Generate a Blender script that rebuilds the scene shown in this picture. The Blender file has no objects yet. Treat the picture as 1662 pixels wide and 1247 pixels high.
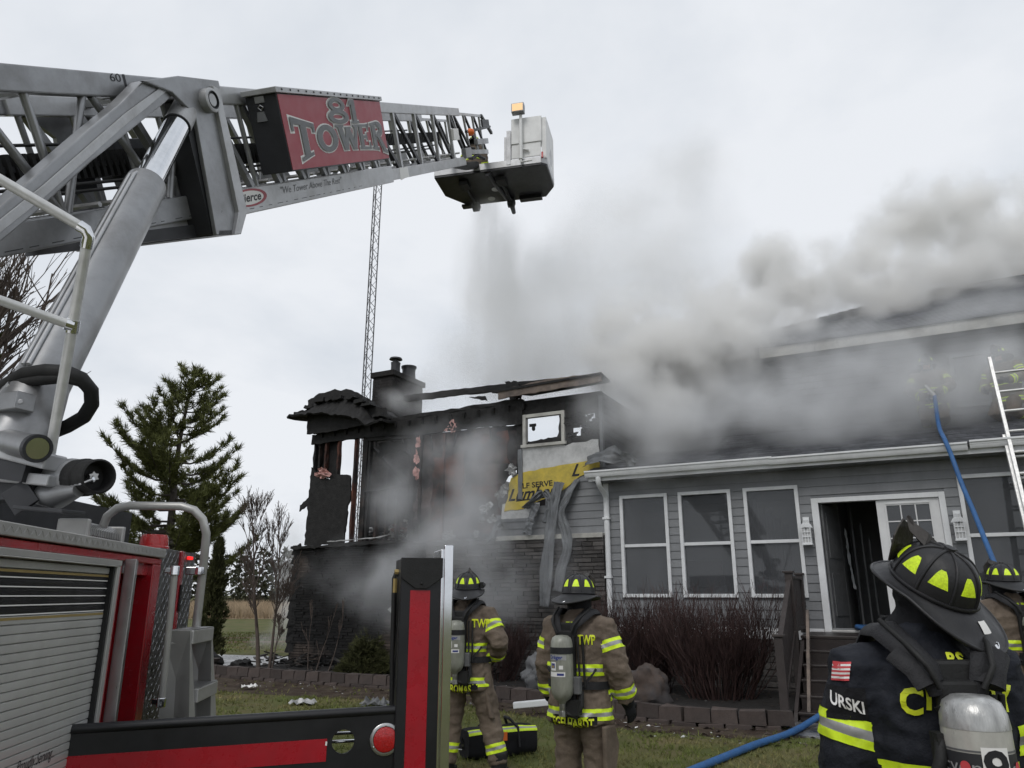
import bpy, bmesh, math, random
from mathutils import Vector, Matrix, noise
from mathutils.bvhtree import BVHTree
V = Vector
R_ = math.radians
PI = math.pi
rnd = random.Random(7)
SC = bpy.context.scene
COL = SC.collection
EYE = 1.6                       # camera height above the lawn
# ------------------------------------------------------------------ camera
PITCH = R_(15.9)
cam = bpy.data.cameras.new('camera')
cam.sensor_width = 36.0
cam.lens = 36.0 * 1200.0 / 1662.0
cam.clip_end = 3000
cam_ob = bpy.data.objects.new('camera', cam)
COL.objects.link(cam_ob)
cam_ob.location = (0, 0, EYE)
cam_ob.rotation_euler = (PI / 2 + PITCH, 0, 0)
SC.camera = cam_ob
# ------------------------------------------------------------------ world: overcast sky
SUN_EL, SUN_ROT = R_(48), R_(205)
w = bpy.data.worlds.new('World')
SC.world = w
w.use_nodes = True
nt = w.node_tree
nt.nodes.clear()
def WN(t, **k):
    n = nt.nodes.new(t)
    for a, b in k.items(): setattr(n, a, b)
    return n
sky = WN('ShaderNodeTexSky', sky_type='NISHITA', sun_disc=False, sun_elevation=SUN_EL, sun_rotation=SUN_ROT)
sky.air_density = 1.0; sky.dust_density = 3.0
hs = WN('ShaderNodeHueSaturation'); hs.inputs['Saturation'].default_value = .35
nt.links.new(sky.outputs[0], hs.inputs['Color'])
tc = WN('ShaderNodeTexCoord')
sep = WN('ShaderNodeSeparateXYZ'); nt.links.new(tc.outputs['Generated'], sep.inputs[0])
mz = WN('ShaderNodeMath', operation='ADD'); mz.inputs[1].default_value = .42
ab = WN('ShaderNodeMath', operation='ABSOLUTE'); nt.links.new(sep.outputs[2], ab.inputs[0]); nt.links.new(ab.outputs[0], mz.inputs[0])
dv = WN('ShaderNodeVectorMath', operation='DIVIDE')
cb = WN('ShaderNodeCombineXYZ'); nt.links.new(mz.outputs[0], cb.inputs[0]); nt.links.new(mz.outputs[0], cb.inputs[1]); cb.inputs[2].default_value = 1
nt.links.new(tc.outputs['Generated'], dv.inputs[0]); nt.links.new(cb.outputs[0], dv.inputs[1])
nz = WN('ShaderNodeTexNoise'); nz.inputs['Scale'].default_value = 1.7; nz.inputs['Detail'].default_value = 6; nz.inputs['Roughness'].default_value = .55
nz.inputs['Distortion'].default_value = .15
nt.links.new(dv.outputs[0], nz.inputs['Vector'])
rp = WN('ShaderNodeValToRGB')
rp.color_ramp.elements[0].position = .36; rp.color_ramp.elements[0].color = (5.9, 6.35, 6.95, 1)
rp.color_ramp.elements[1].position = .62; rp.color_ramp.elements[1].color = (7.7, 7.95, 8.35, 1)
nt.links.new(nz.outputs[0], rp.inputs[0])
mx = WN('ShaderNodeMix', data_type='RGBA'); mx.inputs[0].default_value = .93
nt.links.new(hs.outputs[0], mx.inputs[6]); nt.links.new(rp.outputs[0], mx.inputs[7])
bg = WN('ShaderNodeBackground'); bg.inputs['Strength'].default_value = .1
nt.links.new(mx.outputs[2], bg.inputs['Color'])
wo = WN('ShaderNodeOutputWorld'); nt.links.new(bg.outputs[0], wo.inputs['Surface'])
sun = bpy.data.lights.new('sun', 'SUN'); sun.energy = .9; sun.angle = R_(25); sun.color = (1, .97, .93)
so = bpy.data.objects.new('sun', sun); COL.objects.link(so)
# the sky's sun_rotation turns clockwise from +Y
sd = V((math.sin(SUN_ROT) * math.cos(SUN_EL), math.cos(SUN_ROT) * math.cos(SUN_EL), math.sin(SUN_EL)))
so.rotation_euler = sd.to_track_quat('Z', 'Y').to_euler()
SC.view_settings.view_transform = 'Standard'
SC.view_settings.look = 'None'
SC.view_settings.exposure = 0.18
SC.view_settings.gamma = 1.0
SC.view_settings.use_curve_mapping = False
SC.render.engine = 'CYCLES'
cy = SC.cycles
cy.use_denoising = True
try: cy.denoiser = 'OPENIMAGEDENOISE'
except Exception: pass
cy.max_bounces = 10; cy.diffuse_bounces = 3; cy.glossy_bounces = 3; cy.transmission_bounces = 4
cy.transparent_max_bounces = 12; cy.volume_bounces = 7
cy.volume_step_rate = 1.0; cy.volume_max_steps = 256
cy.use_adaptive_sampling = True; cy.adaptive_threshold = .02

# ------------------------------------------------------------------ materials
def mat(name, col, rough=.6, metal=0.0, var=.12, scale=5.0, bump=0.0, bscale=40.0, spec=.4, attr=0.0,
        dirt=None, dscale=2.0, damt=.5, stretch=None, coat=0.0, col2=None, cscale=None, cthr=(.4, .6)):
    m = bpy.data.materials.new(name); m.use_nodes = True
    t = m.node_tree; N = t.nodes; L = t.links
    b = N['Principled BSDF']
    b.inputs['Roughness'].default_value = rough; b.inputs['Metallic'].default_value = metal
    b.inputs['Specular IOR Level'].default_value = spec
    if coat: b.inputs['Coat Weight'].default_value = coat; b.inputs['Coat Roughness'].default_value = .08
    tc = N.new('ShaderNodeTexCoord'); co = tc.outputs['Object']
    if stretch:
        mp = N.new('ShaderNodeMapping'); mp.inputs['Scale'].default_value = stretch
        L.new(co, mp.inputs[0]); co = mp.outputs[0]
    def noi(s, d=4, r=.6):
        n = N.new('ShaderNodeTexNoise'); n.inputs['Scale'].default_value = s; n.inputs['Detail'].default_value = d
        n.inputs['Roughness'].default_value = r; L.new(co, n.inputs['Vector']); return n.outputs[0]
    def rng(src, a, b2, c, d):
        n = N.new('ShaderNodeMapRange'); L.new(src, n.inputs[0])
        for i, v in enumerate((a, b2, c, d)): n.inputs[i + 1].default_value = v
        return n.outputs[0]
    def mix(f, A, B, mode='MIX'):
        n = N.new('ShaderNodeMix'); n.data_type = 'RGBA'; n.blend_type = mode
        for i, x in ((0, f), (6, A), (7, B)):
            if isinstance(x, (int, float)): n.inputs[i].default_value = x
            elif isinstance(x, tuple): n.inputs[i].default_value = (*x, 1)
            else: L.new(x, n.inputs[i])
        return n.outputs[2]
    c = tuple(col)
    if col2: c = mix(rng(noi(cscale or scale, 5), cthr[0], cthr[1], 0, 1), c, tuple(col2))
    if var:
        f = rng(noi(scale), .25, .75, 1 - var, 1 + var)
        cbn = N.new('ShaderNodeCombineColor')
        for i in range(3): L.new(f, cbn.inputs[i])
        c = mix(1.0, c, cbn.outputs[0], 'MULTIPLY')
    if attr:
        a = N.new('ShaderNodeAttribute'); a.attribute_name = 'v'
        f = rng(a.outputs['Fac'], 0, 1, 1 - attr, 1 + attr)
        cbn = N.new('ShaderNodeCombineColor')
        for i in range(3): L.new(f, cbn.inputs[i])
        c = mix(1.0, c, cbn.outputs[0], 'MULTIPLY')
    if dirt:
        f = rng(noi(dscale, 6, .7), .42, .72, 0, damt)
        c = mix(f, c, tuple(dirt))
    if isinstance(c, tuple): b.inputs['Base Color'].default_value = (*c, 1)
    else: L.new(c, b.inputs['Base Color'])
    if rough > .12 and rough < .9 and var:
        L.new(rng(noi(scale * 2.3), .2, .8, max(.05, rough - .12), min(1, rough + .12)), b.inputs['Roughness'])
    if bump:
        bn = N.new('ShaderNodeBump'); bn.inputs['Strength'].default_value = bump; bn.inputs['Distance'].default_value = .01
        L.new(noi(bscale, 4), bn.inputs['Height']); L.new(bn.outputs[0], b.inputs['Normal'])
    return m

def fz(N, L, m2, k):
    """an uneven film of grey painted on the glass in place of smoke inside the room"""
    if not k: return
    tc = N.new('ShaderNodeTexCoord'); mp = N.new('ShaderNodeMapping'); mp.inputs['Scale'].default_value = (1.3, 1.3, .6); n = N.new('ShaderNodeTexNoise'); n.inputs['Scale'].default_value = 1.6; n.inputs['Detail'].default_value = 7
    r = N.new('ShaderNodeMapRange')
    for i, v in enumerate((.3, .7, k * .75, min(1, k * 1.2))): r.inputs[i + 1].default_value = v
    L.new(tc.outputs['Object'], mp.inputs[0]); L.new(mp.outputs[0], n.inputs['Vector']); L.new(n.outputs[0], r.inputs[0]); L.new(r.outputs[0], m2.inputs[0])

def glassmat(name, tint, clear=.8, rough=.02, haze=(0, 0, 0, 0)):
    m = bpy.data.materials.new(name); m.use_nodes = True
    t = m.node_tree; N = t.nodes; L = t.links; N.clear()
    o = N.new('ShaderNodeOutputMaterial'); fr = N.new('ShaderNodeFresnel'); fr.inputs[0].default_value = 1.5
    tr = N.new('ShaderNodeBsdfTransparent'); tr.inputs[0].default_value = (tint[0] * clear, tint[1] * clear, tint[2] * clear, 1)
    gl = N.new('ShaderNodeBsdfGlossy'); gl.inputs['Roughness'].default_value = rough
    df = N.new('ShaderNodeBsdfDiffuse'); df.inputs[0].default_value = (*haze[:3], 1); m2 = N.new('ShaderNodeMixShader'); m2.inputs[0].default_value = haze[3]; fz(N, L, m2, haze[3]); L.new(tr.outputs[0], m2.inputs[1]); L.new(df.outputs[0], m2.inputs[2])
    ms = N.new('ShaderNodeMixShader')
    L.new(fr.outputs[0], ms.inputs[0]); L.new(m2.outputs[0], ms.inputs[1]); L.new(gl.outputs[0], ms.inputs[2])
    L.new(ms.outputs[0], o.inputs[0]); return m

MT = {}
def mk(k, *a, **kw):
    MT[k] = mat(k, *a, **kw)
mk('boom', (.30, .305, .315), .36, .55, var=.14, scale=2, dirt=(.13, .125, .12), dscale=2.6, damt=.6, bump=.08, bscale=6)
mk('boom_light', (.46, .465, .475), .4, .4, var=.12, scale=2, dirt=(.2, .19, .18), dscale=4, damt=.55)
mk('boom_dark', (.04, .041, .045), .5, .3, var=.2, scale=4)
mk('chrome', (.75, .76, .78), .1, 1.0, var=.05, scale=3, dirt=(.45, .46, .47), dscale=5, damt=.4)
mk('steel', (.45, .45, .45), .35, .9, var=.15, scale=8, dirt=(.2, .2, .2), damt=.4)
mk('aluminium', (.48, .475, .46), .45, .6, var=.1, scale=5, dirt=(.3, .29, .28), damt=.4)
mk('galv', (.62, .62, .61), .45, .45, var=.15, scale=14, dirt=(.3, .3, .3), damt=.4)
mk('slat', (.56, .56, .545), .42, .45, var=.06, scale=2.5, dirt=(.3, .29, .28), dscale=1.4, damt=.5)
mk('truck_red', (.33, .008, .016), .22, 0, var=.08, scale=3, coat=.6, dirt=(.12, .05, .045), dscale=4, damt=.45)
mk('stripe_red', (.36, .01, .02), .3, 0, var=.08, scale=9, dirt=(.2, .02, .025), dscale=7, damt=.35)
mk('sign_red', (.33, .045, .062), .45, 0, var=.08, scale=3, dirt=(.25, .05, .06), dscale=3, damt=.5)
mk('black_paint', (.007, .007, .009), .42, 0, var=.2, scale=4, coat=.1, dirt=(.035, .035, .036), dscale=3, damt=.35)
mk('black_rubber', (.012, .012, .012), .65, 0, var=.2, scale=9, bump=.2, bscale=120)
mk('gold', (.35, .26, .1), .4, .3, var=.08)
mk('white_paint', (.7, .7, .69), .45, 0, var=.06, scale=5, dirt=(.4, .4, .39), dscale=3, damt=.35)
mk('trim_white', (.72, .73, .74), .5, 0, var=.05, scale=4, dirt=(.42, .42, .42), dscale=2.2, damt=.4)
mk('letter_grey', (.12, .125, .13), .45, 0, var=.05)
mk('letter_white', (.75, .74, .72), .5, 0, var=.04)
mk('letter_black', (.015, .015, .018), .5, 0, var=.02)
mk('letter_blue', (.03, .05, .22), .5, 0, var=.02)
mk('lime', (.72, .95, .03), .45, 0, var=.1, scale=30, dirt=(.35, .42, .05), dscale=25, damt=.35)
mk('silver_tape', (.36, .36, .36), .4, .2, var=.12, scale=30, dirt=(.2, .2, .2), dscale=12, damt=.3)
mk('lime_letter', (.7, .78, .03), .5, 0, var=.08, scale=25, dirt=(.4, .42, .03), dscale=18, damt=.3)
mk('siding', (.215, .221, .230), .5, 0, var=.09, scale=1.3, attr=.10, bump=.15, bscale=9, dirt=(.10, .103, .108), dscale=.9, damt=.65, stretch=(1, 1, .45))
mk('siding_soot', (.07, .072, .078), .7, 0, var=.25, scale=1.3, attr=.15, bump=.2, bscale=30, dirt=(.03, .03, .03), dscale=.9, damt=.7)
mk('siding_strip', (.17, .178, .187), .6, 0, var=.15, scale=4, dirt=(.07, .07, .072), dscale=3, damt=.6)
mk('char', (.009, .0085, .0085), .75, 0, var=.5, scale=6, bump=1.0, bscale=26, dirt=(.028, .027, .026), dscale=7, damt=.5)
mk('char_wood', (.035, .022, .018), .8, 0, var=.5, scale=7, bump=.7, bscale=30, col2=(.010, .009, .009), cthr=(.38, .55), cscale=3)
mk('scorched', (.12, .045, .03), .85, 0, var=.3, scale=5, bump=.4, bscale=20, col2=(.018, .016, .016), cthr=(.40, .58), cscale=1.6)
mk('drywall_burn', (.15, .12, .115), .85, 0, var=.3, scale=3, col2=(.022, .02, .021), cthr=(.36, .56), cscale=1.2, bump=.3, bscale=12)
mk('drywall', (.42, .41, .40), .85, 0, var=.15, scale=2, dirt=(.12, .11, .11), dscale=1.1, damt=.8)
mk('insul', (.62, .36, .33), .95, 0, var=.3, scale=14, bump=1, bscale=30, dirt=(.15, .09, .08), dscale=9, damt=.8)
mk('foil', (.42, .42, .42), .45, .3, var=.3, scale=10, bump=.8, bscale=20, dirt=(.1, .1, .1), dscale=7, damt=.8)
mk('wrap_white', (.56, .56, .555), .6, 0, var=.12, scale=3, dirt=(.25, .25, .25), dscale=2.6, damt=.7)
mk('wrap_yellow', (.60, .46, .075), .6, 0, var=.12, scale=3, dirt=(.22, .18, .06), dscale=2.6, damt=.75)
mk('tread_dark', (.16, .16, .165), .4, .7, var=.15, scale=6, dirt=(.06, .06, .06), dscale=5, damt=.6)
mk('stone', (.075, .069, .066), .85, 0, var=.3, scale=6, bump=.7, bscale=35, attr=.45)
mk('stone_soot', (.11, .085, .07), .85, 0, var=.3, scale=6, bump=.7, bscale=35, attr=.4, col2=(.010, .0095, .0095), cscale=.55, cthr=(.30, .46))
mk('brick_dark', (.020, .018, .0175), .85, 0, var=.3, scale=6, bump=.5, bscale=40, attr=.35)
mk('shingle', (.075, .078, .086), .9, 0, var=.3, scale=9, bump=.6, bscale=60, attr=.3)
mk('fascia_pale', (.50, .49, .45), .6, 0, var=.12, scale=3, dirt=(.16, .15, .14), dscale=1.8, damt=.75)
mk('fascia_brown', (.19, .15, .125), .7, 0, var=.2, scale=4, dirt=(.03, .03, .03), dscale=3, damt=.9)
mk('deck_wood', (.026, .020, .0185), .4, 0, var=.25, scale=6, bump=.3, bscale=30, stretch=(1, 1, 1))
mk('rail_wood', (.042, .034, .032), .6, 0, var=.2, scale=5, bump=.3, bscale=25)
mk('interior', (.30, .30, .30), .8, 0, var=.15, scale=1)
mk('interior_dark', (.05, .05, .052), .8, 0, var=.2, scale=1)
mk('door_white', (.68, .68, .68), .45, 0, var=.05, scale=3, dirt=(.4, .4, .4), dscale=2, damt=.35)
mk('tan_cloth', (.165, .130, .100), .85, 0, var=.2, scale=7, bump=.6, bscale=34, spec=.2, dirt=(.060, .047, .038), dscale=4, damt=.7)
mk('navy_cloth', (.0115, .0135, .020), .75, 0, var=.25, scale=10, bump=.7, bscale=30, spec=.25, dirt=(.025, .026, .03), dscale=5, damt=.4)
mk('black_cloth', (.010, .010, .012), .8, 0, var=.2, scale=12, bump=.3, bscale=200, spec=.25)
mk('web', (.016, .016, .018), .6, 0, var=.2, scale=12, bump=.35, bscale=150, spec=.3)
mk('helmet', (.016, .016, .018), .45, 0, var=.25, scale=10, bump=.12, bscale=90, spec=.4, dirt=(.035, .034, .033), dscale=7, damt=.5)
mk('leather', (.02, .017, .015), .5, 0, var=.25, scale=14, bump=.4, bscale=70, dirt=(.06, .05, .04), dscale=9, damt=.4)
mk('tank', (.26, .265, .225), .38, 0, var=.2, scale=16, bump=.2, bscale=60, coat=.25, dirt=(.12, .12, .1), dscale=14, damt=.6, stretch=(1, 1, .35))
mk('tank_white', (.50, .49, .45), .35, .15, var=.15, scale=12, coat=.3, dirt=(.22, .21, .2), dscale=9, damt=.55, stretch=(1, 1, .5))
mk('tank_dome', (.44, .44, .43), .33, .5, var=.35, scale=26, coat=.3, bump=.25, bscale=50, dirt=(.17, .17, .17), dscale=18, damt=.6, stretch=(1, 1, .25))
mk('skin', (.45, .28, .21), .5, 0, var=.08, scale=20)
mk('flag_red', (.55, .06, .07), .6, 0, var=.05); mk('flag_blue', (.04, .05, .2), .6, 0, var=.05)
mk('orange', (.75, .16, .03), .35, 0, var=.05)
mk('lens_red', (.42, .01, .012), .12, 0, var=.2, scale=60, bump=.4, bscale=160, coat=.6)
mk('hose_blue', (.032, .115, .29), .55, 0, var=.14, scale=8, bump=.3, bscale=240, dirt=(.025, .06, .14), dscale=7, damt=.55)
mk('needle', (.105, .115, .038), .75, 0, var=.3, scale=1.5, attr=.45, spec=.2)
mk('needle_blue', (.035, .046, .024), .75, 0, var=.3, scale=1.5, attr=.45, spec=.2)
mk('arbor', (.052, .055, .022), .8, 0, var=.3, scale=3, attr=.5, spec=.2)
mk('bark', (.06, .05, .042), .9, 0, var=.3, scale=9, bump=.8, bscale=30)
mk('twig', (.085, .066, .056), .9, 0, var=.25, scale=6)
mk('twig_red', (.055, .031, .028), .8, 0, var=.3, scale=4, attr=.45)
mk('far_wood', (.045, .048, .032), .95, 0, var=.35, scale=.15, attr=.55, spec=.1)
mk('lawn', (.088, .100, .036), .95, 0, var=.25, scale=1.3, bump=.5, bscale=40, spec=.1, col2=(.125, .105, .055), cscale=.9, cthr=(.42, .66))
mk('blade', (.125, .150, .040), .8, 0, var=.25, scale=1.2, attr=.55, spec=.2, col2=(.21, .18, .085), cscale=1.1, cthr=(.44, .66))
mk('far_field', (.30, .24, .165), .95, 0, var=.2, scale=.4, spec=.1)
mk('straw', (.34, .265, .18), .9, 0, var=.2, scale=.3, attr=.35, spec=.1)
mk('mulch', (.045, .032, .025), .95, 0, var=.4, scale=8, bump=1, bscale=35, spec=.1, col2=(.075, .06, .045), cscale=3)
mk('soil_dark', (.024, .022, .021), .8, 0, var=.4, scale=7, bump=1, bscale=30, spec=.3)
mk('chip', (.07, .052, .042), .9, 0, var=.3, scale=10, attr=.6)
mk('ash_chip', (.45, .45, .44), .7, 0, var=.3, scale=10, attr=.5)
mk('wet_slab', (.22, .22, .22), .3, 0, var=.3, scale=2, col2=(.03, .03, .03), cscale=1.6, cthr=(.45, .6), bump=.3, bscale=18)
mk('track', (.16, .085, .055), .95, 0, var=.25, scale=2)
mk('debris', (.05, .046, .043), .85, 0, var=.4, scale=8, attr=.9, col2=(.012, .012, .012), cscale=2)
mk('block', (.072, .055, .049), .9, 0, var=.25, scale=8, bump=.7, bscale=30, attr=.3, dirt=(.035, .032, .03), dscale=3, damt=.6)
mk('rock', (.075, .055, .045), .85, 0, var=.35, scale=5, bump=1, bscale=12, col2=(.06, .055, .055), cscale=3)
mk('tower_steel', (.10, .10, .105), .6, .4, var=.2, scale=3)
mk('plastic_grey', (.12, .122, .125), .4, 0, var=.2, scale=6, bump=.3, bscale=14)
mk('lantern_glass', (.5, .5, .5), .15, 0, var=.1)
MT['pane'] = glassmat('pane', (.8, .84, .87), .8, .03, (.15, .155, .165, .42))  # grey haze in the glass paints in the brightness of the smoke-filled room
MT['lens'] = glassmat('lens', (1, .9, .75), .9)
def emit(name, col, s):
    m = bpy.data.materials.new(name); m.use_nodes = True; b = m.node_tree.nodes['Principled BSDF']
    b.inputs['Base Color'].default_value = (*col, 1); b.inputs['Emission Color'].default_value = (*col, 1); b.inputs['Emission Strength'].default_value = s
    MT[name] = m
emit('lit_amber', (1, .62, .3), .3); emit('lit_red', (1, .02, .02), .9)

# ------------------------------------------------------------------ geometry collector
ID = Matrix.Identity(4)
WM = {}
class M:
    def __init__(s, T=ID):
        s.v = []; s.f = []; s.a = []; s.m = []; s.T = T; s.val = .5; s.mi = 0
    def add(s, vs, fs):
        k = len(s.v); T = s.T
        s.v += [T @ V(p) for p in vs]
        for f in fs: s.f.append([i + k for i in f]); s.a.append(s.val); s.m.append(s.mi)
        return s
    def box(s, c, d, rot=None, tap=1.0):
        x, y, z = d[0] / 2, d[1] / 2, d[2] / 2
        vs = [(-x, -y, -z), (x, -y, -z), (x, y, -z), (-x, y, -z), (-x * tap, -y * tap, z), (x * tap, -y * tap, z), (x * tap, y * tap, z), (-x * tap, y * tap, z)]
        if rot is not None:
            if not isinstance(rot, Matrix): rot = Matrix.Rotation(rot, 3, 'Z')
            vs = [rot @ V(p) for p in vs]
        c = V(c)
        return s.add([V(p) + c for p in vs], [(0, 3, 2, 1), (4, 5, 6, 7), (0, 1, 5, 4), (1, 2, 6, 5), (2, 3, 7, 6), (3, 0, 4, 7)])
    def bb(s, a, b):
        return s.box([(a[i] + b[i]) / 2 for i in range(3)], [abs(b[i] - a[i]) for i in range(3)])
    def bar(s, p, q, w, h, up=(0, 0, 1)):
        p, q = V(p), V(q); d = (q - p).normalized(); sx = d.cross(V(up))
        if sx.length < 1e-4: sx = d.cross(V((0, 1, 0)))
        sx.normalize(); uu = sx.cross(d); x = sx * w / 2; z = uu * h / 2
        return s.add([p - x - z, p + x - z, p + x + z, p - x + z, q - x - z, q + x - z, q + x + z, q - x + z],
                     [(0, 3, 2, 1), (4, 5, 6, 7), (0, 1, 5, 4), (1, 2, 6, 5), (2, 3, 7, 6), (3, 0, 4, 7)])
    def tube(s, pts, r, n=8, cap=True, ry=None, up=None):
        pts = [V(p) for p in pts]; k = len(pts)
        rs = r if isinstance(r, (list, tuple)) else [r] * k
        rys = ry if isinstance(ry, (list, tuple)) else ([ry] * k if ry else rs)
        vs = []; prev = None
        for i, p in enumerate(pts):
            d = (pts[min(i + 1, k - 1)] - pts[max(i - 1, 0)])
            d = d.normalized() if d.length > 1e-9 else V((0, 0, 1))
            if prev is None:
                u = V(up) if up else (V((1, 0, 0)) if abs(d.x) < .9 else V((0, 1, 0)))
            else: u = prev
            u = (u - d * u.dot(d))
            u = u.normalized() if u.length > 1e-6 else d.orthogonal().normalized()
            prev = u; w_ = d.cross(u)
            for j in range(n):
                a = 2 * PI * j / n
                vs.append(p + u * (math.cos(a) * rs[i]) + w_ * (math.sin(a) * rys[i]))
        fs = [(i * n + j, i * n + (j + 1) % n, (i + 1) * n + (j + 1) % n, (i + 1) * n + j) for i in range(k - 1) for j in range(n)]
        if cap: fs += [tuple(range(n - 1, -1, -1)), tuple((k - 1) * n + j for j in range(n))]
        return s.add(vs, fs)
    def lathe(s, prof, n=24, org=(0, 0, 0), ax=(0, 0, 1), sx=1, sy=1):
        ax = V(ax).normalized(); u = ax.orthogonal().normalized() if abs(ax.z) < .999 else V((1, 0, 0)); w_ = ax.cross(u); o = V(org)
        vs = [o + ax * z + u * (r * math.cos(2 * PI * j / n) * sx) + w_ * (r * math.sin(2 * PI * j / n) * sy) for r, z in prof for j in range(n)]
        k = len(prof)
        fs = [(i * n + j, i * n + (j + 1) % n, (i + 1) * n + (j + 1) % n, (i + 1) * n + j) for i in range(k - 1) for j in range(n)]
        fs += [tuple(range(n - 1, -1, -1)), tuple((k - 1) * n + j for j in range(n))]
        return s.add(vs, fs)
    def prism(s, poly, mp, t0, t1):
        n = len(poly)
        vs = [mp(x, y, t0) for x, y in poly] + [mp(x, y, t1) for x, y in poly]
        return s.add(vs, [tuple(range(n - 1, -1, -1)), tuple(range(n, 2 * n))] + [(i, (i + 1) % n, n + (i + 1) % n, n + i) for i in range(n)])
    def quad(s, a, b, c, d): return s.add([a, b, c, d], [(0, 1, 2, 3)])
    def grid(s, fn, nu, nv):
        vs = [fn(i / nu, j / nv) for j in range(nv + 1) for i in range(nu + 1)]
        return s.add(vs, [(j * (nu + 1) + i, j * (nu + 1) + i + 1, (j + 1) * (nu + 1) + i + 1, (j + 1) * (nu + 1) + i) for j in range(nv) for i in range(nu)])
    def ball(s, c, r, n=12, k=8, sq=(1, 1, 1)):
        c = V(c)
        return s.lathe_raw(c, [(math.sin(PI * i / k) * r, -math.cos(PI * i / k) * r) for i in range(k + 1)], n, sq)
    def lathe_raw(s, c, prof, n, sq):
        vs = [c + V((max(r, 1e-4) * math.cos(2 * PI * j / n) * sq[0], max(r, 1e-4) * math.sin(2 * PI * j / n) * sq[1], z * sq[2])) for r, z in prof for j in range(n)]
        k = len(prof)
        return s.add(vs, [(i * n + j, i * n + (j + 1) % n, (i + 1) * n + (j + 1) % n, (i + 1) * n + j) for i in range(k - 1) for j in range(n)] + [tuple(range(n - 1, -1, -1)), tuple((k - 1) * n + j for j in range(n))])
    def mesh(s, name, T=None, smooth=0, fix=True):
        me = bpy.data.meshes.new(name)
        vs = [T @ p for p in s.v] if T is not None else s.v
        me.from_pydata([tuple(p) for p in vs], [], s.f)
        if len(set(s.a)) > 1:
            at = me.attributes.new('v', 'FLOAT', 'FACE'); at.data.foreach_set('value', s.a)
        if len(set(s.m)) > 1: me.polygons.foreach_set('material_index', s.m)
        if fix and len(s.f) < 60000:
            bm = bmesh.new(); bm.from_mesh(me); bmesh.ops.recalc_face_normals(bm, faces=bm.faces); bm.to_mesh(me); bm.free()
        if smooth:
            me.polygons.foreach_set('use_smooth', [True] * len(me.polygons))
            if smooth < 170: me.set_sharp_from_angle(angle=R_(smooth))
        me.update()
        return me
def setp(o, label=None, cat=None, group=None, kind=None):
    if label: o['label'] = label
    if cat: o['category'] = cat
    if group: o['group'] = group
    if kind: o['kind'] = kind
    return o
def world_of(o): return WM.get(o.name, ID)
def link(o, parent=None, mw=ID):
    COL.objects.link(o)
    if parent is not None:
        o.parent = parent; o.matrix_basis = world_of(parent).inverted() @ mw
    else: o.matrix_basis = mw
    WM[o.name] = mw.copy()
    return o
def thing(name, label, cat, loc=(0, 0, 0), rz=0, group=None):
    o = bpy.data.objects.new(name, None); o.empty_display_size = .2
    link(o, None, Matrix.Translation(V(loc)) @ Matrix.Rotation(rz, 4, 'Z'))
    return setp(o, label, cat, group)
def obj(name, m, material, parent=None, smooth=0, bev=0, label=None, kind=None, fix=True):
    """links M (in world coordinates) as ONE mesh object; its origin is its parent's, or the middle of its foot"""
    if parent is not None: mw = world_of(parent).copy()
    else:
        n = len(m.v); xs = [p.x for p in m.v]; ys = [p.y for p in m.v]; zs = [p.z for p in m.v]
        mw = Matrix.Translation(((min(xs) + max(xs)) / 2, (min(ys) + max(ys)) / 2, min(zs)))
    me = m.mesh(name, mw.inverted(), smooth, fix)
    for x in (material if isinstance(material, (list, tuple)) else [material]): me.materials.append(MT[x])
    o = bpy.data.objects.new(name, me); link(o, parent, mw)
    if bev:
        b = o.modifiers.new('bevel', 'BEVEL'); b.width = bev; b.segments = 2; b.limit_method = 'ANGLE'; b.angle_limit = R_(40)
    return setp(o, label, kind=kind)
def inst(src, parent, mw, label=None):
    """a copy of a part that shares its mesh, at world matrix mw"""
    o = src.copy(); link(o, parent, mw)
    if label: o['label'] = label
    return o
def sight(px, py, d):
    """world point seen at photograph pixel (px, py), d metres along the optical axis"""
    u, t = (px - 831) / 1200 * d, -(py - 623.5) / 1200 * d
    c, s = math.cos(PITCH), math.sin(PITCH)
    return V((u, d * c - t * s, EYE + d * s + t * c))
def jit(a): return rnd.uniform(-a, a)
def text_mesh(body, size=1.0, shear=0, bold=0, sx=1.0, align='CENTER', thick=.0):
    cu = bpy.data.curves.new('t', 'FONT'); cu.body = body; cu.size = size; cu.shear = shear; cu.offset = bold; cu.align_x = align
    cu.align_y = 'CENTER'; cu.extrude = thick; cu.resolution_u = 3
    o = bpy.data.objects.new('t', cu); COL.objects.link(o)
    dg = bpy.context.evaluated_depsgraph_get(); dg.update()
    me = bpy.data.meshes.new_from_object(o.evaluated_get(dg))
    bm = bmesh.new(); bm.from_mesh(me); bmesh.ops.remove_doubles(bm, verts=bm.verts, dist=1e-5)
    for v in bm.verts: v.co.x *= sx
    bpy.data.objects.remove(o); bpy.data.curves.remove(cu); bpy.data.meshes.remove(me)
    return bm
def text_to(m, bm, fn, cut=0):
    """adds text (bmesh in its xy plane) to M through fn(x, y); cut > 0 splits it every `cut` metres so that it can bend"""
    if cut:
        xs = [v.co.x for v in bm.verts]; ys = [v.co.y for v in bm.verts]
        for ax, lo, hi in ((0, min(xs), max(xs)), (1, min(ys), max(ys))):
            k = lo + cut
            while k < hi:
                no = (1, 0, 0) if ax == 0 else (0, 1, 0); co = (k, 0, 0) if ax == 0 else (0, k, 0)
                bmesh.ops.bisect_plane(bm, geom=bm.verts[:] + bm.edges[:] + bm.faces[:], plane_co=co, plane_no=no); k += cut
    bm.verts.index_update()
    m.add([fn(v.co.x, v.co.y) for v in bm.verts], [[v.index for v in f.verts] for f in bm.faces]); bm.free()
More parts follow.
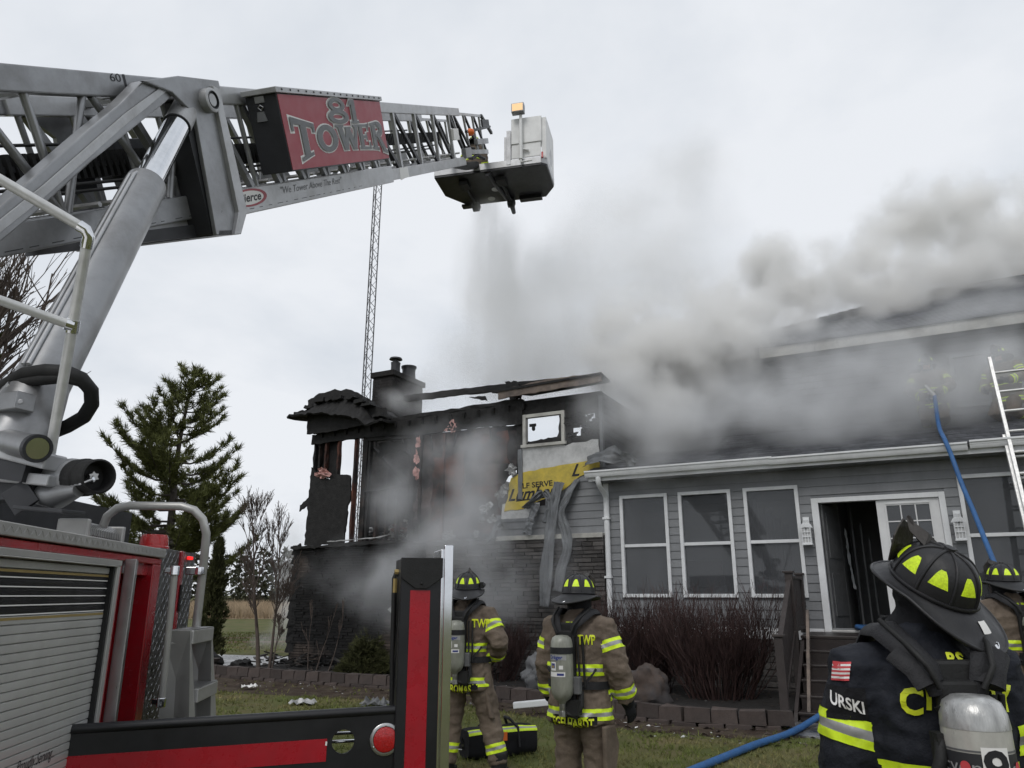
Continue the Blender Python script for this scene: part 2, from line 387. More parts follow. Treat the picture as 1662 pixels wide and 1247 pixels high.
# ------------------------------------------------------------------ the ground
def sheet(name, poly, z, m, kind='structure', th=0):
    o = M()
    if th: o.prism(poly, lambda x, y, t: V((x, y, t)), z - th, z)
    else: o.add([(x, y, z) for x, y in poly], [tuple(range(len(poly)))])
    return obj(name, o, m, kind=kind)
PHI = R_(27.5)
HM = Matrix(((math.cos(PHI), math.sin(PHI), 0, 0), (-math.sin(PHI), math.cos(PHI), 0, 0), (0, 0, 1, 0), (0, 0, 0, 1)))
HI = HM.inverted()
def H(a, b, z=0): return HM @ V((a, b, z))
def onwall(px, py, b=13.76):
    """house coordinates (a, z) of what the photograph shows at a pixel on the plane b of the house"""
    p = sight(px, py, 1) - V((0, 0, EYE)); q = HI @ p; k = b / q.y
    return q.x * k, EYE + q.z * k
sheet('lawn', [(-900, -60), (900, -60), (900, 1500), (-900, 1500)], 0, 'lawn')
sheet('stubble_field', [(-160, 52.5), (120, 52.5), (160, 128), (-220, 128)], .012, 'far_field')
sheet('dirt_track', [(-30, 30.4), (-3, 29.4), (-3, 29.9), (-30, 31.1)], .008, 'track')
sheet('dirt_track', [(-30, 26.6), (-3, 27.2), (-3, 27.8), (-30, 27.3)], .008, 'track')
EDGE = [(-6.7, 16.45), (-6.1, 16.1), (-3.8, 14.85), (-2.08, 14.05), (-1.0, 13.35), (-.2, 12.5), (.8, 11.55), (1.5, 10.85), (2.2, 10.25), (2.9, 10.0), (3.42, 9.93)]
def hp(a, b): p = H(a, b); return (p.x, p.y)
sheet('garden_soil', [(x + .05, y + .12) for x, y in EDGE] + [hp(-1.62, 10.9), hp(-1.62, 13.55), hp(-12.9, 13.45)], .09, 'soil_dark', th=.12)
sheet('mulch_strip', EDGE + [(3.4, 9.35), (2.5, 9.35), (1.4, 9.9), (.3, 10.9), (-.6, 11.9), (-1.6, 12.35), (-3.4, 13.0), (-4.6, 13.4), (-6.9, 14.9)], .004, 'mulch')
sheet('wet_slab', [(-6.75, 16.6), (-4.5, 15.5), (-4.0, 17.6), (-5.6, 20.6), (-8.2, 21.5), (-8.6, 19.5)], .03, 'wet_slab', th=.04)
sheet('stair_pad', [hp(-1.55, 9.9), hp(1.3, 9.9), hp(1.3, 11.2), hp(-1.55, 11.2)], .02, 'wet_slab', th=.04)

# edging blocks: two runs, each block a part
def along(path, step):
    out = []; acc = 0; k = 0
    for (x0, y0), (x1, y1) in zip(path, path[1:]):
        L = math.hypot(x1 - x0, y1 - y0); t = -acc if acc else 0
        t = step - acc if acc else 0
        while t < L:
            out.append((x0 + (x1 - x0) * t / L, y0 + (y1 - y0) * t / L, math.atan2(y1 - y0, x1 - x0))); t += step
        acc = L - (t - step)
    return out
def edging(label, path, step, h, deep):
    t = thing('garden_edging', label, 'garden edging', (path[0][0], path[0][1], 0), 0, 'block edging round the garden bed')
    meshes = []
    for k in range(5):
        m = M(); j = lambda: jit(.012); L = step * .97 / 2; D = deep / 2
        vs = [(-L, -D + j(), 0), (L, -D + j(), 0), (L * .96, D, 0), (-L * .96, D, 0), (-L + abs(j()), -D + .012 + j(), h + j()), (L - abs(j()), -D + .012 + j(), h + j()), (L * .96, D, h + j()), (-L * .96, D, h + j())]
        m.val = .15 + .17 * k; m.add(vs, [(0, 3, 2, 1), (4, 5, 6, 7), (0, 1, 5, 4), (1, 2, 6, 5), (2, 3, 7, 6), (3, 0, 4, 7)])
        m.val = .15 + .171 * k; m.box((0, D * .6, h * .4), (.04, .02, .02))
        meshes.append(m.mesh('edging_block'));
        meshes[-1].materials.append(MT['block'])
    for i, (x, y, r) in enumerate(along(path, step)):
        for row in (0, 1):
            o = bpy.data.objects.new('edging_block', meshes[(i * 3 + row) % 5])
            off = V((math.sin(r), -math.cos(r), 0)) * (.035 if row == 0 else 0)
            mw = Matrix.Translation(V((x + jit(.006), y + jit(.006), -h * .68 if row == 0 else h * .34)) + off + V((math.cos(r), math.sin(r), 0)) * (step * .5 * row)) @ Matrix.Rotation(r + jit(.03), 4, 'Z')
            link(o, t, mw)
            if row == 0: o.modifiers.new('bevel', 'BEVEL').width = .012
edging('weathered block edging of the bed below the charred corner on the left', EDGE[:5], .30, .16, .2)
edging('weathered block edging of the bed below the bare red shrubs', EDGE[5:], .33, .16, .2)

# ------------------------------------------------------------------ the house
house = thing('burning_house', 'grey sided house with its left end burnt to charred studs and smoke over the roof', 'house', H(-5.1, 13.76, 0))
def hpart(name, m, material, parent=None, **k): return obj(name, m, material, parent or house, **k)
def rag(poly, amp, step=.12):
    out = []
    for (x0, y0), (x1, y1) in zip(poly, poly[1:] + poly[:1]):
        n = max(1, int(math.hypot(x1 - x0, y1 - y0) / step))
        for i in range(n): out.append((x0 + (x1 - x0) * i / n + jit(amp), y0 + (y1 - y0) * i / n + jit(amp)))
    return out
def wallmap(b): return lambda a, z, t: V((a, b - t, z))
def holed(m, a0, a1, z0, z1, holes, b0, b1):
    A = sorted({a0, a1} | {x for h in holes for x in h[:2] if a0 < x < a1}); Z = sorted({z0, z1} | {x for h in holes for x in h[2:] if z0 < x < z1})
    for x0, x1 in zip(A, A[1:]):
        run = None
        for y0, y1 in list(zip(Z, Z[1:])) + [(None, None)]:
            solid = y0 is not None and not any(h[0] < (x0 + x1) / 2 < h[1] and h[2] < (y0 + y1) / 2 < h[3] for h in holes)
            if solid and run is None: run = [y0, y1]
            elif solid: run[1] = y1
            elif run: m.bb((x0, b0, run[0]), (x1, b1, run[1])); run = None
    return m
def boards(parent, a0f, a1f, z0, z1, holes, b, material, ex=.146, axis='a', skip=None):
    """lap siding: every board is a part; axis 'a' runs along the front, 'b' along an end wall"""
    z = z0
    while z < z1 - .03:
        top = min(z + ex, z1); mid = (z + top) / 2
        a0 = a0f(mid) if callable(a0f) else a0f; a1 = a1f(mid) if callable(a1f) else a1f
        cuts = sorted([h for h in holes if h[2] < mid < h[3]])
        segs = []; s = a0
        for h in cuts:
            if h[0] > s: segs.append((s, min(h[0], a1)))
            s = max(s, h[1])
        if s < a1: segs.append((s, a1))
        for s0, s1 in segs:
            if s1 - s0 < .03: continue
            m = M(HM); m.val = rnd.random()
            y = [(-.020, z - .008), (-.014, z - .008), (-.002, top), (-.006, top)]
            if axis == 'a': vs = [(s, b + d, q) for s in (s0 + .002, s1 - .002) for d, q in ((-.022, z - .006), (.0, z - .006), (.0, top), (-.006, top))]
            else: vs = [(b - d, s, q) for s in (s0 + .002, s1 - .002) for d, q in ((-.022, z - .006), (.0, z - .006), (.0, top), (-.006, top))]
            m.add(vs, [(0, 1, 2, 3), (7, 6, 5, 4), (0, 4, 5, 1), (1, 5, 6, 2), (2, 6, 7, 3), (3, 7, 4, 0)])
            hv = m.val; m.val = hv + .001; m.a[-1] = m.val
            hpart('siding_board', m, material, parent)
        z += ex
FB = 13.76
WINS = [(-4.80, -3.86, 1.55, 3.44), (-3.655, -2.69, 1.55, 3.44), (-2.47, -1.54, 1.55, 3.44), (.86, 1.82, 1.42, 3.44), (2.04, 3.0, 1.42, 3.44)]
DOOR = (-1.345, .662, 1.02, 3.19)
holes = WINS + [DOOR]
m = M(HM); holed(m, -5.1, 6.2, .0, 3.8, [(h[0] + .05, h[1] - .05, h[2] + .05, h[3] - .05) for h in holes], FB, FB + .12)
sun_wall = hpart('sunroom_wall', m, 'siding')
boards(sun_wall, -5.1, 6.2, 1.065, 3.76, holes, FB - .001, 'siding')
m = M(HM)
for a0, a1 in ((-5.02, -1.35), (.9, 6.2)): m.bb((a0, FB - .03, .875), (a1, FB - .001, 1.058))
hpart('skirt_board', m, 'trim_white', sun_wall, bev=.004)
m = M(HM); m.bb((-5.13, FB - .034, .9), (-5.02, FB - .002, 3.76)); hpart('corner_board', m, 'trim_white', sun_wall, bev=.004)
# windows
for i, (a0, a1, z0, z1) in enumerate(WINS):
    m = M(HM); f = .062; y0, y1 = FB - .05, FB + .06
    m.bb((a0, y0, z0), (a0 + f, y1, z1)); m.bb((a1 - f, y0, z0), (a1, y1, z1))
    m.bb((a0 + f, y0, z1 - f), (a1 - f, y1, z1)); m.bb((a0 + f, y0 - .012, z0), (a1 - f, y1, z0 + f))
    wn = hpart('window', m, 'trim_white', bev=.005)
    zr = 2.49
    m = M(HM); m.bb((a0 + f, FB - .025, zr - .028), (a1 - f, FB + .03, zr + .028)); hpart('meeting_rail', m, 'trim_white', wn, bev=.004)
    for q, (u0, u1) in enumerate(((z0 + f, zr - .028), (zr + .028, z1 - f))):
        m = M(HM); bq = FB + (.004 if q else .02); m.bb((a0 + f, bq, u0), (a1 - f, bq + .005, u1)); hpart('pane', m, 'pane', wn)
# room behind the windows
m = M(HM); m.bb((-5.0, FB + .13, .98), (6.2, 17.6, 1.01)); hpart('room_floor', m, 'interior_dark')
m = M(HM); m.bb((-5.0, FB + .13, 3.62), (6.2, 17.6, 3.66)); hpart('room_ceiling', m, 'interior')
m = M(HM); m.bb((-5.0, 17.5, 1.01), (6.2, 17.6, 3.62)); m.bb((-5.05, FB + .13, 1.01), (-5.0, 17.5, 3.62)); m.bb((6.15, FB + .13, 1.01), (6.2, 17.5, 3.62))
m.bb((-1.10, 14.9, 1.01), (-1.02, 17.5, 3.62)); m.bb((.7, 13.9, 1.01), (.78, 17.5, 3.62)); hpart('room_wall', m, 'interior')
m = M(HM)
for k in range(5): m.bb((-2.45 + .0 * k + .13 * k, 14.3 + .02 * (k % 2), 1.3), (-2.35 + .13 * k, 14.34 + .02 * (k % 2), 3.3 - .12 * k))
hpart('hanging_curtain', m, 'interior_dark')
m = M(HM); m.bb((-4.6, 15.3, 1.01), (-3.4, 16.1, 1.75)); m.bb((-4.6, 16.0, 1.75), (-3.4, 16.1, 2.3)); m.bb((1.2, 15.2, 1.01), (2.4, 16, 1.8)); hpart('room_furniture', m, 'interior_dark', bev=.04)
# double door
a0, a1, z0, z1 = DOOR
m = M(HM); y0, y1 = FB - .055, FB + .1
m.bb((a0, y0, z0 - .02), (a0 + .11, y1, z1)); m.bb((a1 - .09, y0, z0 - .02), (a1, y1, z1)); m.bb((a0 + .11, y0, z1 - .08), (a1 - .09, y1, z1))
dr = hpart('door_frame', m, 'trim_white', bev=.005)
m = M(HM); m.bb((a0 + .11, FB - .12, z0 - .02), (a1 - .09, FB + .1, z0 + .025)); hpart('threshold', m, 'aluminium', dr, bev=.005)
m = M(HM); D0, D1 = -.345, .57
lz = [(2.22 + .27 * k, 2.47 + .27 * k) for k in range(3)]; la = [(D0 + .15 + .215 * k, D0 + .15 + .215 * k + .195) for k in range(3)]
holed(m, D0, D1, 1.05, 3.105, [(p[0], p[1], q[0], q[1]) for p in la for q in lz], FB - .01, FB + .035)
m.bb((D0 + .12, FB - .022, 2.17), (D1 - .12, FB - .0105, 2.2)); m.bb((D0 + .12, FB - .022, 3.03), (D1 - .12, FB - .0105, 3.06))
m.bb((D0 + .12, FB - .022, 2.2), (D0 + .145, FB - .0105, 3.03)); m.bb((D1 - .145, FB - .022, 2.2), (D1 - .12, FB - .0105, 3.03))
for p in (D0 + .14, D0 + .48): m.bb((p, FB - .02, 1.25), (p + .28, FB - .0105, 1.95))
leaf = hpart('door_leaf', m, 'door_white', label='closed white door leaf with small panes', bev=.004)
for p in la:
    for q in lz:
        m = M(HM); m.bb((p[0] - .004, FB + .008, q[0] - .004), (p[1] + .004, FB + .014, q[1] + .004)); hpart('pane', m, 'pane', leaf)
m = M(HM @ Matrix.Translation((-1.225, FB + .1, 0)) @ Matrix.Rotation(R_(78), 4, 'Z')); m.bb((0, -.04, 1.05), (.86, 0, 3.1)); m.bb((.12, -.052, 1.25), (.74, -.041, 1.95)); m.bb((.12, -.052, 2.2), (.74, -.041, 2.95))
hpart('door_leaf', m, 'plastic_grey', label='open door leaf swung into the dark room', bev=.004)  # coloured grey rather than white to carry the room's darkness
m = M(HM)
m.bb((-.86, 15.5, 1.03), (-.83, 15.56, 3.2)); m.bb((-.72, 15.6, 1.03), (-.69, 15.66, 2.9)); m.bb((-.60, 15.65, 1.03), (-.575, 15.7, 2.6)); m.bb((-.6, 15.65, 1.2), (-.3, 15.7, 1.24))
hpart('inner_door_frame', m, 'plastic_grey')
p = rag([(-.90, 1.7), (-.93, 2.2), (-.955, 2.75), (-.98, 2.8), (-.97, 2.2), (-.93, 1.7)], .012, .05)
m = M(HM); m.prism(p, wallmap(15.44), 0, .015); hpart('peeling_paint', m, 'trim_white')
# lanterns
for (ac, zc) in ((-1.455, 2.63), (.785, 2.63)):
    m = M(HM); m.bb((ac - .05, FB - .06, zc + .13), (ac + .05, FB - .022, zc + .25)); m.bb((ac - .02, FB - .15, zc + .17), (ac + .02, FB - .06, zc + .2))
    m.lathe([(.045, zc + .19), (.05, zc + .14), (.075, zc + .115), (.10, zc + .075), (.105, zc + .06)], 4, (ac, FB - .15, 0))
    lt = hpart('wall_lantern', m, 'trim_white')
    m = M(HM)
    for sx in (-.066, -.022, .022, .066):
        m.bb((ac + sx - .006, FB - .216, zc - .2), (ac + sx + .006, FB - .204, zc + .06)); m.bb((ac + sx - .006, FB - .096, zc - .2), (ac + sx + .006, FB - .084, zc + .06))
        m.bb((ac - .072, FB - .15 + sx - .006, zc - .2), (ac - .06, FB - .15 + sx + .006, zc + .06)); m.bb((ac + .06, FB - .15 + sx - .006, zc - .2), (ac + .072, FB - .15 + sx + .006, zc + .06))
    for zz in (-.2, -.1, -.02): m.bb((ac - .074, FB - .22, zc + zz), (ac + .074, FB - .203, zc + zz + .012)); m.bb((ac - .074, FB - .2, zc + zz), (ac - .062, FB - .1, zc + zz + .012)); m.bb((ac + .062, FB - .2, zc + zz), (ac + .074, FB - .1, zc + zz + .012))
    m.bb((ac - .08, FB - .225, zc - .225), (ac + .08, FB - .07, zc - .2)); hpart('lantern_cage', m, 'trim_white', lt)
    m = M(HM); m.bb((ac - .058, FB - .2, zc - .19), (ac + .058, FB - .1, zc + .05)); hpart('lantern_glass', m, 'lantern_glass', lt)
# eave, gutter, downspout
m = M(HM); m.bb((-5.25, 13.36, 3.70), (6.2, FB - .03, 3.73)); hpart('soffit', m, 'siding')
m = M(HM); m.bb((-5.28, 13.34, 3.70), (6.2, 13.358, 3.87)); hpart('fascia_board', m, 'trim_white')
gp = [(13.34, 3.885), (13.34, 3.775), (13.27, 3.765), (13.245, 3.80), (13.235, 3.85), (13.215, 3.862), (13.215, 3.89), (13.228, 3.89), (13.245, 3.865), (13.258, 3.80), (13.275, 3.778), (13.33, 3.787), (13.33, 3.885)]
m = M(HM); seg = [(-5.32, -1.9), (-1.895, 1.05), (1.08, 3.2), (3.205, 6.2)]
for k, (s0, s1) in enumerate(seg):
    d = (0, -.012, .008, 0)[k]; m.prism(gp, lambda b, z, t: V((t, b, z + d)), s0, s1)
for a in (-1.9, 3.2): m.prism([(b - .006 if b < 13.3 else b, z - .004 if z < 3.8 else z) for b, z in gp[:7]] + gp[7:], lambda b, z, t: V((t, b, z)), a - .05, a + .05)
for a in (-5.32,): m.prism(gp[:7], lambda b, z, t: V((t, b, z)), a, a + .004)
hpart('gutter', m, 'trim_white', smooth=40)
m = M(HM)
m.tube([(-5.06, 13.29, 3.77), (-5.06, 13.29, 3.68), (-5.06, 13.36, 3.60), (-5.06, 13.58, 3.50), (-5.06, 13.68, 3.42), (-5.06, 13.685, 3.3), (-5.06, 13.685, .3), (-5.06, 13.66, .22), (-5.06, 13.45, .14)], .052, 8, ry=.038, up=(1, 0, 0))
for z in (3.0, 1.9): m.bb((-5.13, 13.635, z), (-4.99, 13.735, z + .04))
hpart('downspout', m, 'trim_white', smooth=50)
# roofs with shingle courses
def shingles(name, a0f, a1f, org_b, org_z, run, slope, ex=.14, tab=.32, sign=1):
    m = M(HM); L = math.hypot(run, run * slope); n = int(L / ex); cb, sb = run / L, run * slope / L
    for i in range(n + 1):
        t = i * ex; a = a0f(t * cb) - rnd.random() * tab; end = a1f(t * cb)
        while a < end:
            a2 = min(a + tab * (.8 + .4 * rnd.random()), end); s = max(a, a0f(t * cb))
            if a2 > s:
                m.val = rnd.random(); h = .012 + .004 * rnd.random(); t2 = min(t + ex * 1.05, L)
                bb0, zz0 = org_b + t * cb, org_z + t * sb; bb1, zz1 = org_b + t2 * cb, org_z + t2 * sb
                m.add([(s, bb0, zz0), (a2 - .004, bb0, zz0), (a2 - .004, bb0, zz0 + h), (s, bb0, zz0 + h), (s, bb1, zz1 + .002), (a2 - .004, bb1, zz1 + .002)], [(0, 1, 2, 3), (3, 2, 5, 4), (0, 3, 4), (1, 5, 2)])
            a = a2
    return m
m = M(HM); m.add([(-5.3, 13.24, 3.862), (6.2, 13.24, 3.862), (6.2, 16.7, 5.0), (-5.3, 16.7, 5.0), (-5.3, 13.24, 3.83), (6.2, 13.24, 3.83), (6.2, 16.7, 4.97), (-5.3, 16.7, 4.97)], [(0, 1, 2, 3), (7, 6, 5, 4), (0, 4, 5, 1), (1, 5, 6, 2), (2, 6, 7, 3), (3, 7, 4, 0)])
lowroof = hpart('sunroom_roof', m, 'shingle')
o = hpart('shingle_courses', shingles('s', lambda t: -5.3, lambda t: 6.2, 13.24, 3.864, 3.46, .329), 'shingle', lowroof, kind='stuff', fix=False)
UB = 16.7
UW = [(1.25, 2.15, 5.15, 6.25)]
m = M(HM); holed(m, -5.2, 6.2, 4.9, 6.7, [(UW[0][0] + .05, UW[0][1] - .05, UW[0][2] + .05, UW[0][3] - .05)], UB, UB + .12); upw = hpart('upper_wall', m, 'siding_soot')
boards(upw, -5.1, 6.2, 5.02, 6.62, UW, UB - .001, 'siding_soot')
a0, a1, z0, z1 = UW[0]; m = M(HM); f = .07
m.bb((a0, UB - .05, z0), (a0 + f, UB + .05, z1)); m.bb((a1 - f, UB - .05, z0), (a1, UB + .05, z1)); m.bb((a0 + f, UB - .05, z1 - f), (a1 - f, UB + .05, z1)); m.bb((a0 + f, UB - .06, z0), (a1 - f, UB + .05, z0 + f))
wn = hpart('window', m, 'siding_strip', label='smoked upper window behind the roof firefighters', bev=.005)
m = M(HM); m.bb((a0 + f, UB, z0 + f), (a1 - f, UB + .006, z1 - f)); hpart('pane', m, 'pane', wn)
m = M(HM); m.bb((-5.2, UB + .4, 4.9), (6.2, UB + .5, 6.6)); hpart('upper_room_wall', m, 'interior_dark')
m = M(HM); m.bb((-5.3, 16.3, 6.60), (6.2, UB - .03, 6.63)); hpart('upper_soffit', m, 'siding_soot')
for s0, s1, mt in ((-5.3, -2.32, 'char_wood'), (-2.31, -.55, 'fascia_pale'), (-.545, 1.4, 'fascia_pale'), (1.405, 6.2, 'fascia_pale')):
    m = M(HM); m.bb((s0, 16.28, 6.60), (s1, 16.298, 6.83)); hpart('upper_fascia', m, mt)
m = M(HM); s2 = .565; rl = 3.7
m.add([(-5.3, 16.24, 6.81), (6.4, 16.24, 6.81), (6.4, 19.94, 8.9), (1.3, 19.94, 8.9), (-5.3, 16.24, 6.79), (-5.3, 23.6, 6.81), (1.3, 19.94, 8.88), (6.4, 23.6, 6.81)], [(0, 1, 2, 3), (4, 6, 5), (5, 6, 2, 7)])
uproof = hpart('upper_roof', m, 'shingle')
hpart('shingle_courses', shingles('s', lambda t: -5.3 + t * 6.6 / 3.7, lambda t: 6.4, 16.24, 6.814, 3.7, s2), 'shingle', uproof, kind='stuff', fix=False)
# the end wall of the tall burnt block that faces right, over the sunroom roof
m = M(HM); m.bb((-5.22, FB + .05, 3.95), (-5.12, UB, 5.6)); ew = hpart('end_wall', m, 'siding_soot')
boards(ew, FB + .02, UB - .05, 4.0, 5.55, [], -5.12, 'siding_soot', axis='b')
m = M(HM); m.bb((-5.16, FB - .04, 3.9), (-5.095, FB + .055, 5.5)); hpart('corner_board', m, 'siding_strip', ew)

# stone veneer: thin courses
def veneer(a0, a1, z0, z1, b, holes=(), t=.03, hrow=(.05, .075), lr=(.16, .42), parent=None, mt='stone', axis='a', name='stone_veneer'):
    m = M(HM); z = z0
    while z < z1:
        h = min(rnd.uniform(*hrow), z1 - z)
        if z1 - z - h < .03: h = z1 - z
        a = a0 - rnd.random() * .2
        while a < a1:
            L = rnd.uniform(*lr); s0, s1 = max(a, a0), min(a + L, a1); a += L
            if s1 - s0 < .03: continue
            if any(q[0] < (s0 + s1) / 2 < q[1] and q[2] < z + h / 2 < q[3] for q in holes): continue
            m.val = rnd.random(); d = t * (.35 + .9 * rnd.random()); g = .004
            if axis == 'a': m.add([(s0 + g, b, z + g), (s1 - g, b, z + g), (s1 - g, b, z + h - g), (s0 + g, b, z + h - g), (s0 + g * 2, b - d, z + g * 2), (s1 - g * 2, b - d * (.8 + .4 * rnd.random()), z + g * 2), (s1 - g * 2, b - d, z + h - g * 2), (s0 + g * 2, b - d, z + h - g * 2)], [(4, 5, 6, 7), (0, 1, 5, 4), (1, 2, 6, 5), (2, 3, 7, 6), (3, 0, 4, 7)])
            else: m.add([(b, s0 + g, z + g), (b, s1 - g, z + g), (b, s1 - g, z + h - g), (b, s0 + g, z + h - g), (b - d, s0 + g * 2, z + g * 2), (b - d, s1 - g * 2, z + g * 2), (b - d, s1 - g * 2, z + h - g * 2), (b - d, s0 + g * 2, z + h - g * 2)], [(4, 5, 6, 7), (0, 1, 5, 4), (1, 2, 6, 5), (2, 3, 7, 6), (3, 0, 4, 7)])
        z += h
    return hpart(name, m, mt, parent, kind='stuff')
m = M(HM); m.bb((-12.9, 13.66, -.05), (-5.1, 13.8, 2.7)); lw = hpart('basement_wall', m, 'brick_dark')
DK = [(-9.75, -8.3, .35, 1.5)]
veneer(-9.2, -5.12, 0, 2.68, 13.655, DK, parent=lw, mt='stone', lr=(.22, .5), hrow=(.06, .095))
veneer(-12.9, -9.2, 0, 2.64, 13.655, DK, parent=lw, mt='stone_soot', hrow=(.05, .07))
veneer(13.66, 20, 0, 2.64, -12.9, parent=lw, mt='stone_soot', axis='b')
veneer(-5.02, -1.3, 0, .87, FB - .001, parent=sun_wall, mt='stone', lr=(.25, .55), hrow=(.08, .12))
m = M(HM); m.bb((-12.9, 13.7, -.05), (-12.8, 20, 2.66)); hpart('basement_side_wall', m, 'brick_dark')
m = M(HM); m.prism(rag([(-9.8, .3), (-8.25, .35), (-8.3, 1.5), (-9.1, 1.62), (-9.75, 1.45)], .03), wallmap(13.65), 0, .012); hpart('opening_dark_sheet', m, 'char', lw)  # black sheet on the solid wall, standing for the darkness of an opening
# white ledge trim over the stone
m = M(HM); m.bb((-7.45, 13.60, 2.66), (-5.13, 13.77, 2.75)); hpart('ledge_trim', m, 'fascia_pale', bev=.006)
m = M(HM); m.prism(rag([(-13.0, 2.64), (-11.3, 2.66), (-9.7, 2.72), (-9.7, 2.76), (-11.2, 2.75), (-12.2, 2.7), (-13.0, 2.72)], .015), wallmap(13.8), -.1, .26); hpart('charred_ledge', m, 'char')
m = M(HM); m.prism(rag([(-11.9, 2.77), (-10.4, 2.82), (-10.0, 2.9), (-10.5, 2.84), (-11.9, 2.79)], .01), wallmap(13.6), 0, .05); hpart('ash_crust', m, 'foil')
# siding left on the burnt block
boards(lw, lambda z: (-7.5 + .05 * math.sin(z * 40) if z < 3.15 else -6.75 + (z - 3.15) * 1.35 if z < 3.6 else -6.1 + (z - 3.6) * 1.8), -5.13, 2.76, 4.05, [], FB - .001, 'siding')
m = M(HM); m.bb((-7.3, FB, 2.7), (-5.13, FB + .03, 3.3)); m.bb((-6.3, FB, 3.3), (-5.13, FB + .03, 4.1)); hpart('sheathing', m, 'drywall', lw)
m = M(HM); m.prism(rag([(-7.4, 3.10), (-6.6, 3.12), (-6.5, 3.4), (-7.38, 3.42)], .02), wallmap(FB), .004, .016); hpart('house_wrap', m, 'wrap_white', label='white house wrap below the yellow sheet')
m = M(HM); m.prism(rag([(-6.95, 4.05), (-5.2, 4.10), (-5.2, 4.62), (-5.9, 4.55), (-6.0, 4.60), (-6.9, 4.58)], .02), wallmap(FB), .004, .018); hpart('house_wrap', m, 'wrap_white', label='white house wrap under the upper window')
m = M(HM); m.prism(rag([(-7.33, 3.27), (-7.25, 3.55), (-7.18, 3.95), (-6.88, 4.06), (-6.2, 4.12), (-5.4, 4.20), (-5.18, 4.14), (-5.2, 4.04), (-5.6, 3.88), (-5.95, 3.66), (-6.3, 3.5), (-6.6, 3.42), (-6.9, 3.31)], .015), wallmap(FB), .02, .03)
yel = hpart('yellow_sheathing', m, 'wrap_yellow')
def onyel(a, z, t=.033): return H(a, FB - t, z)
def ltr(body, size, a, z, parent, mt, fnmap, shear=0, bold=0, sx=1, rot=0, name='lettering', align='CENTER', cut=0, two=None):
    m = M(); bm = text_mesh(body, size, shear, bold, sx, align); c, s = math.cos(rot), math.sin(rot)
    text_to(m, bm, lambda x, y: fnmap(a + x * c - y * s, z + x * s + y * c), cut)
    return obj(name, m, mt, parent)
ltr('LF SERVE', .155, -6.56, 3.775, yel, 'letter_black', lambda x, y: onyel(x, y), bold=.004, sx=1.15, rot=.03)
ltr('Lumber', .34, -6.72, 3.60, yel, 'letter_black', lambda x, y: onyel(x, y), shear=.45, bold=.008, rot=.04, sx=1.0)
m = M(); m.prism([(-7.05, 3.455), (-6.35, 3.5), (-6.35, 3.525), (-7.05, 3.48)], lambda a, z, t: onyel(a, z, t), .03, .034); hpart('lettering', m, 'letter_black', yel)
ltr('L', .34, -5.72, 4.0, yel, 'letter_black', lambda x, y: onyel(x, y), shear=.45, bold=.008)
# charred upper wall
def cbar(name, p, q, w_, d, mt, par=None, n=6, amp=.012):
    """a charred timber with burnt, uneven edges"""
    m = M(HM); p, q = V(p), V(q); dr_ = (q - p).normalized(); sx = dr_.cross(V((0, 1, 0))).normalized(); sy = dr_.cross(sx)
    vs = []
    for i in range(n + 1):
        c = p.lerp(q, i / n); k = 1 if 0 < i < n else .9
        for u, v_ in ((-1, -1), (1, -1), (1, 1), (-1, 1)): vs.append(c + sx * (u * w_ / 2 * k + jit(amp)) + sy * (v_ * d / 2 * k + jit(amp)))
    fs = [(i * 4 + j, i * 4 + (j + 1) % 4, (i + 1) * 4 + (j + 1) % 4, (i + 1) * 4 + j) for i in range(n) for j in range(4)] + [(3, 2, 1, 0), (n * 4, n * 4 + 1, n * 4 + 2, n * 4 + 3)]
    m.add(vs, fs); return hpart(name, m, mt, par)
m = M(HM); m.prism(rag([(-12.75, 2.72), (-11.55, 2.72), (-11.5, 3.6), (-11.42, 3.72), (-11.5, 4.33), (-12.0, 4.38), (-12.1, 4.28), (-12.4, 4.35), (-12.72, 4.62)], .022, .08), wallmap(FB), -.02, .03); hpart('charred_panel', m, 'char', label='black charred wall panel at the far left corner')
m = M(HM); m.prism(rag([(-13.0, 3.55), (-12.7, 3.75), (-12.68, 3.95), (-12.85, 3.8), (-13.02, 3.7)], .02, .06), wallmap(FB), -.03, .01); hpart('charred_scrap', m, 'char')
m = M(HM); m.prism(rag([(-12.72, 4.4), (-12.0, 4.3), (-11.95, 5.4), (-12.7, 5.4)], .02), wallmap(FB + .16), 0, .02); hpart('inner_panel', m, 'char')
for a, z0, z1, mt, w_ in ((-12.68, 4.3, 5.4, 'char', .05), (-12.52, 4.3, 5.4, 'char_wood', .05), (-12.33, 4.5, 5.4, 'scorched', .045), (-11.93, 4.3, 5.4, 'scorched', .05), (-11.42, 2.75, 5.4, 'scorched', .06), (-11.12, 2.75, 5.4, 'char_wood', .14), (-10.98, 2.75, 5.3, 'char', .06), (-9.73, 2.75, 5.3, 'char', .13), (-9.52, 2.75, 5.2, 'char_wood', .05), (-8.9, 2.75, 5.1, 'scorched', .05), (-7.0, 3.0, 5.5, 'char', .1), (-5.86, 4.5, 5.5, 'char', .07), (-10.42, 2.75, 3.9, 'char_wood', .05), (-10.72, 2.75, 3.9, 'char_wood', .055), (-10.13, 2.75, 3.9, 'char_wood', .055)):
    cbar('charred_stud', (a, FB + .06, z0), (a + jit(.015), FB + .06, z1), w_, .11, mt)
cbar('charred_sill', (-11.1, FB + .05, 3.92), (-9.7, FB + .05, 4.0), .06, .12, 'char')
cbar('charred_header', (-11.1, FB + .04, 5.16), (-9.65, FB + .04, 5.12), .1, .12, 'char')
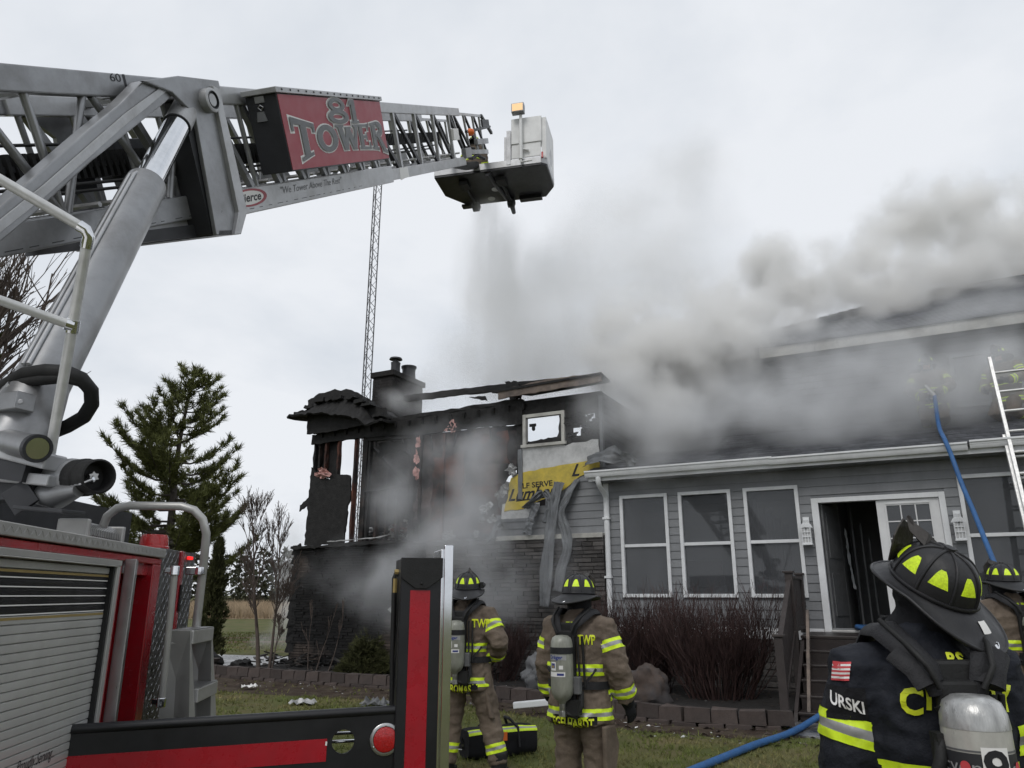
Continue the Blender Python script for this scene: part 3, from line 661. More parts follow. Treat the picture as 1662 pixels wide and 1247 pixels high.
m = M(HM); m.prism(rag([(-12.75, 5.18), (-11.0, 5.2), (-9.6, 5.12), (-8, 5.12), (-6.9, 5.08), (-6.88, 5.62), (-8, 5.58), (-10, 5.55), (-11.6, 5.52), (-12.75, 5.42)], .018, .1), wallmap(FB), -.02, .05); hpart('charred_fascia', m, 'char')
cbar('top_plate', (-12.8, FB + .02, 5.5), (-6.9, FB + .02, 5.62), .07, .16, 'char', n=30, amp=.016)
for k in range(16): cbar('rafter_stub', (-12.4 + .37 * k, FB - .1, 5.36 + .006 * k), (-12.4 + .37 * k, FB + .35, 5.5 + .006 * k), .06, .13, 'char', n=2)
m = M(HM); m.prism(rag([(-9.65, 2.72), (-7.3, 2.74), (-7.32, 3.2), (-7.75, 3.5), (-7.3, 4.0), (-7.0, 4.2), (-6.95, 5.12), (-9.6, 5.15)], .02), wallmap(FB + .1), 0, .02); hpart('scorched_panel', m, 'drywall_burn')
for a0, a1, z0, z1 in ((-9.2, -8.4, 3.2, 4.6), (-8.2, -7.5, 2.9, 3.9), (-8.0, -7.3, 4.3, 5.0)):
    m = M(HM); m.prism(rag([(a0, z0), (a1, z0), (a1, z1), (a0, z1)], .07, .15), wallmap(FB + .075), 0, .015); hpart('scorched_board', m, 'scorched')
def crumple(name, a, z, w_, h, mt, b=FB - .03, n=1, dep=.06):
    m = M(HM); s = rnd.random() * 40; ph = rnd.random() * 6
    def fn(u, v):
        r = .5 * v * (1 + .75 * noise.noise((math.cos(u * 2 * PI) * 1.6, math.sin(u * 2 * PI) * 1.6, s)) + .4 * noise.noise((math.cos(u * 2 * PI) * 5, math.sin(u * 2 * PI) * 5, s + 2)))
        x, y = r * math.cos(u * 2 * PI + ph), r * math.sin(u * 2 * PI + ph); return V((a + x * w_, b - dep * .3 + dep * .8 * noise.noise((x * 7, y * 7, s)) + dep * .5 * noise.noise((x * 17, y * 17, s)), z + y * h))
    m.grid(fn, 18, 5); return hpart(name, m, mt)
crumple('insulation_tuft', -12.28, 4.42, .38, .34, 'insul', FB - .06, dep=.16)
for z in (3.1, 3.5, 4.2, 4.6, 4.95): crumple('insulation_tuft', -9.58 + jit(.03), z, .14, .3, 'insul' if z > 4 else 'drywall_burn', FB - .0)
for a, z, s in ((-8.65, 5.2, .3), (-7.75, 3.35, .28), (-7.6, 3.12, .22), (-7.85, 3.12, .14), (-7.45, 3.6, .2), (-7.33, 3.72, .24), (-7.15, 4.12, .26), (-7.4, 2.95, .12), (-8.0, 2.82, .16), (-8.7, 2.82, .3)): crumple('torn_foil', a, z, s, s * .9, 'insul' if z > 5 else 'foil')
# upper window in the wrapped part
m = M(HM); holed(m, -7.0, -5.1, 4.55, 5.6, [(-6.83, -5.97, 4.64, 5.24), (-5.6, -5.35, 4.82, 5.05), (-5.48, -5.26, 5.0, 5.16), (-5.76, -5.58, 4.72, 4.9), (-5.2, -5.13, 4.55, 5.1)], FB - .004, FB + .05); hpart('scorched_wall', m, 'char')
for k in range(14):
    a = -5.85 + .05 * k; z = 4.72 + .42 * rnd.random(); crumple('charred_flake', a, z, .2, .17, 'char', FB - .02)
a0, a1, z0, z1 = -6.88, -5.92, 4.60, 5.28; m = M(HM); f = .07
m.bb((a0, FB - .06, z0), (a0 + f, FB + .06, z1)); m.bb((a1 - f, FB - .06, z0), (a1, FB + .06, z1)); m.bb((a0 + f, FB - .05, z1 - f), (a1 - f, FB + .06, z1)); m.bb((a0 - .04, FB - .075, z0 - .03), (a1 + .03, FB + .06, z0 + .03))
wn = hpart('window', m, 'fascia_pale', label='burnt out upper window frame open to the sky')
m = M(HM); m.prism(rag([(-6.82, 4.64), (-6.0, 4.64), (-5.98, 5.2), (-6.05, 5.18), (-6.07, 4.85), (-6.1, 4.75), (-6.78, 4.70)], .012, .05), wallmap(FB), -.02, .01); hpart('charred_sash', m, 'char', wn)
m = M(HM); m.bb((-6.75, FB, 5.02), (-6.6, FB + .03, 5.08)); m.lathe([(.02, 4.93), (.04, 4.96), (.035, 5.05)], 8, (-6.66, FB + .02, 0)); hpart('charred_fitting', m, 'char', wn)
m = M(HM); m.prism(rag([(-7.0, 3.5), (-6.9, 3.48), (-6.9, 4.55), (-7.0, 4.55)], .01), wallmap(FB), .03, .05); hpart('hanging_batten', m, 'siding_strip')
# roof left at the right of the burnt block, stray beam, curled roof deck on the left
m = M(HM); m.prism(rag([(-7.35, 5.64), (-5.0, 5.72), (-5.0, 5.90), (-6.2, 5.93), (-7.35, 5.83)], .012), wallmap(13.5), -.02, .02); hpart('burnt_fascia', m, 'fascia_brown')
m = M(HM); m.add([(-7.5, 13.46, 5.84), (-4.98, 13.44, 5.90), (-5.1, 14.3, 5.96), (-7.1, 14.6, 5.98), (-7.5, 13.46, 5.78), (-4.98, 13.44, 5.86), (-5.1, 14.3, 5.92), (-7.1, 14.6, 5.94)], [(0, 1, 2, 3), (7, 6, 5, 4), (0, 4, 5, 1), (1, 5, 6, 2), (2, 6, 7, 3), (3, 7, 4, 0)]); hpart('burnt_roof_deck', m, 'char')
cbar('stray_beam', (-10.55, 14.5, 6.27), (-6.6, 14.3, 6.12), .15, .08, 'char', n=24, amp=.012)
m = M(HM); m.prism(rag([(-8.6, 6.05), (-8.2, 6.0), (-8.15, 5.9), (-8.35, 5.95)], .02, .06), wallmap(14.4), 0, .05); m.prism(rag([(-7.5, 6.2), (-7.2, 6.2), (-7.15, 5.8), (-7.4, 5.75)], .03, .06), wallmap(14.2), 0, .1); hpart('charred_scrap', m, 'char')
def canopy(u, v):
    a = -13.15 + 2.95 * u
    z = 5.62 + .52 * math.sin(PI * min(1, u * 1.12 + .08)) ** .7 - (.16 * max(0, u - .75) * 4) + .05 * noise.noise((u * 9, v * 3, 0))
    b = 13.2 + 1.6 * v
    return V((a + .03 * noise.noise((u * 20, v * 9, 3)), b + .05 * noise.noise((u * 14, v * 5, 7)), z + .1 * v - (.42 if v < .02 else 0) * (math.sin(PI * u) * .9) + .06 * noise.noise((u * 22, 0, v * 4))))
m = M(HM); m.grid(canopy, 34, 7); o = hpart('curled_roof_deck', m, 'char'); so_ = o.modifiers.new('thick', 'SOLIDIFY'); so_.thickness = .05
m = M(HM); ct_ = [canopy(.12 + .82 * i / 14, .03) for i in range(15)]; m.prism(rag([(p.x, p.z + .30) for p in ct_] + [(-10.3, 5.5), (-11.2, 5.44), (-12.0, 5.40), (-12.75, 5.40)], .012, .09), wallmap(13.55), 0, .03); hpart('charred_eave_board', m, 'char')
for k in range(9):
    a = -13.0 + .3 * k + jit(.05); u = (a + 13.15) / 2.95; z = canopy(u, .1).z
    m = M(HM); m.prism(rag([(a, z - .02), (a + .3, z + .0), (a + .26, z + .09), (a + .02, z + .05)], .025, .07), wallmap(13.3), -.5, 0); hpart('curled_shingle', m, 'char')
# inside the shell
for p, q in (((-11.2, 15.5, 5.3), (-9.6, 16.2, 3.2)), ((-11.0, 15.2, 4.6), (-10.2, 16.0, 3.6)), ((-11.6, 14.6, 5.2), (-10.8, 15.2, 4.2)), ((-10.9, 14.4, 5.3), (-10.2, 14.9, 4.6))): cbar('fallen_rafter', p, q, .06, .12, 'char')
m = M(HM); m.prism(rag([(-10.95, 5.12), (-10.9, 4.75), (-10.5, 4.85), (-10.15, 4.85), (-10.1, 5.12)], .03, .07), wallmap(14.1), 0, .04); hpart('charred_scrap', m, 'char')
m = M(HM); m.bb((-12.75, 13.9, 2.6), (-5.2, 20, 2.7)); hpart('upper_floor', m, 'char')
for k in range(26):
    crumple('debris_heap', -11.3 + 1.6 * rnd.random(), 2.85 + .3 * rnd.random(), .35, .3, rnd.choice(['foil', 'char', 'scorched', 'drywall']), 14.3 + .8 * rnd.random(), dep=.3)
m = M(HM); m.bb((-9.6, 19.8, 2.7), (-5.2, 19.95, 5.4)); hpart('back_wall', m, 'drywall_burn')
m = M(HM); m.bb((-9.6, 15.0, 2.7), (-9.52, 19.8, 4.6)); hpart('partition_wall', m, 'drywall')
m = M(HM)
for k in range(260):
    a = rnd.uniform(-13.3, -7.2); b = 13.55 - .9 * rnd.random() ** 2; L = rnd.uniform(.06, .34); z = .10 + .22 * rnd.random() ** 2; q = rnd.random() * 6.28; el = rnd.uniform(-.5, .5)
    m.val = rnd.random(); m.bar((a - math.cos(q) * L / 2, b - math.sin(q) * L / 2, z - el * L * .3), (a + math.cos(q) * L / 2, b + math.sin(q) * L / 2, z + el * L * .3), rnd.uniform(.02, .09), rnd.uniform(.008, .03))
setp(obj('burnt_debris', m, 'debris', kind='stuff'), 'burnt scraps and splinters heaped along the foot of the charred wall')
for k in range(12):
    z = 2.5 - .2 * k + jit(.05); m = M(HM); m.prism(rag([(-13.0 - .05 * rnd.random(), z), (-12.78, z - .04), (-12.78, z + .24), (-12.95 - .06 * rnd.random(), z + .2)], .025, .06), wallmap(13.64), -.04, .01); hpart('charred_scrap', m, 'char')
for k in range(7):
    a = -12.6 + .8 * k + jit(.2); cbar('splinter', (a, FB + .0, 4.35 if k < 2 else 5.1), (a + jit(.1), FB + .02, (4.35 if k < 2 else 5.1) - rnd.uniform(.12, .4)), .035, .03, 'char', n=3)
# siding strips hanging off the wall
def ribbon(name, pts, w_, mt='siding_strip', parent=None, tw=.3, th=.004, T=HM):
    """pts: (a, b, z, roll)"""
    m = M(T); n = 44; P = [V(p[:3]) for p in pts]; k = len(P) - 1; s = rnd.random() * 50
    def at(t):
        x = t * k; i = min(int(x), k - 1); f = x - i; p0, p1, p2, p3 = P[max(i - 1, 0)], P[i], P[i + 1], P[min(i + 2, k)]
        return .5 * ((2 * p1) + (p2 - p0) * f + (2 * p0 - 5 * p1 + 4 * p2 - p3) * f * f + (3 * p1 - p0 - 3 * p2 + p3) * f ** 3), pts[i][3] * (1 - f) + pts[i + 1][3] * f
    def fn(u, v):
        c, r = at(v); c2, _ = at(min(1, v + .02)); c1, _ = at(max(0, v - .02)); d = (c2 - c1).normalized()
        sx = V((1, 0, 0)); sx = (sx - d * sx.dot(d)).normalized(); nn = d.cross(sx)
        x = (u - .5) * w_ * (1 + .25 * noise.noise((v * 5, 0, s)))
        lift = .030 * abs(((u * 2.6 + .6 * noise.noise((0, v * 3, s))) % 1.0) * 2 - 1) + .035 * noise.noise((u * 2.5, v * 9, s)) + .016 * noise.noise((u * 6, v * 24, s))
        return c + (sx * math.cos(r) + nn * math.sin(r)) * x + (nn * math.cos(r) - sx * math.sin(r)) * lift
    m.grid(fn, 14, n); o = hpart(name, m, mt, parent, smooth=25); q = o.modifiers.new('thick', 'SOLIDIFY'); q.thickness = th; return o
def wp(px, py, b, roll=0): a, z = onwall(px, py, b); return (a, b, z, roll)
ribbon('hanging_siding', [wp(908, 783, 13.66, .1), wp(900, 815, 13.58, .3), wp(894, 860, 13.54, .1), wp(889, 905, 13.52, -.1), wp(886, 950, 13.50, .2), wp(884, 985, 13.5, .3)], .25)
ribbon('hanging_siding', [wp(938, 778, 13.70, .4), wp(922, 806, 13.62, .5), wp(910, 832, 13.56, .2), wp(918, 860, 13.53, .1), wp(921, 890, 13.52, -.2), wp(911, 925, 13.5, .2), wp(905, 960, 13.5, .4)], .2)
ribbon('hanging_siding', [wp(852, 826, 13.68, 1.0), wp(868, 812, 13.6, .9), wp(884, 800, 13.58, .6), wp(893, 815, 13.56, .3), wp(887, 850, 13.6, .2)], .16)
ribbon('hanging_siding', [wp(871, 818, 13.68, .2), wp(862, 845, 13.6, .5), wp(855, 868, 13.55, .2)], .22)
ribbon('hanging_siding', [wp(812, 842, 13.66, .5), wp(800, 868, 13.58, .4), wp(791, 880, 13.56, .8)], .13)
ribbon('peeled_siding', [wp(952, 750, 13.6, 1.1), wp(975, 742, 13.4, 1.2), wp(1000, 738, 13.3, 1.2), wp(1020, 745, 13.28, 1.0), wp(1030, 757, 13.25, .6)], .34)
# chimney
m = M(HM); m.bb((-13.55, 17, 0), (-12.83, 18.55, 7.85)); ch = hpart('chimney', m, 'brick_dark')
m = M(HM); m.bb((-13.62, 16.93, 7.85), (-12.76, 18.62, 8.02)); hpart('chimney_cap', m, 'brick_dark', ch, bev=.02)
z = 2.8; row = 0
for z_ in range(64):
    z = 2.8 + .078 * z_
    m = M(HM) if z_ == 0 else m; a = -13.55 - (.1 if z_ % 2 else 0)
    while a < -12.83:
        s0, s1 = max(a, -13.55), min(a + .2, -12.83); a += .21
        if s1 - s0 > .03: m.val = rnd.random(); m.bb((s0, 16.985 + .006 * rnd.random(), z), (s1, 17.02, z + .067))
    b_ = 17.0 - (.1 if z_ % 2 else 0)
    while b_ < 18.55:
        s0, s1 = max(b_, 17.0), min(b_ + .2, 18.55); b_ += .21
        if s1 - s0 > .03: m.val = rnd.random(); m.bb((-12.86, s0, z), (-12.815 - .006 * rnd.random(), s1, z + .067))
hpart('chimney_bricks', m, 'brick_dark', ch, kind='stuff')
for (a, b_, r1, h, cap) in ((-13.12, 17.5, .15, .42, 1), (-12.98, 18.0, .22, .36, 0)):
    m = M(HM); m.lathe([(r1, 8.0), (r1 * .92, 8.05 + h * .6), (r1 * 1.0, 8.0 + h)], 16, (a, b_, 0))
    if cap: m.lathe([(r1 * .6, 8.0 + h), (r1 * .6, 8.1 + h), (r1 * 1.35, 8.1 + h), (r1 * 1.2, 8.15 + h), (.02, 8.17 + h)], 16, (a, b_, 0))
    else: m.lathe([(r1 * 1.08, 8.0 + h), (r1 * 1.1, 8.05 + h), (.02, 8.06 + h)], 16, (a, b_, 0))
    hpart('chimney_pot', m, 'boom_dark', ch, smooth=40)
# front steps
st = thing('front_steps', 'dark wet wooden steps with a solid side rail leading to the open door', 'steps', H(-.3, 11.0, 0))
m = M(HM); m.bb((-1.56, 12.35, .97), (1.0, FB - .06, 1.015)); obj('landing', m, 'deck_wood', st, bev=.008)
for k in range(5):
    z = 1.0 - .172 * (k + 1); b0 = 12.35 - .29 * (k + 1)
    m = M(HM); m.bb((-1.5, b0 - .03, z - .035), (.95, b0 + .29, z)); obj('tread', m, 'deck_wood', st, bev=.008)
    m = M(HM); m.bb((-1.48, b0 + .265, z), (.93, b0 + .285, z + .135)); obj('riser', m, 'deck_wood', st)
m = M(HM); m.bb((-1.48, 12.36, .0), (.93, 12.38, .97)); m.bb((-1.48, 10.9, 0), (.93, 10.92, .13)); obj('riser', m, 'deck_wood', st)
for a in (-1.56, 1.0):
    m = M(HM); m.prism([(10.88, 0), (12.4, 0), (13.6, 0), (13.6, .96), (12.4, .96), (10.95, .12)], lambda b, z, t: V((a + t, b, z)), 0, .045); obj('stringer', m, 'rail_wood', st)
for a in (-1.65, 1.1):
    for (b, z0, z1) in ((10.85, 0, 1.06), (12.40, 0, 1.92), (13.64, 1.0, 1.92)):
        m = M(HM); m.bb((a - .055, b - .055, z0), (a + .055, b + .055, z1)); po = obj('newel_post', m, 'rail_wood', st, bev=.006)
        m = M(HM); m.bb((a - .08, b - .08, z1), (a + .08, b + .08, z1 + .03)); obj('post_cap', m, 'rail_wood', po, bev=.006)
    k = 0
    for b in [12.47 + .125 * i for i in range(9)]:
        m = M(HM); m.bb((a - .012, b, 1.12 + .004), (a + .012, b + .119, 1.84)); obj('rail_board', m, 'rail_wood', st)
    m = M(HM); m.bb((a - .05, 12.46, 1.84), (a + .05, 13.58, 1.88)); m.bb((a - .03, 12.46, 1.06), (a + .03, 13.58, 1.12)); obj('rail', m, 'rail_wood', st, bev=.005)
    m = M(HM); m.bar((a, 10.9, .98), (a, 12.36, 1.80), .07, .05); m.bar((a, 10.9, .22), (a, 12.36, 1.06), .05, .05); obj('rail', m, 'rail_wood', st, bev=.005)
    for i in range(10):
        b = 10.92 + .143 * i; z0 = .28 + (b - 10.9) * .575; m = M(HM)
        m.add([(a + s, b + q, z0 + (q * .575) + (zz if zz == 0 else .68 + 0)) for s in (-.011, .011) for q in (0, .136) for zz in (0, 1)], [(0, 1, 3, 2), (4, 6, 7, 5), (0, 4, 5, 1), (2, 3, 7, 6), (0, 2, 6, 4), (1, 5, 7, 3)]); obj('rail_board', m, 'rail_wood', st)
m = M(HM); m.bar((-1.38, 11.0, .1), (-1.42, 12.3, 1.35), .04, .09); obj('grab_board', m, 'fascia_brown', st)
# ------------------------------------------------------------------ the tower truck
TO, TT, TV = V((-1.795, 2.624, 0)), V((-.121, .993, 0)).normalized(), V((.993, .121, 0)).normalized()
TM = Matrix(((TT.x, TV.x, 0, TO.x), (TT.y, TV.y, 0, TO.y), (0, 0, 1, 0), (0, 0, 0, 1)))      # (along, outward, up)
truck = thing('fire_truck', 'red tower ladder fire truck with its grey boom raised over the burning house', 'fire truck', TM @ V((.5, -1.2, 0)))
def tp(name, m, material, parent=None, **k): return obj(name, m, material, parent or truck, **k)
def tbox(name, a, b, mt, parent=None, **k):
    m = M(TM); m.bb(a, b); return tp(name, m, mt, parent, **k)
m = M(TM)
m.bb((-3.0, -2.4, .45), (1.10, -.075, 1.70)); m.bb((-3.0, -2.4, 1.70), (1.74, -.03, 1.80))
m.bb((-3, -.075, 1.762), (1.74, -.0, 1.795)); m.bb((1.115, -.12, .45), (1.165, 0, 1.762)); m.bb((1.62, -.4, .45), (1.74, 0, 1.762)); m.bb((1.165, -.5, .45), (1.62, -.4, 1.762))
body = tp('truck_body', m, 'truck_red', bev=.006)
tbox('recess_lining', (1.166, -.399, .45), (1.619, -.39, 1.755), 'boom_dark')
# tread plate: folded edge along the roof with raised lozenges
def tread(m, o, u, v, nu, nv, ln=.028, wd=.007, h=.003, ang=.78):
    o, u, v = V(o), V(u), V(v); n = u.cross(v).normalized(); uu, vv = u.normalized(), v.normalized()
    for i in range(nu):
        for j in range(nv):
            c = o + u * ((i + .5) / nu) + v * ((j + .5) / nv); a = ang if (i + j) % 2 else -ang
            d = uu * math.cos(a) + vv * math.sin(a); q = n.cross(d)
            m.add([c - d * ln / 2, c + q * wd / 2, c + d * ln / 2, c - q * wd / 2, c + n * h], [(0, 1, 4), (1, 2, 4), (2, 3, 4), (3, 0, 4)])
m = M(TM); m.bb((-3, -2.4, 1.801), (1.76, .012, 1.85)); pl = tp('roof_tread_plate', m, 'aluminium', bev=.004)
m = M(TM); tread(m, (-1.2, .0125, 1.803), (2.96, 0, 0), (0, 0, .046), 104, 1, ln=.032); tread(m, (-1.2, .012, 1.8505), (2.96, 0, 0), (0, -.5, 0), 104, 14, ln=.032)
tp('tread_lozenges', m, 'steel', pl, kind='stuff', fix=False)
# roll-up door
m = M(TM); m.bb((-1.2, -.02, 1.734), (1.112, .018, 1.760)); m.bb((-1.2, -.0, 1.728), (1.06, .024, 1.7335)); m.bb((1.075, -.03, .45), (1.112, .014, 1.733))
fr_ = tp('door_frame', m, 'aluminium', bev=.003)
tbox('door_seal', (1.052, -.03, .45), (1.074, .004, 1.733), 'black_rubber', fr_)
door = tbox('roll_up_door', (-1.2, -.06, .45), (1.052, -.03, 1.73), 'slat')
z = 1.726; k = 0
while z > .74:
    z1 = z; z0 = z - .0335; blk = 1.525 < (z0 + z1) / 2 < 1.678
    m = M(TM)
    m.prism([(-.03, z0 + .0015), (-.019, z0 + .001), (-.0145, z0 + .0035), (-.0138, (z0 + z1) / 2), (-.0145, z1 - .0035), (-.019, z1 - .0015), (-.03, z1 - .002)], lambda v, zz, t: V((t, v, zz)), -1.2, 1.05)
    sl = tp('slat', m, 'black_paint' if blk else 'slat', door, smooth=30)
    if blk: tbox('slat_line', (-1.2, -.0135, z0 + .001), (1.045, -.0128, z0 + .0055), 'letter_white', door)
    z = z0
for zz in (1.684, 1.513): tbox('gold_stripe', (-1.2, -.0133, zz - .004), (1.045, -.0125, zz + .006), 'gold', door)
def tl(body_, size, u, z, v, mt, par, **kw):
    m = M(); text_to(m, text_mesh(body_, size, kw.get('shear', 0), kw.get('bold', 0), kw.get('sx', 1)), lambda x, y: TM @ V((u + x, v, z + y + x * kw.get('rise', 0))))
    return obj('lettering', m, mt, par)
tl('Proudly Serving...', .062, .60, .972, -.0122, 'letter_black', door, shear=.35, sx=.72)
tl('Since 1871', .062, .66, .90, -.0122, 'letter_black', door, shear=.35, sx=.7) if 0 else None
# polished corner flap and screws
m = M(TM); m.bb((1.20, .0, .45), (1.345, .012, 1.772)); m.bb((1.19, .0, .45), (1.2, .055, 1.772)); fl = tp('polished_flap', m, 'steel', bev=.003)
for zz in (1.70, 1.05, 1.1, .97):
    m = M(TM); m.lathe([(.009, .012), (.008, .018), (.003, .02)], 8, (1.25 + .05 * (zz > 1.08), 0, zz), (0, 1, 0)); tp('screw', m, 'chrome', fl)
m = M(TM); m.prism([(1.235, 1.35), (1.245, 1.40), (1.255, 1.39), (1.25, 1.36), (1.262, 1.375), (1.24, 1.315)], lambda u, z, t: V((u, t, z)), .012, .0135); tp('scuff_mark', m, 'lime_letter', fl)
# tread plate pump panel with red corner and dome light
m = M(TM); m.bb((1.745, -.6, .6), (2.10, -.015, 1.86)); pn = tp('side_tread_plate', m, 'tread_dark', bev=.004)
m = M(TM); tread(m, (1.75, -.0145, .8), (.34, 0, 0), (0, 0, 1.05), 9, 28, ln=.042, wd=.010, h=.005); tp('tread_lozenges', m, 'chrome', pn, kind='stuff', fix=False)
m = M(TM); m.bb((2.105, -.6, .6), (2.16, .0, 1.86)); tp('corner_post', m, 'truck_red', bev=.005)
m = M(TM); m.bb((2.165, -.6, .6), (2.42, -.01, 1.86)); p2_ = tp('side_tread_plate', m, 'tread_dark')
m = M(TM); tread(m, (2.17, -.0095, .9), (.24, 0, 0), (0, 0, .95), 6, 24, ln=.042, wd=.010, h=.005); tp('tread_lozenges', m, 'chrome', p2_, kind='stuff', fix=False)
m = M(TM); m.lathe([(.088, 1.862), (.088, 1.875), (.082, 1.88), (.078, 1.925), (.07, 1.945), (.01, 1.95)], 20, (1.93, -.12, 0)); tp('beacon_dome', m, 'lens_red', smooth=40)
m = M(TM); m.bb((2.23, -.008, 1.815), (2.30, .012, 1.835)); tp('marker_light', m, 'lit_red', bev=.004)
m = M(TM); m.bb((2.125, .001, 1.50), (2.15, .012, 1.66)); tp('corner_marker', m, 'black_rubber', bev=.004)
# roof vent with louvres
m = M(TM); m.tube([(1.55, -.42, 1.92), (2.05, -.42, 1.92)], .07, 14); vt = tp('roof_vent', m, 'aluminium', smooth=40)
for k in range(16):
    m = M(TM); m.tube([(1.60 + .026 * k, -.42, 1.92), (1.612 + .026 * k, -.42, 1.92)], .076, 14); tp('louvre', m, 'steel', vt)
for u in (1.54, 2.04): tbox('vent_bracket', (u - .02, -.5, 1.851), (u + .02, -.335, 2.0), 'aluminium', vt, bev=.01)
# steps up to the turntable
def W2(p, du=0, dv=0, dz=0): return p + TT * du + TV * dv + V((0, 0, dz))
A0, A1, A2, A3 = sight(272, 1024, 3.9), sight(309, 1024, 3.9), sight(316, 1175, 3.9), sight(262, 1175, 3.9)
A2b, A3b = W2(A2, dz=-.5, dv=.02), W2(A3, dz=-.5, dv=-.02)
steps_ = None
for du in (0, .42):
    m = M(); q = [W2(p, du) for p in (A0, A1, A2, A2b, A3b, A3)]; q2 = [W2(p, .012) for p in q]
    n = len(q); m.add(q + q2, [tuple(range(n)), tuple(range(2 * n - 1, n - 1, -1))] + [(i, (i + 1) % n, n + (i + 1) % n, n + i) for i in range(n)])
    o_ = tp('step_side_plate', m, 'aluminium', steps_)
    if steps_ is None: steps_ = o_
for k, (zz, v0, v1) in enumerate(((A0.z - .03, -.0, .12), (A0.z - .33, .0, .16), (A0.z - .62, .0, .18))):
    base = A0.lerp(A3, k * .7); base = V((base.x, base.y, zz))
    rt = A1.lerp(A2, min(1, k * .75)); wv = (rt - base).dot(TV)
    m = M(); p0 = W2(base, .013); T4 = Matrix(((TT.x, TV.x, 0, p0.x), (TT.y, TV.y, 0, p0.y), (0, 0, 1, zz), (0, 0, 0, 1)))
    m = M(T4); m.bb((0, .0, -.04), (.405, wv + .012, .03)); sp = tp('step_tread', m, 'aluminium', bev=.004)
    m = M(T4)
    for i in range(12): m.bb((.01 + .033 * i, .01, .0305), (.03 + .033 * i, wv + .01, .035))
    tp('step_grating', m, 'steel', sp, kind='stuff')
    m = M(T4); m.bb((0.0, .0, -.2), (.405, .01, -.045)); tp('step_back', m, 'boom_light')
# grab rails
m = M(); m.tube([sight(160, 885, 4.35), sight(166, 858, 4.35), sight(174, 838, 4.35), sight(190, 825, 4.35), sight(210, 821, 4.35), sight(295, 822, 4.35), sight(315, 828, 4.35), sight(329, 843, 4.35), sight(335, 866, 4.35), sight(332, 900, 4.35), sight(318, 1022, 4.3)], .024, 12); gr_ = tp('grab_rail', m, 'aluminium', smooth=60)
m = M(); p = sight(325, 927, 4.33); m.bar(W2(p, 0, -.08), W2(p, 0, .02), .03, .045); m.tube([W2(p, dz=-.022), W2(p, dz=.022)], .03, 12); tp('rail_clamp', m, 'chrome', gr_, bev=.004)
m = M(); a, b = sight(284, 926, 3.82), sight(262, 1140, 3.74); m.tube([W2(a, dz=-.0), b], .0165, 12); gp_ = tp('grab_pole', m, 'aluminium', smooth=60)
for p in (a, b):
    m = M(); m.tube([W2(p, dz=-.025), W2(p, dz=.022)], .022, 12); m.bar(W2(p, dv=-.05, du=.04), p, .03, .025); tp('rail_clamp', m, 'chrome', gp_, bev=.004)
# ---- outrigger
OD = (V((1.12, .30, 0))).normalized(); ON = V((OD.y, -OD.x, 0)); OO = V((-1.72, 3.56, 0))
OM = Matrix(((OD.x, -ON.x, 0, OO.x), (OD.y, -ON.y, 0, OO.y), (0, 0, 1, 0), (0, 0, 0, 1)))     # (along, away from camera, up)
OI = OM.inverted()
def onrig(px, py, y=0):
    r = OI.to_3x3() @ (sight(px, py, 1) - V((0, 0, EYE))); o = OI @ V((0, 0, EYE)); k = (y - o.y) / r.y; q = o + r * k; return q.x, q.z
xl, zl = onrig(205, 1178); xr, zr = onrig(652, 1151)
sl = (zr - zl) / (xr - xl)
def oz(x): return zl + (x - xl) * sl
m = M(OM)
hx, hz = onrig(557, 1204); lx, lz_ = onrig(625, 1200)
# plate with a real round hole: ring of wedges round the hole
x0, x1 = xl - .35, xr + .02
N_ = 28; rr = .052
outer = []
for i in range(N_):
    a = 2 * PI * i / N_ + PI / 4; c, s_ = math.cos(a), math.sin(a); k = .085 / max(abs(c), abs(s_)); outer.append((hx + c * k, hz + s_ * k))
for i in range(N_):
    a0_, a1_ = 2 * PI * i / N_ + PI / 4, 2 * PI * (i + 1) / N_ + PI / 4
    i0, i1 = (hx + rr * math.cos(a0_), hz + rr * math.sin(a0_)), (hx + rr * math.cos(a1_), hz + rr * math.sin(a1_))
    m.prism([i0, outer[i], outer[(i + 1) % N_], i1], lambda x, z, t: V((x, t, z)), 0, .014)
for (u0_, u1_, zz0, zz1) in ((x0, hx - .085, None, None), (hx + .085, x1, None, None), (hx - .085, hx + .085, hz + .085, None), (hx - .085, hx + .085, None, hz - .085)):
    m.prism([(u0_, zz0 if zz0 is not None else .55), (u1_, zz0 if zz0 is not None else .55), (u1_, zz1 if zz1 is not None else oz(u1_)), (u0_, zz1 if zz1 is not None else oz(u0_))], lambda x, z, t: V((x, t, z)), 0, .014)
beam = tp('outrigger_beam', m, 'black_paint')
m = M(OM); m.tube([(x0, .012, oz(x0) - .004), (x1 - .02, .012, oz(x1) - .004)], .022, 12); tp('beam_lip', m, 'black_paint', beam, smooth=60)
m = M(OM); m.prism([(x0, .55), (hx - .14, .55), (hx - .14, oz(hx) - .01), (x0, oz(x0) - .01)], lambda x, z, t: V((x, t, z)), .016, .2); m.prism([(lx - .05, .55), (x1, .55), (x1, oz(x1) - .01), (lx - .05, oz(lx) - .01)], lambda x, z, t: V((x, t, z)), .016, .2); tp('beam_box', m, 'boom_dark', beam)
m = M(OM); m.tube([(hx - .13, .1, hz + .02), (lx - .05, .1, hz + .02)], .008, 8); m.tube([(hx - .13, .1, hz - .016), (lx - .05, .1, hz - .016)], .008, 8); tp('beam_pipe', m, 'chrome', beam)
sx0, sz0 = onrig(206, 1222); sx1, sz1 = onrig(531, 1199); sx2, sz2 = onrig(531, 1236)
h_ = sz1 - sz2
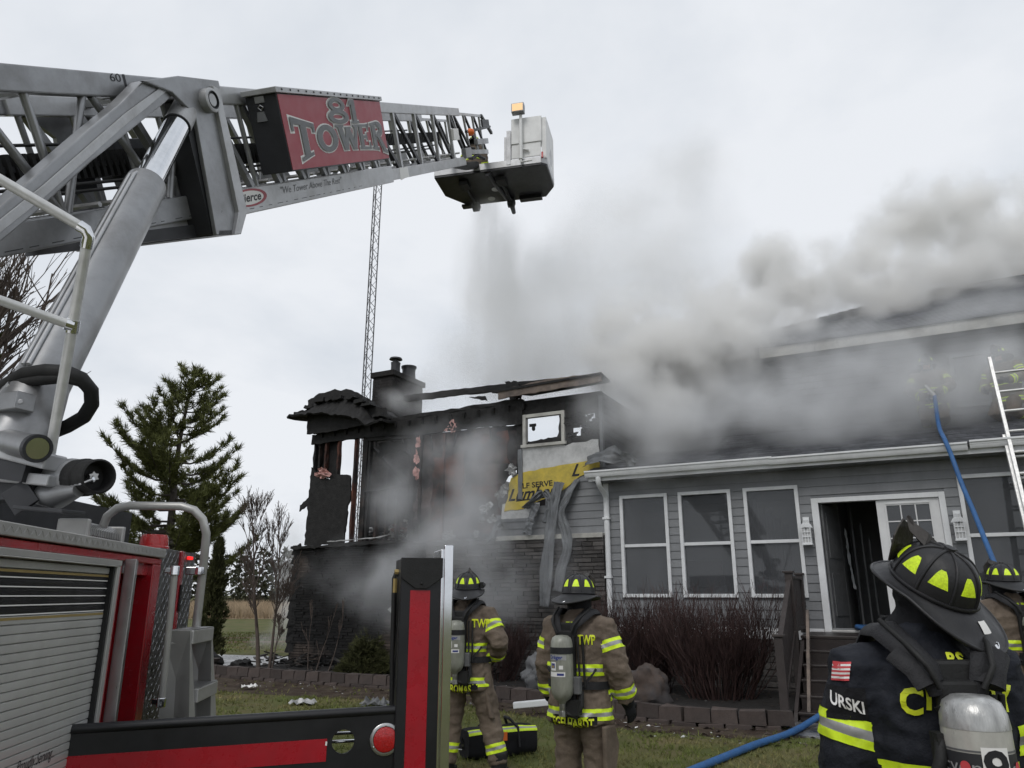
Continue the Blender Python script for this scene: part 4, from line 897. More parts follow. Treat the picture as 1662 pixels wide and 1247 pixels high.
m = M(OM); m.prism([(x0, oz(x0) - (oz(sx1) - sz2)), (sx1, sz2), (sx1, sz1), (x0, oz(x0) - (oz(sx1) - sz1))], lambda x, z, t: V((x, t, z)), -.0025, -.0005); tp('reflective_stripe', m, 'stripe_red', beam)
m = M(OM); m.prism(rag([(sx1 - .006, sz1 - .01), (sx1 + .001, sz1 - .012), (sx1 + .001, sz1 - .03), (sx1 - .008, sz1 - .028)], .001, .01), lambda x, z, t: V((x, t, z)), -.0032, -.0026); tp('chipped_corner', m, 'letter_white', beam)
m = M(OM); m.lathe([(.056, .0), (.056, -.006), (.050, -.009), (.046, -.009), (.046, 0)], 32, (hx, 0, hz), (0, 1, 0)) if 0 else m.lathe([(.072, .0), (.072, -.008), (.066, -.012), (.058, -.012), (.056, -.004)], 36, (lx, 0, lz_), (0, 1, 0)); lr = tp('lamp_ring', m, 'steel', beam, smooth=40)
m = M(OM); m.lathe([(.0575, -.004), (.055, -.014), (.035, -.02), (.004, -.022)], 36, (lx, 0, lz_), (0, 1, 0)); tp('red_lens', m, 'lens_red', beam, smooth=40)
for k in range(3):
    a = PI / 2 + 2 * PI * k / 3; m = M(OM); m.lathe([(.005, -.011), (.004, -.015), (.001, -.0155)], 8, (lx + .062 * math.cos(a), 0, lz_ + .062 * math.sin(a)), (0, 1, 0)); tp('screw', m, 'chrome', beam)
# jack post
jx0, _ = onrig(651, 907); jx1, jz = onrig(717, 907); yj = -.02
m = M(OM); m.bb((jx0, yj, .25), (jx1, yj + .24, jz)); post = tp('outrigger_leg', m, 'black_paint', bev=.006)
c_ = (jx0 + jx1) / 2; wj = jx1 - jx0
m = M(OM); m.prism([(jx0 - .002, jz + .002), (jx1 + .002, jz + .002), (jx1 + .002, jz - .095), (c_ + .03, jz - .15), (c_ - .03, jz - .15), (jx0 - .002, jz - .095)], lambda x, z, t: V((x, yj - t, z)), .002, .014); m.lathe([(.008, -.014), (.006, -.02), (.001, -.021)], 8, (c_, yj, jz - .125), (0, 1, 0)); tp('leg_cap', m, 'black_rubber', post, bev=.003)
m = M(OM); m.bb((jx0 + wj * .24, yj - .003, .2), (jx0 + wj * .72, yj - .0005, jz - .158)); tp('reflective_stripe', m, 'stripe_red', post)
px0, pz0 = onrig(718, 886, .0); px1, _ = onrig(732, 886, .0)
m = M(OM); m.bb((px0 + .005, -.05, .2), (px1 + .004, -.02, pz0)); m.bb((px0 - .008, -.02, .2), (px0 + .008, .22, pz0 - .02)); tp('polished_edge_plate', m, 'chrome', bev=.003)
m = M(OM); m.bb((jx1 + .001, .06, .3), (px0 - .01, .1, jz - .1)); tp('plate_spacer', m, 'boom_dark')
m = M(OM); gx, gz = onrig(645, 932); m.tube([(gx + .03, .1, gz), (gx, .1, gz), (gx - .004, .1, gz - .02), (gx + .002, .1, gz - .4), (gx + .01, .1, oz(gx))], .012, 8); m.tube([(gx + .03, .13, gz + .01), (gx + .015, .13, gz - .1), (gx + .012, .13, gz - .3), (gx + .03, .13, gz - .45)], .008, 8); tp('hydraulic_hose', m, 'black_rubber', post, smooth=60)
m = M(OM); m.tube([(gx - .004, .1, gz + .012), (gx + .03, .1, gz + .012)], .015, 8); m.tube([(gx, .1, gz - .09), (gx, .1, gz - .02)], .014, 8); tp('hose_fitting', m, 'gold', post)
m = M(OM); m.lathe([(.05, 0.0), (.22, 0.0), (.22, .04), (.07, .08), (.07, .3)], 20, (c_, .1, 0)); tp('jack_foot', m, 'steel', post)

# ---- boom
P0 = V((-3.11625, 3.96467, 2.50772 + EYE)); BD = V((.186172, .802327, .567109)).normalized(); BR = V((.974119, -.226034, 0)); BU = V((-.128186, -.552432, .823643))
BM = Matrix(((BD.x, BR.x, BU.x, P0.x), (BD.y, BR.y, BU.y, P0.y), (BD.z, BR.z, BU.z, P0.z), (0, 0, 0, 1)))      # (along, towards camera side, up)
BI = BM.inverted()
def onboom(px, py, o=0):
    r = BI.to_3x3() @ (sight(px, py, 1) - V((0, 0, EYE))); c = BI @ V((0, 0, EYE)); k = (o - c.y) / r.y; q = c + r * k; return q.x, q.z
def bmap(s, h, o): return V((s, o, h))
def bp(name, m, mt, par=None, **k): return tp(name, m, mt, par, **k)
WB = 1.05
def railpair(name, s0, s1, top, bot, inset, tw, mt, par=None):
    m = M(BM); first = None
    for (h0, h1, nm) in ((top[0], top[1], 'top_rail'), (bot[0], bot[1], 'bottom_rail')):
        for o0 in (-inset, -WB + inset + tw):
            m = M(BM); m.bb((s0, o0 - tw, h0), (s1, o0, h1)); x = bp(name if first is None else nm, m, mt, first, bev=.012)
            if first is None: first = x
    return first
base = railpair('base_boom_section', -1.6, 2.35, (.435, .605), (-.525, -.33), 0, .09, 'boom')
mid = railpair('middle_boom_section', 1.2, 7.02, (.43, .592), (-.585, -.34), .05, .07, 'boom_light')
fly = railpair('fly_boom_section', 6.4, 11.72, (.42, .572), (-.56, -.392), .09, .06, 'boom_light')
def strut(par, s0, h0, s1, h1, o, w_, d, mt='boom', tube=False):
    m = M(BM)
    if tube: m.tube([(s0, o, h0), (s1, o, h1)], w_ / 2, 10)
    else: m.bar((s0, o, h0), (s1, o, h1), d, w_, (0, 0, 1) if abs(s1 - s0) > .02 else (1, 0, 0))
    return bp('strut', m, mt, par, smooth=60 if tube else 0)
for o, mt in ((-.05, 'boom'), (-WB + .05, 'boom')):
    for s0, s1 in ((-1.15, -.62), (-.06, -.6), (-.02, .42), (.41, .43), (.93, .47), (1.02, 1.53), (2.05, 1.6), (2.12, 2.3)):
        strut(base, s0, .44, s1, -.335, o, .058, .058, mt, True)
for o in (-.085, -WB + .085):
    s = 1.3
    while s < 6.7:
        strut(mid, s, .435, s + .04, -.345, o, .05, .05, 'boom', s < 3.2); strut(mid, s + .08, .435, s + .52, -.345, o, .06, .06, 'boom'); s += .58
for o in (-.12, -WB + .12):
    for k in range(5):
        s = 6.55 + 1.08 * k
        strut(fly, s, .425, s + .02, -.395, o, .07, .05, 'boom_light')
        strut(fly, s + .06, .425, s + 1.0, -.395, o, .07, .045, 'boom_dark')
for k in range(5):                                                       # cross plates low in the fly section
    s = 3.4 + 1.0 * k; m = M(BM); m.prism([(s + .15, -.30), (s + .95, -.30), (s + .75, -.06), (s + .25, -.06)], bmap, -WB + .2, -WB + .19); bp('gusset_plate', m, 'boom_light', mid)
for k in range(4):
    s = 7.1 + 1.08 * k; m = M(BM); m.prism([(s + .15, -.39), (s + .95, -.39), (s + .75, -.12), (s + .25, -.12)], bmap, -WB + .24, -WB + .23); bp('gusset_plate', m, 'boom_light', fly)
m = M(BM)
for k in range(36):
    s = -1.3 + .36 * k; m.tube([(s, -.1, -.30), (s, -WB + .1, -.30)], .022, 6)
bp('ladder_rungs', m, 'boom_light', kind='stuff')
m = M(BM); m.bb((-1.5, -.62, -.02), (6.5, -.40, .02)); m.bb((6.5, -.62, .05), (11.0, -.45, .09)); ct = bp('cable_track', m, 'boom_dark')
m = M(BM); s = -1.5
while s < 11: m.bb((s, -.64, -.10 if s < 6.5 else -.02), (s + .035, -.38, .10 if s < 6.5 else .15)); s += .075
bp('track_links', m, 'black_rubber', ct, kind='stuff')
m = M(BM); m.tube([(-1.5, -.3, -.42), (11.6, -.3, -.42)], .06, 12); bp('water_pipe', m, 'steel', smooth=60)
for h, o in ((-.13, -.2), (-.18, -.25), (.2, -.7)):
    m = M(BM); m.tube([(-1.5, o, h), (2, o, h - .02), (6, o, h), (10, o, h + .03)], .014, 6); bp('boom_cable', m, 'black_rubber', smooth=60)
m = M(BM); m.bb((.55, -.55, -.12), (.82, -.42, .10)); bp('valve_box', m, 'boom', bev=.01)
m = M(BM); m.bb((1.0, -.8, -.2), (1.5, -.6, .12)); m.bb((1.75, -.75, -.12), (2.2, -.55, .2)); bp('winch_box', m, 'boom_dark', bev=.01)
for s in (-.9, .3, 1.3, 3.0, 4.5, 6, 7.5, 9, 10.5):
    m = M(BM); m.bb((s, -WB + .11, -.52), (s + .08, -.11, -.46)); bp('cross_member', m, 'boom')
m = M(BM); m.bb((-1.6, -WB + .09, .46), (-.2, -.09, .5)); bp('top_cross_plate', m, 'boom')
for s in (.8, 2.0): m = M(BM); m.bb((s, -WB + .09, .5), (s + .1, -.09, .56)); bp('cross_member', m, 'boom')
# seams, rivet lines and the mark at the section joint
m = M(BM); s, h = onboom(203, 134); m.bb((s - .012, .0005, .437), (s + .012, .003, .603)); bp('joint_line', m, 'boom_dark', base)
for h0, s0, s1 in ((-.50, -1.5, 2.1), (-.545, 2.6, 5.8)):
    m = M(BM); s = s0
    while s < s1: m.bb((s, .0005 if s0 < 0 else -.0495, h0), (s + .12 * rnd.random() + .04, .002 if s0 < 0 else -.048, h0 + .006)); s += .19
    bp('wear_marks', m, 'boom_dark', base if s0 < 0 else mid, kind='stuff')
def blet(body_, size, s, h, o, mt, par, **kw):
    m = M(); text_to(m, text_mesh(body_, size, kw.get('shear', 0), kw.get('bold', 0), kw.get('sx', 1)), lambda x, y: BM @ V((s + x, o, h + y)))
    return obj(kw.get('name', 'lettering'), m, mt, par)
blet('60', .085, 1.27, .571, .002, 'letter_black', base, sx=1.5)
s, h = onboom(508, 301, -.05); blet('"We Tower Above The Rest"', .105, s, h, -.048, 'letter_grey', mid, shear=.35, sx=1.28)
s, h = onboom(406, 321, -.05)
m = M(BM); m.prism([(s + .33 * math.cos(2 * PI * i / 28), h + .085 * math.sin(2 * PI * i / 28)) for i in range(28)], bmap, -.0495, -.048); bp('oval_badge', m, 'sign_red', mid)
m = M(BM); m.prism([(s - .02 + .28 * math.cos(2 * PI * i / 28), h + .066 * math.sin(2 * PI * i / 28)) for i in range(28)], bmap, -.0478, -.047); bp('oval_badge', m, 'letter_white', mid)
blet('Pierce', .11, s - .01, h, -.0465, 'letter_black', mid, shear=.3, bold=.003, sx=1.5)
s, h = onboom(656, 281, -.09); m = M(BM); m.prism(rag([(s - .22, h - .09), (s + .22, h - .08), (s + .2, h + .085), (s - .2, h + .085)], .008, .08), bmap, -.0895, -.087); bp('worn_sticker', m, 'letter_white', fly)
# lift cylinder bracket on the boom
def bpoly(pxs, o): return [onboom(x, y, o) for x, y in pxs]
m = M(BM); m.prism(bpoly([(-30, 362), (60, 283), (150, 205), (196, 168), (232, 131), (292, 123), (304, 133), (270, 166), (150, 262), (60, 345), (-30, 420)], .16), bmap, .04, .16); arm = bp('brace_arm', m, 'boom', bev=.012)
m = M(BM); m.prism(bpoly([(-20, 372), (70, 300), (200, 186), (262, 140), (280, 140), (200, 206), (70, 322), (-20, 394)], .165), bmap, .161, .172); bp('brace_ridge', m, 'boom_light', arm, bev=.004)
hd = bpoly([(232, 131), (290, 123), (355, 131), (358, 143), (351, 146), (394, 335), (396, 344), (386, 381), (352, 382), (320, 200), (318, 188), (300, 170), (280, 150)], .2)
m = M(BM); m.prism(hd, bmap, .16, .2); br_ = bp('lift_bracket', m, 'boom', bev=.008)
m = M(BM); m.prism(bpoly([(340, 140), (351, 146), (394, 335), (396, 344), (386, 381), (376, 381), (382, 345)], .2), bmap, -.02, .235); bp('bracket_flange', m, 'boom_light', br_, bev=.005)
m = M(BM); m.prism(bpoly([(318, 196), (352, 382), (345, 380), (305, 210)], .16), bmap, -.05, .155); bp('bracket_web', m, 'boom_dark', br_)
m = M(BM); m.prism(bpoly([(352, 382), (386, 381), (384, 374), (352, 375)], .18), bmap, -WB - .1, .2); m.prism(bpoly([(225, 395), (352, 381), (352, 360), (230, 375)], .0), bmap, -WB, -.0) ; bp('bracket_cross_beam', m, 'boom_dark', br_)
m = M(BM); m.prism(hd, bmap, -WB - .16, -WB - .12); bp('lift_bracket', m, 'boom')
ps, ph = onboom(336, 164, .21)
m = M(BM); m.lathe([(.10, .1), (.10, .265), (.085, .275), (.075, .275), (.07, .262), (.055, .262), (.05, .268), (.003, .268)], 28, (ps, 0, ph), (0, 1, 0)); bp('pivot_pin', m, 'boom_light', br_, smooth=35)
m = M(BM); m.lathe([(.074, .264), (.074, .278), (.068, .278), (.068, .264)], 28, (ps, 0, ph), (0, 1, 0)); bp('pin_ring', m, 'boom_dark', br_)
# lift cylinder
ts_, th_ = onboom(309, 163, .06); top_ = BM @ V((ts_, .06, th_)); bot_ = sight(60, 638, 3.9); ax = (bot_ - top_)
m = M(); m.tube([top_, top_ + ax * .5], .097, 28); cyl = bp('lift_cylinder', m, 'chrome', smooth=60)
def along_ax(y_px):
    best = min(range(400), key=lambda i: abs((lambda p: 623.5 - 1200 * ((p.z - EYE) * math.cos(PITCH) - p.y * math.sin(PITCH)) / (p.y * math.cos(PITCH) + (p.z - EYE) * math.sin(PITCH)))(top_ + ax * i / 400) - y_px)); return best / 400
t1, t2 = along_ax(204), along_ax(300)
m = M(); m.tube([top_ - ax * .01, top_ + ax * t1], .105, 28); bp('rod_eye', m, 'boom_light', cyl, smooth=60)
m = M(); m.tube([top_ + ax * (t1 + .001), top_ + ax * (t1 + .004)], .107, 28); bp('rod_seal', m, 'boom_dark', cyl)
m = M(); m.tube([top_ + ax * (t2 - .003), top_ + ax * t2, top_ + ax * (t2 + .02), top_ + ax], [.118, .136, .138, .138], 32); bp('cylinder_barrel', m, 'boom', cyl, smooth=40)
m = M(); sidev = BR.cross(ax.normalized()).normalized(); q0 = top_ + ax * (t2 + .02) + BR * .10 + sidev * -.10
sv = ax.normalized().cross(V((0, 0, 1))).normalized(); cv_ = (V((0, 0, EYE)) - (top_ + ax * .6)); cv_ -= ax.normalized() * cv_.dot(ax.normalized()); cv_.normalize(); lft = cv_.cross(ax.normalized()).normalized()
if lft.x > 0: lft = -lft
off = cv_ * .11 + lft * .095
m.tube([top_ + ax * (t2 + .015) + off * .9, top_ + ax * (t2 + .03) + off, top_ + ax * .98 + off], .013, 8); off2 = cv_ * .095 + lft * .118; m.tube([top_ + ax * (t2 + .03) + off2, top_ + ax * .98 + off2], .010, 8); bp('hydraulic_pipe', m, 'boom_light', cyl, smooth=60)
m = M(); m.tube([top_ + ax * .985, bot_ + ax * .02, sight(36, 700, 3.75), sight(18, 730, 3.7)], [.139, .155, .16, .16], 28); bp('cylinder_foot', m, 'boom', cyl, smooth=60)
# turntable bits
ttb = M(); ttb.bar(sight(-60, 716, 3.7), sight(90, 752, 3.5), .12, .075); ttb.bar(sight(-60, 768, 3.7), sight(92, 782, 3.5), .1, .055)
tt = tp('turntable_deck', ttb, 'boom_light', bev=.008)
m = M(); m.bar(sight(-60, 748, 3.8), sight(84, 770, 3.62), .3, .12); m.bar(sight(-20, 800, 3.75), sight(82, 800, 3.6), .2, .09); tp('turntable_frame', m, 'boom_dark', tt)
m = M(); m.bar(sight(22, 790, 3.5), sight(45, 825, 3.48), .02, .12); m.bar(sight(40, 825, 3.48), sight(120, 832, 3.35), .12, .018); tp('foot_plate', m, 'boom_dark', tt, bev=.004)
m = M(); m.bb(sight(60, 690, 4.2) + V((-1.6, -.2, -.9)), sight(60, 690, 4.2) + V((-.1, 1.4, -.35))); tp('turntable_base', m, 'boom_dark')
a, b = sight(8, 716, 3.62), sight(60, 728, 3.42); m = M(); m.tube([a, b], .062, 22); li = tp('work_light', m, 'boom', smooth=40)
d = (b - a).normalized(); m = M(); m.tube([b, b + d * .008], .05, 22); tp('light_lens', m, 'chrome', li, smooth=40); m = M(); m.lathe([(.066, -.02), (.066, .012), (.052, .012), (.052, .0)], 22, b, d); tp('light_rim', m, 'boom_dark', li)
a, b, c = sight(78, 780, 3.7), sight(128, 776, 3.56), sight(178, 772, 3.42); d = (c - a).normalized()
m = M(); m.tube([a, a.lerp(b, .2), a.lerp(b, .8), b], [.085, .098, .098, .088], 26); mo = tp('monitor_motor', m, 'boom_light', smooth=40)
m = M(); m.lathe([(.088, -.02), (.09, 0), (.09, .07), (.082, .075), (.082, .175), (.074, .178), (.068, .165), (.062, .10), (.003, .10)], 28, b, d); tp('motor_cap', m, 'black_rubber', mo, smooth=40)
st_ = [(.026 if i % 2 == 0 else .017, 2 * PI * i / 12) for i in range(12)]; uu = d.orthogonal().normalized(); ww = d.cross(uu)
m = M(); m.prism([(r * math.cos(t), r * math.sin(t)) for r, t in st_], lambda x, y, t: b + d * (.101 + t) + uu * x + ww * y, 0, .03); m.tube([b + d * .13, b + d * .138], .008, 10); tp('star_knob', m, 'steel', mo)
m = M(); m.tube([sight(110, 788, 3.5), sight(130, 786, 3.42), sight(152, 777, 3.4)], .008, 8); tp('motor_lever', m, 'chrome', mo)
m = M(); q = [sight(55, 800, 3.6), sight(95, 806, 3.52), sight(128, 796, 3.45)]; m.tube(q, [.05, .06, .03], 18); tp('motor_housing', m, 'boom', mo, smooth=60)
for i, (dx, dy, r) in enumerate(((0, 0, .036), (-6, 14, .03))):
    m = M(); m.tube([sight(-20 + dx, 655 + dy, 3.8), sight(10 + dx, 625 + dy, 3.8), sight(40 + dx, 607 + dy, 3.78), sight(75 + dx, 602 + dy, 3.74), sight(108 + dx * .3, 604 + dy * .6, 3.72), sight(132, 614 + dy * .4, 3.74), sight(148, 634, 3.78), sight(149, 656, 3.82), sight(136, 677, 3.86), sight(110, 692, 3.9), sight(80, 704, 3.9), sight(55, 715, 3.9)], r, 12); tp('hydraulic_hose', m, 'black_rubber', smooth=60)
m = M(); m.tube([sight(-8, 660, 3.76), sight(22, 625, 3.76)], .03, 12); m.tube([sight(-10, 672, 3.74), sight(18, 640, 3.74)], .028, 12); tp('hose_fitting', m, 'steel', smooth=60)
m = M(); m.bar(sight(-10, 660, 3.7), sight(42, 652, 3.62), .1, .09); m.lathe([(.014, 0), (.014, .01)], 12, sight(34, 653, 3.57), (.3, -.9, .1)); tp('sensor_box', m, 'boom', bev=.006)
m = M(); m.tube([sight(-30, 274, 3.25), sight(128, 366, 3.45), sight(139, 373, 3.46), sight(144, 385, 3.47), sight(140, 402, 3.48), sight(110, 575, 3.5), sight(80, 745, 3.52)], .0235, 14); hr = tp('turntable_handrail', m, 'galv', smooth=60)
m = M(); m.tube([sight(-30, 477, 3.25), sight(118, 529, 3.49)], .0225, 14); tp('mid_rail', m, 'galv', hr, smooth=60)
m = M(); m.tube([sight(128, 366, 3.45), sight(139, 373, 3.46), sight(144, 385, 3.47), sight(140, 402, 3.48)], .028, 14); tp('elbow_fitting', m, 'chrome', hr, smooth=60)
p, q = sight(119, 520, 3.495), sight(116, 540, 3.50); m = M(); m.tube([p, q], .031, 14); m.tube([sight(106, 525, 3.47), sight(118, 529, 3.49)], .03, 14); tp('tee_fitting', m, 'chrome', hr, smooth=60)
# sign box on the boom
SO = .33
(sa, ha), (sb_, hb), (sc, hc), (sd_, hd_) = onboom(449, 149, SO), onboom(472, 277, SO), onboom(618, 161, SO), onboom(629, 260, SO)
s0, s1, h0, h1 = (sa + sb_) / 2, (sc + sd_) / 2, (hb + hd_) / 2, (ha + hc) / 2
m = M(BM); m.bb((s0, .0, h0), (s1, SO, h1 - .02)); sign = bp('sign_box', m, 'boom_dark', bev=.006)
m = M(BM); m.bb((s0 - .04, -.02, h1 - .018), (s1 + .03, SO + .03, h1 + .035)); bp('box_lid', m, 'boom_light', sign, bev=.006)
m = M(BM)
for k in range(16): s = s0 + .08 + k * (s1 - s0 - .16) / 15; m.lathe([(.012, 0), (.009, .008), (.001, .009)], 6, (s, SO + .03, h1 + .012), (0, 1, 0))
bp('lid_rivets', m, 'boom_dark', sign, kind='stuff')
m = M(BM); m.bb((s0 + .015, SO + .0005, h0 + .012), (s1 - .01, SO + .006, h1 - .03)); bp('sign_panel', m, 'sign_red', sign)
m = M(BM); m.bb((s0 - .012, .1, h1 - .09), (s0 - .001, .2, h1 - .03)); m.tube([(s0 - .012, .12, h1 - .13), (s0 - .02, .15, h1 - .11), (s0 - .02, .18, h1 - .13), (s0 - .012, .15, h1 - .16), (s0 - .012, .12, h1 - .13)], .006, 6); bp('box_latch', m, 'steel', sign)
m = M(BM); m.prism([(.08, h1 - .26), (.19, h1 - .26), (.17, h1 - .17), (.10, h1 - .17)], lambda o, h, t: V((s0 - t, o, h)), .001, .012); bp('latch_plate', m, 'boom', sign)
# slab-serif TOWER in an arch, 81 above it
def strokes(ch):
    t = .26; S = []
    def R(a, b, c, d): S.append([(a, b), (c, b), (c, d), (a, d)])
    def Lq(x0, y0, x1, y1, w_): S.append([(x0 - w_ / 2, y0), (x0 + w_ / 2, y0), (x1 + w_ / 2, y1), (x1 - w_ / 2, y1)])
    def arc(cx, cy, rx, ry, a0, a1, w_, n=14):
        for i in range(n):
            p, q = a0 + (a1 - a0) * i / n, a0 + (a1 - a0) * (i + 1) / n
            S.append([(cx + rx * math.cos(p), cy + ry * math.sin(p)), (cx + rx * math.cos(q), cy + ry * math.sin(q)), (cx + (rx - w_) * math.cos(q), cy + (ry - w_ * .75) * math.sin(q)), (cx + (rx - w_) * math.cos(p), cy + (ry - w_ * .75) * math.sin(p))])
    if ch == 'T': R(.37, 0, .63, 1); R(.0, .86, 1, 1); R(0, .70, .10, .87); R(.90, .70, 1, .87); R(.22, 0, .78, .10)
    if ch == 'O': arc(.5, .5, .5, .5, 0, 2 * PI, .25, 26)
    if ch == 'W': Lq(.18, 1, .36, 0, .2); Lq(.54, .9, .36, 0, .16); Lq(.54, .9, .76, 0, .2); Lq(.94, 1, .76, 0, .14); R(.0, .9, .36, 1); R(.78, .9, 1.1, 1); R(.40, .82, .68, .92)
    if ch == 'E': R(.1, 0, .36, 1); R(0, .9, .85, 1); R(0, 0, .9, .11); R(.3, .45, .66, .56); R(.76, .72, .85, .92); R(.8, .09, .9, .3); R(.6, .36, .67, .66)
    if ch == 'R': R(.1, 0, .36, 1); R(0, 0, .46, .10); R(0, .9, .5, 1); arc(.45, .73, .42, .27, -PI / 2, PI / 2, .25, 12); R(.3, .46, .5, .56); Lq(.52, .5, .86, .06, .25); R(.72, 0, 1.05, .10)
    if ch == '8': arc(.5, .74, .40, .27, 0, 2 * PI, .19, 24); arc(.5, .27, .5, .29, 0, 2 * PI, .22, 24)
    if ch == '1': R(.36, 0, .68, 1); Lq(.42, .98, .2, .74, .2); R(.18, 0, .86, .11)
    return S
def grow(q, g):
    cx, cy = sum(p[0] for p in q) / 4, sum(p[1] for p in q) / 4; out = []
    for i in range(4):
        p, a, b = V(q[i]), V(q[i - 1]), V(q[(i + 1) % 4]); e1 = (p - a); e2 = (p - b)
        e1 = e1.normalized() if e1.length > 1e-6 else V((0, 0)); e2 = e2.normalized() if e2.length > 1e-6 else V((0, 0)); out.append(tuple(p + (e1 + e2) * g))
    return out
def bilin(u, v):
    """panel (0-1, 0-1) to boom (s, h)"""
    return s0 + (s1 - s0) * u, h0 + (h1 - h0) * v
def sign_letters(txt, fn, g, mt, o):
    m = M(BM); k = 0
    for i, ch in enumerate(txt):
        for q in strokes(ch):
            qq = grow(q, g) if g else q; pts = []
            for a in range(4):
                p, r = qq[a], qq[(a + 1) % 4]
                for t in range(4): pts.append((p[0] + (r[0] - p[0]) * t / 4, p[1] + (r[1] - p[1]) * t / 4))
            k += 1; oo = o + .00012 * k
            m.add([V((fn(i, x, y)[0], oo, fn(i, x, y)[1])) for x, y in pts], [tuple(range(16))])
    return bp('lettering', m, mt, sign, fix=False)
TW = [(.05, .235), (.245, .435), (.425, .655), (.655, .80), (.80, .975)]
def tower_xy(i, x, y):
    u = TW[i][0] + (TW[i][1] - TW[i][0]) * x; base_ = .15 + .06 * (1 - ((u - .5) / .5) ** 2) - (.12 * (1 - u / .2) if u < .2 else 0) * 1.0 - (.06 * (u - .85) / .15 if u > .85 else 0)
    topv = .61 - .03 * math.sin(PI * u) + (.10 * (1 - u / .25) if u < .25 else 0) + (.06 * (u - .75) / .25 if u > .75 else 0)
    return bilin(u, base_ + (topv - base_) * y)
def num_xy(i, x, y): u = .38 + .20 * x if i == 0 else .575 + .13 * x; return bilin(u, .60 + .36 * y)
sign_letters('TOWER', tower_xy, .045, 'letter_white', SO + .0065); sign_letters('TOWER', tower_xy, 0, 'letter_grey', SO + .0165)
sign_letters('81', num_xy, .05, 'letter_white', SO + .0065); sign_letters('81', num_xy, 0, 'letter_grey', SO + .0215)
# tip of the boom
tipm = M(BM)
for o in (-.12, -WB + .12):
    tipm.bar((11.1, o, .47), (13.75, o, .44), .05, .05); 
tip = bp('boom_tip_cage', tipm, 'boom_light')
for o in (-.12, -WB + .12):
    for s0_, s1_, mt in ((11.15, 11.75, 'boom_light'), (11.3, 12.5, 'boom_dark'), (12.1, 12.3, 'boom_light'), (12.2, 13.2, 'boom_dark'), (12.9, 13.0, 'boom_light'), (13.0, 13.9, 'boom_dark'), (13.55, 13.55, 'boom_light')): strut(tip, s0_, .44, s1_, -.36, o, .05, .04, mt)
m = M(BM); m.bar((11.7, -.12, -.30), (13.9, -.12, -.36), .09, .10); m.bar((11.7, -WB + .12, -.30), (13.9, -WB + .12, -.36), .09, .10); m.bb((11.6, -.12, -.42), (12.1, -.04, -.22)); m.bb((12.7, -.1, -.18), (13.8, -.02, -.06)); bp('tip_frame', m, 'boom', bev=.01)
m = M(BM); m.tube([(11.8, -.15, -.35), (12.3, -.1, -.45), (12.9, -.12, -.4), (13.4, -.1, -.5), (13.9, -.2, -.5)], .04, 8); m.tube([(11.2, -.2, .2), (11.5, -.15, .32), (11.9, -.2, .1), (12.2, -.2, -.2), (12.8, -.15, -.25)], .03, 8); m.tube([(11.5, -.3, -.5), (12.5, -.3, -.6), (13.6, -.35, -.62)], .09, 10); bp('tip_hoses', m, 'black_rubber', smooth=60)
m = M(BM); m.bb((10.85, -.1, -.05), (11.25, -.04, .17)); bp('junction_box', m, 'letter_white', bev=.01)
m = M(BM); m.lathe([(.075, 0), (.08, .06), (.05, .12), (.01, .13)], 14, (11.95, -.02, .08), (.3, 1, 0)); bp('amber_marker', m, 'orange', smooth=40)
m = M(BM); m.bb((13.6, -.1, .2), (14.3, -.06, .36)); m.tube([(12.0, -.08, .1), (14.4, -.08, .2)], .03, 8); m.bar((13.7, -.1, .45), (14.6, -.1, .05), .06, .06); bp('tip_brackets', m, 'boom_dark')
# rescue platform, kept level
KZ = 11.06; KX = V((.974119, -.226034, 0)); KY = V((.226034, .974119, 0))
KM = Matrix(((KX.x, KY.x, 0, 0), (KX.y, KY.y, 0, 0), (0, 0, 1, 0), (0, 0, 0, 1)))
fp = [(-5.29, 14.66), (-2.72, 14.66), (-2.60, 14.76), (-2.60, 15.68), (-2.86, 16.08), (-4.85, 16.08), (-5.29, 15.5)]
m = M(KM); m.prism(fp, lambda x, y, t: V((x, y, t)), KZ, KZ + .07); kb = tp('rescue_platform', m, 'black_paint', bev=.012)
m = M(KM)
for p, q in zip(fp, fp[1:]): m.bar((p[0], p[1], KZ + .14), (q[0], q[1], KZ + .14), .02, .16)
tp('platform_kickplate', m, 'boom_light', kb)
m = M(KM); m.bb((-3.42, 14.665, KZ + .25), (-2.72, 14.69, KZ + .95)); m.prism([(14.64, KZ + .62), (14.64, KZ + 1.3), (14.95, KZ + 1.34), (14.95, KZ + .66)], lambda y, z, t: V((t, y, z)), -3.42, -2.70); cb_ = tp('corner_cabinet', m, 'white_paint', kb, bev=.015)
m = M(KM); m.bb((-2.62, 14.9, KZ + .2), (-2.60, 15.68, KZ + 1.3)); m.prism([(-2.62, 15.69), (-2.60, 15.69), (-2.86, 16.08), (-2.88, 16.08)], lambda x, y, t: V((x, y, t)), KZ + .2, KZ + 1.25); m.bb((-4.85, 16.06, KZ + .2), (-2.87, 16.08, KZ + 1.1)); m.bb((-2.71, 14.7, KZ + .2), (-2.60, 14.9, KZ + 1.28)); tp('platform_wall', m, 'white_paint', kb)
m = M(KM); m.prism([(15.1, KZ + .55), (15.3, KZ + .3), (15.5, KZ + .55), (15.3, KZ + .8)], lambda y, z, t: V((t, y, z)), -2.599, -2.596); tp('diamond_badge', m, 'boom_light', kb)
m = M(KM); m.bar((-3.48, 14.7, KZ + .1), (-3.48, 14.7, KZ + 1.0), .1, .12); m.bar((-3.58, 14.75, KZ + .1), (-3.58, 14.75, KZ + .9), .05, .05); tp('platform_post', m, 'boom', kb)
m = M(KM); m.tube([(-5.25, 14.7, KZ + .1), (-5.25, 14.7, KZ + .5)], .02, 8); tp('platform_stanchion', m, 'boom', kb)
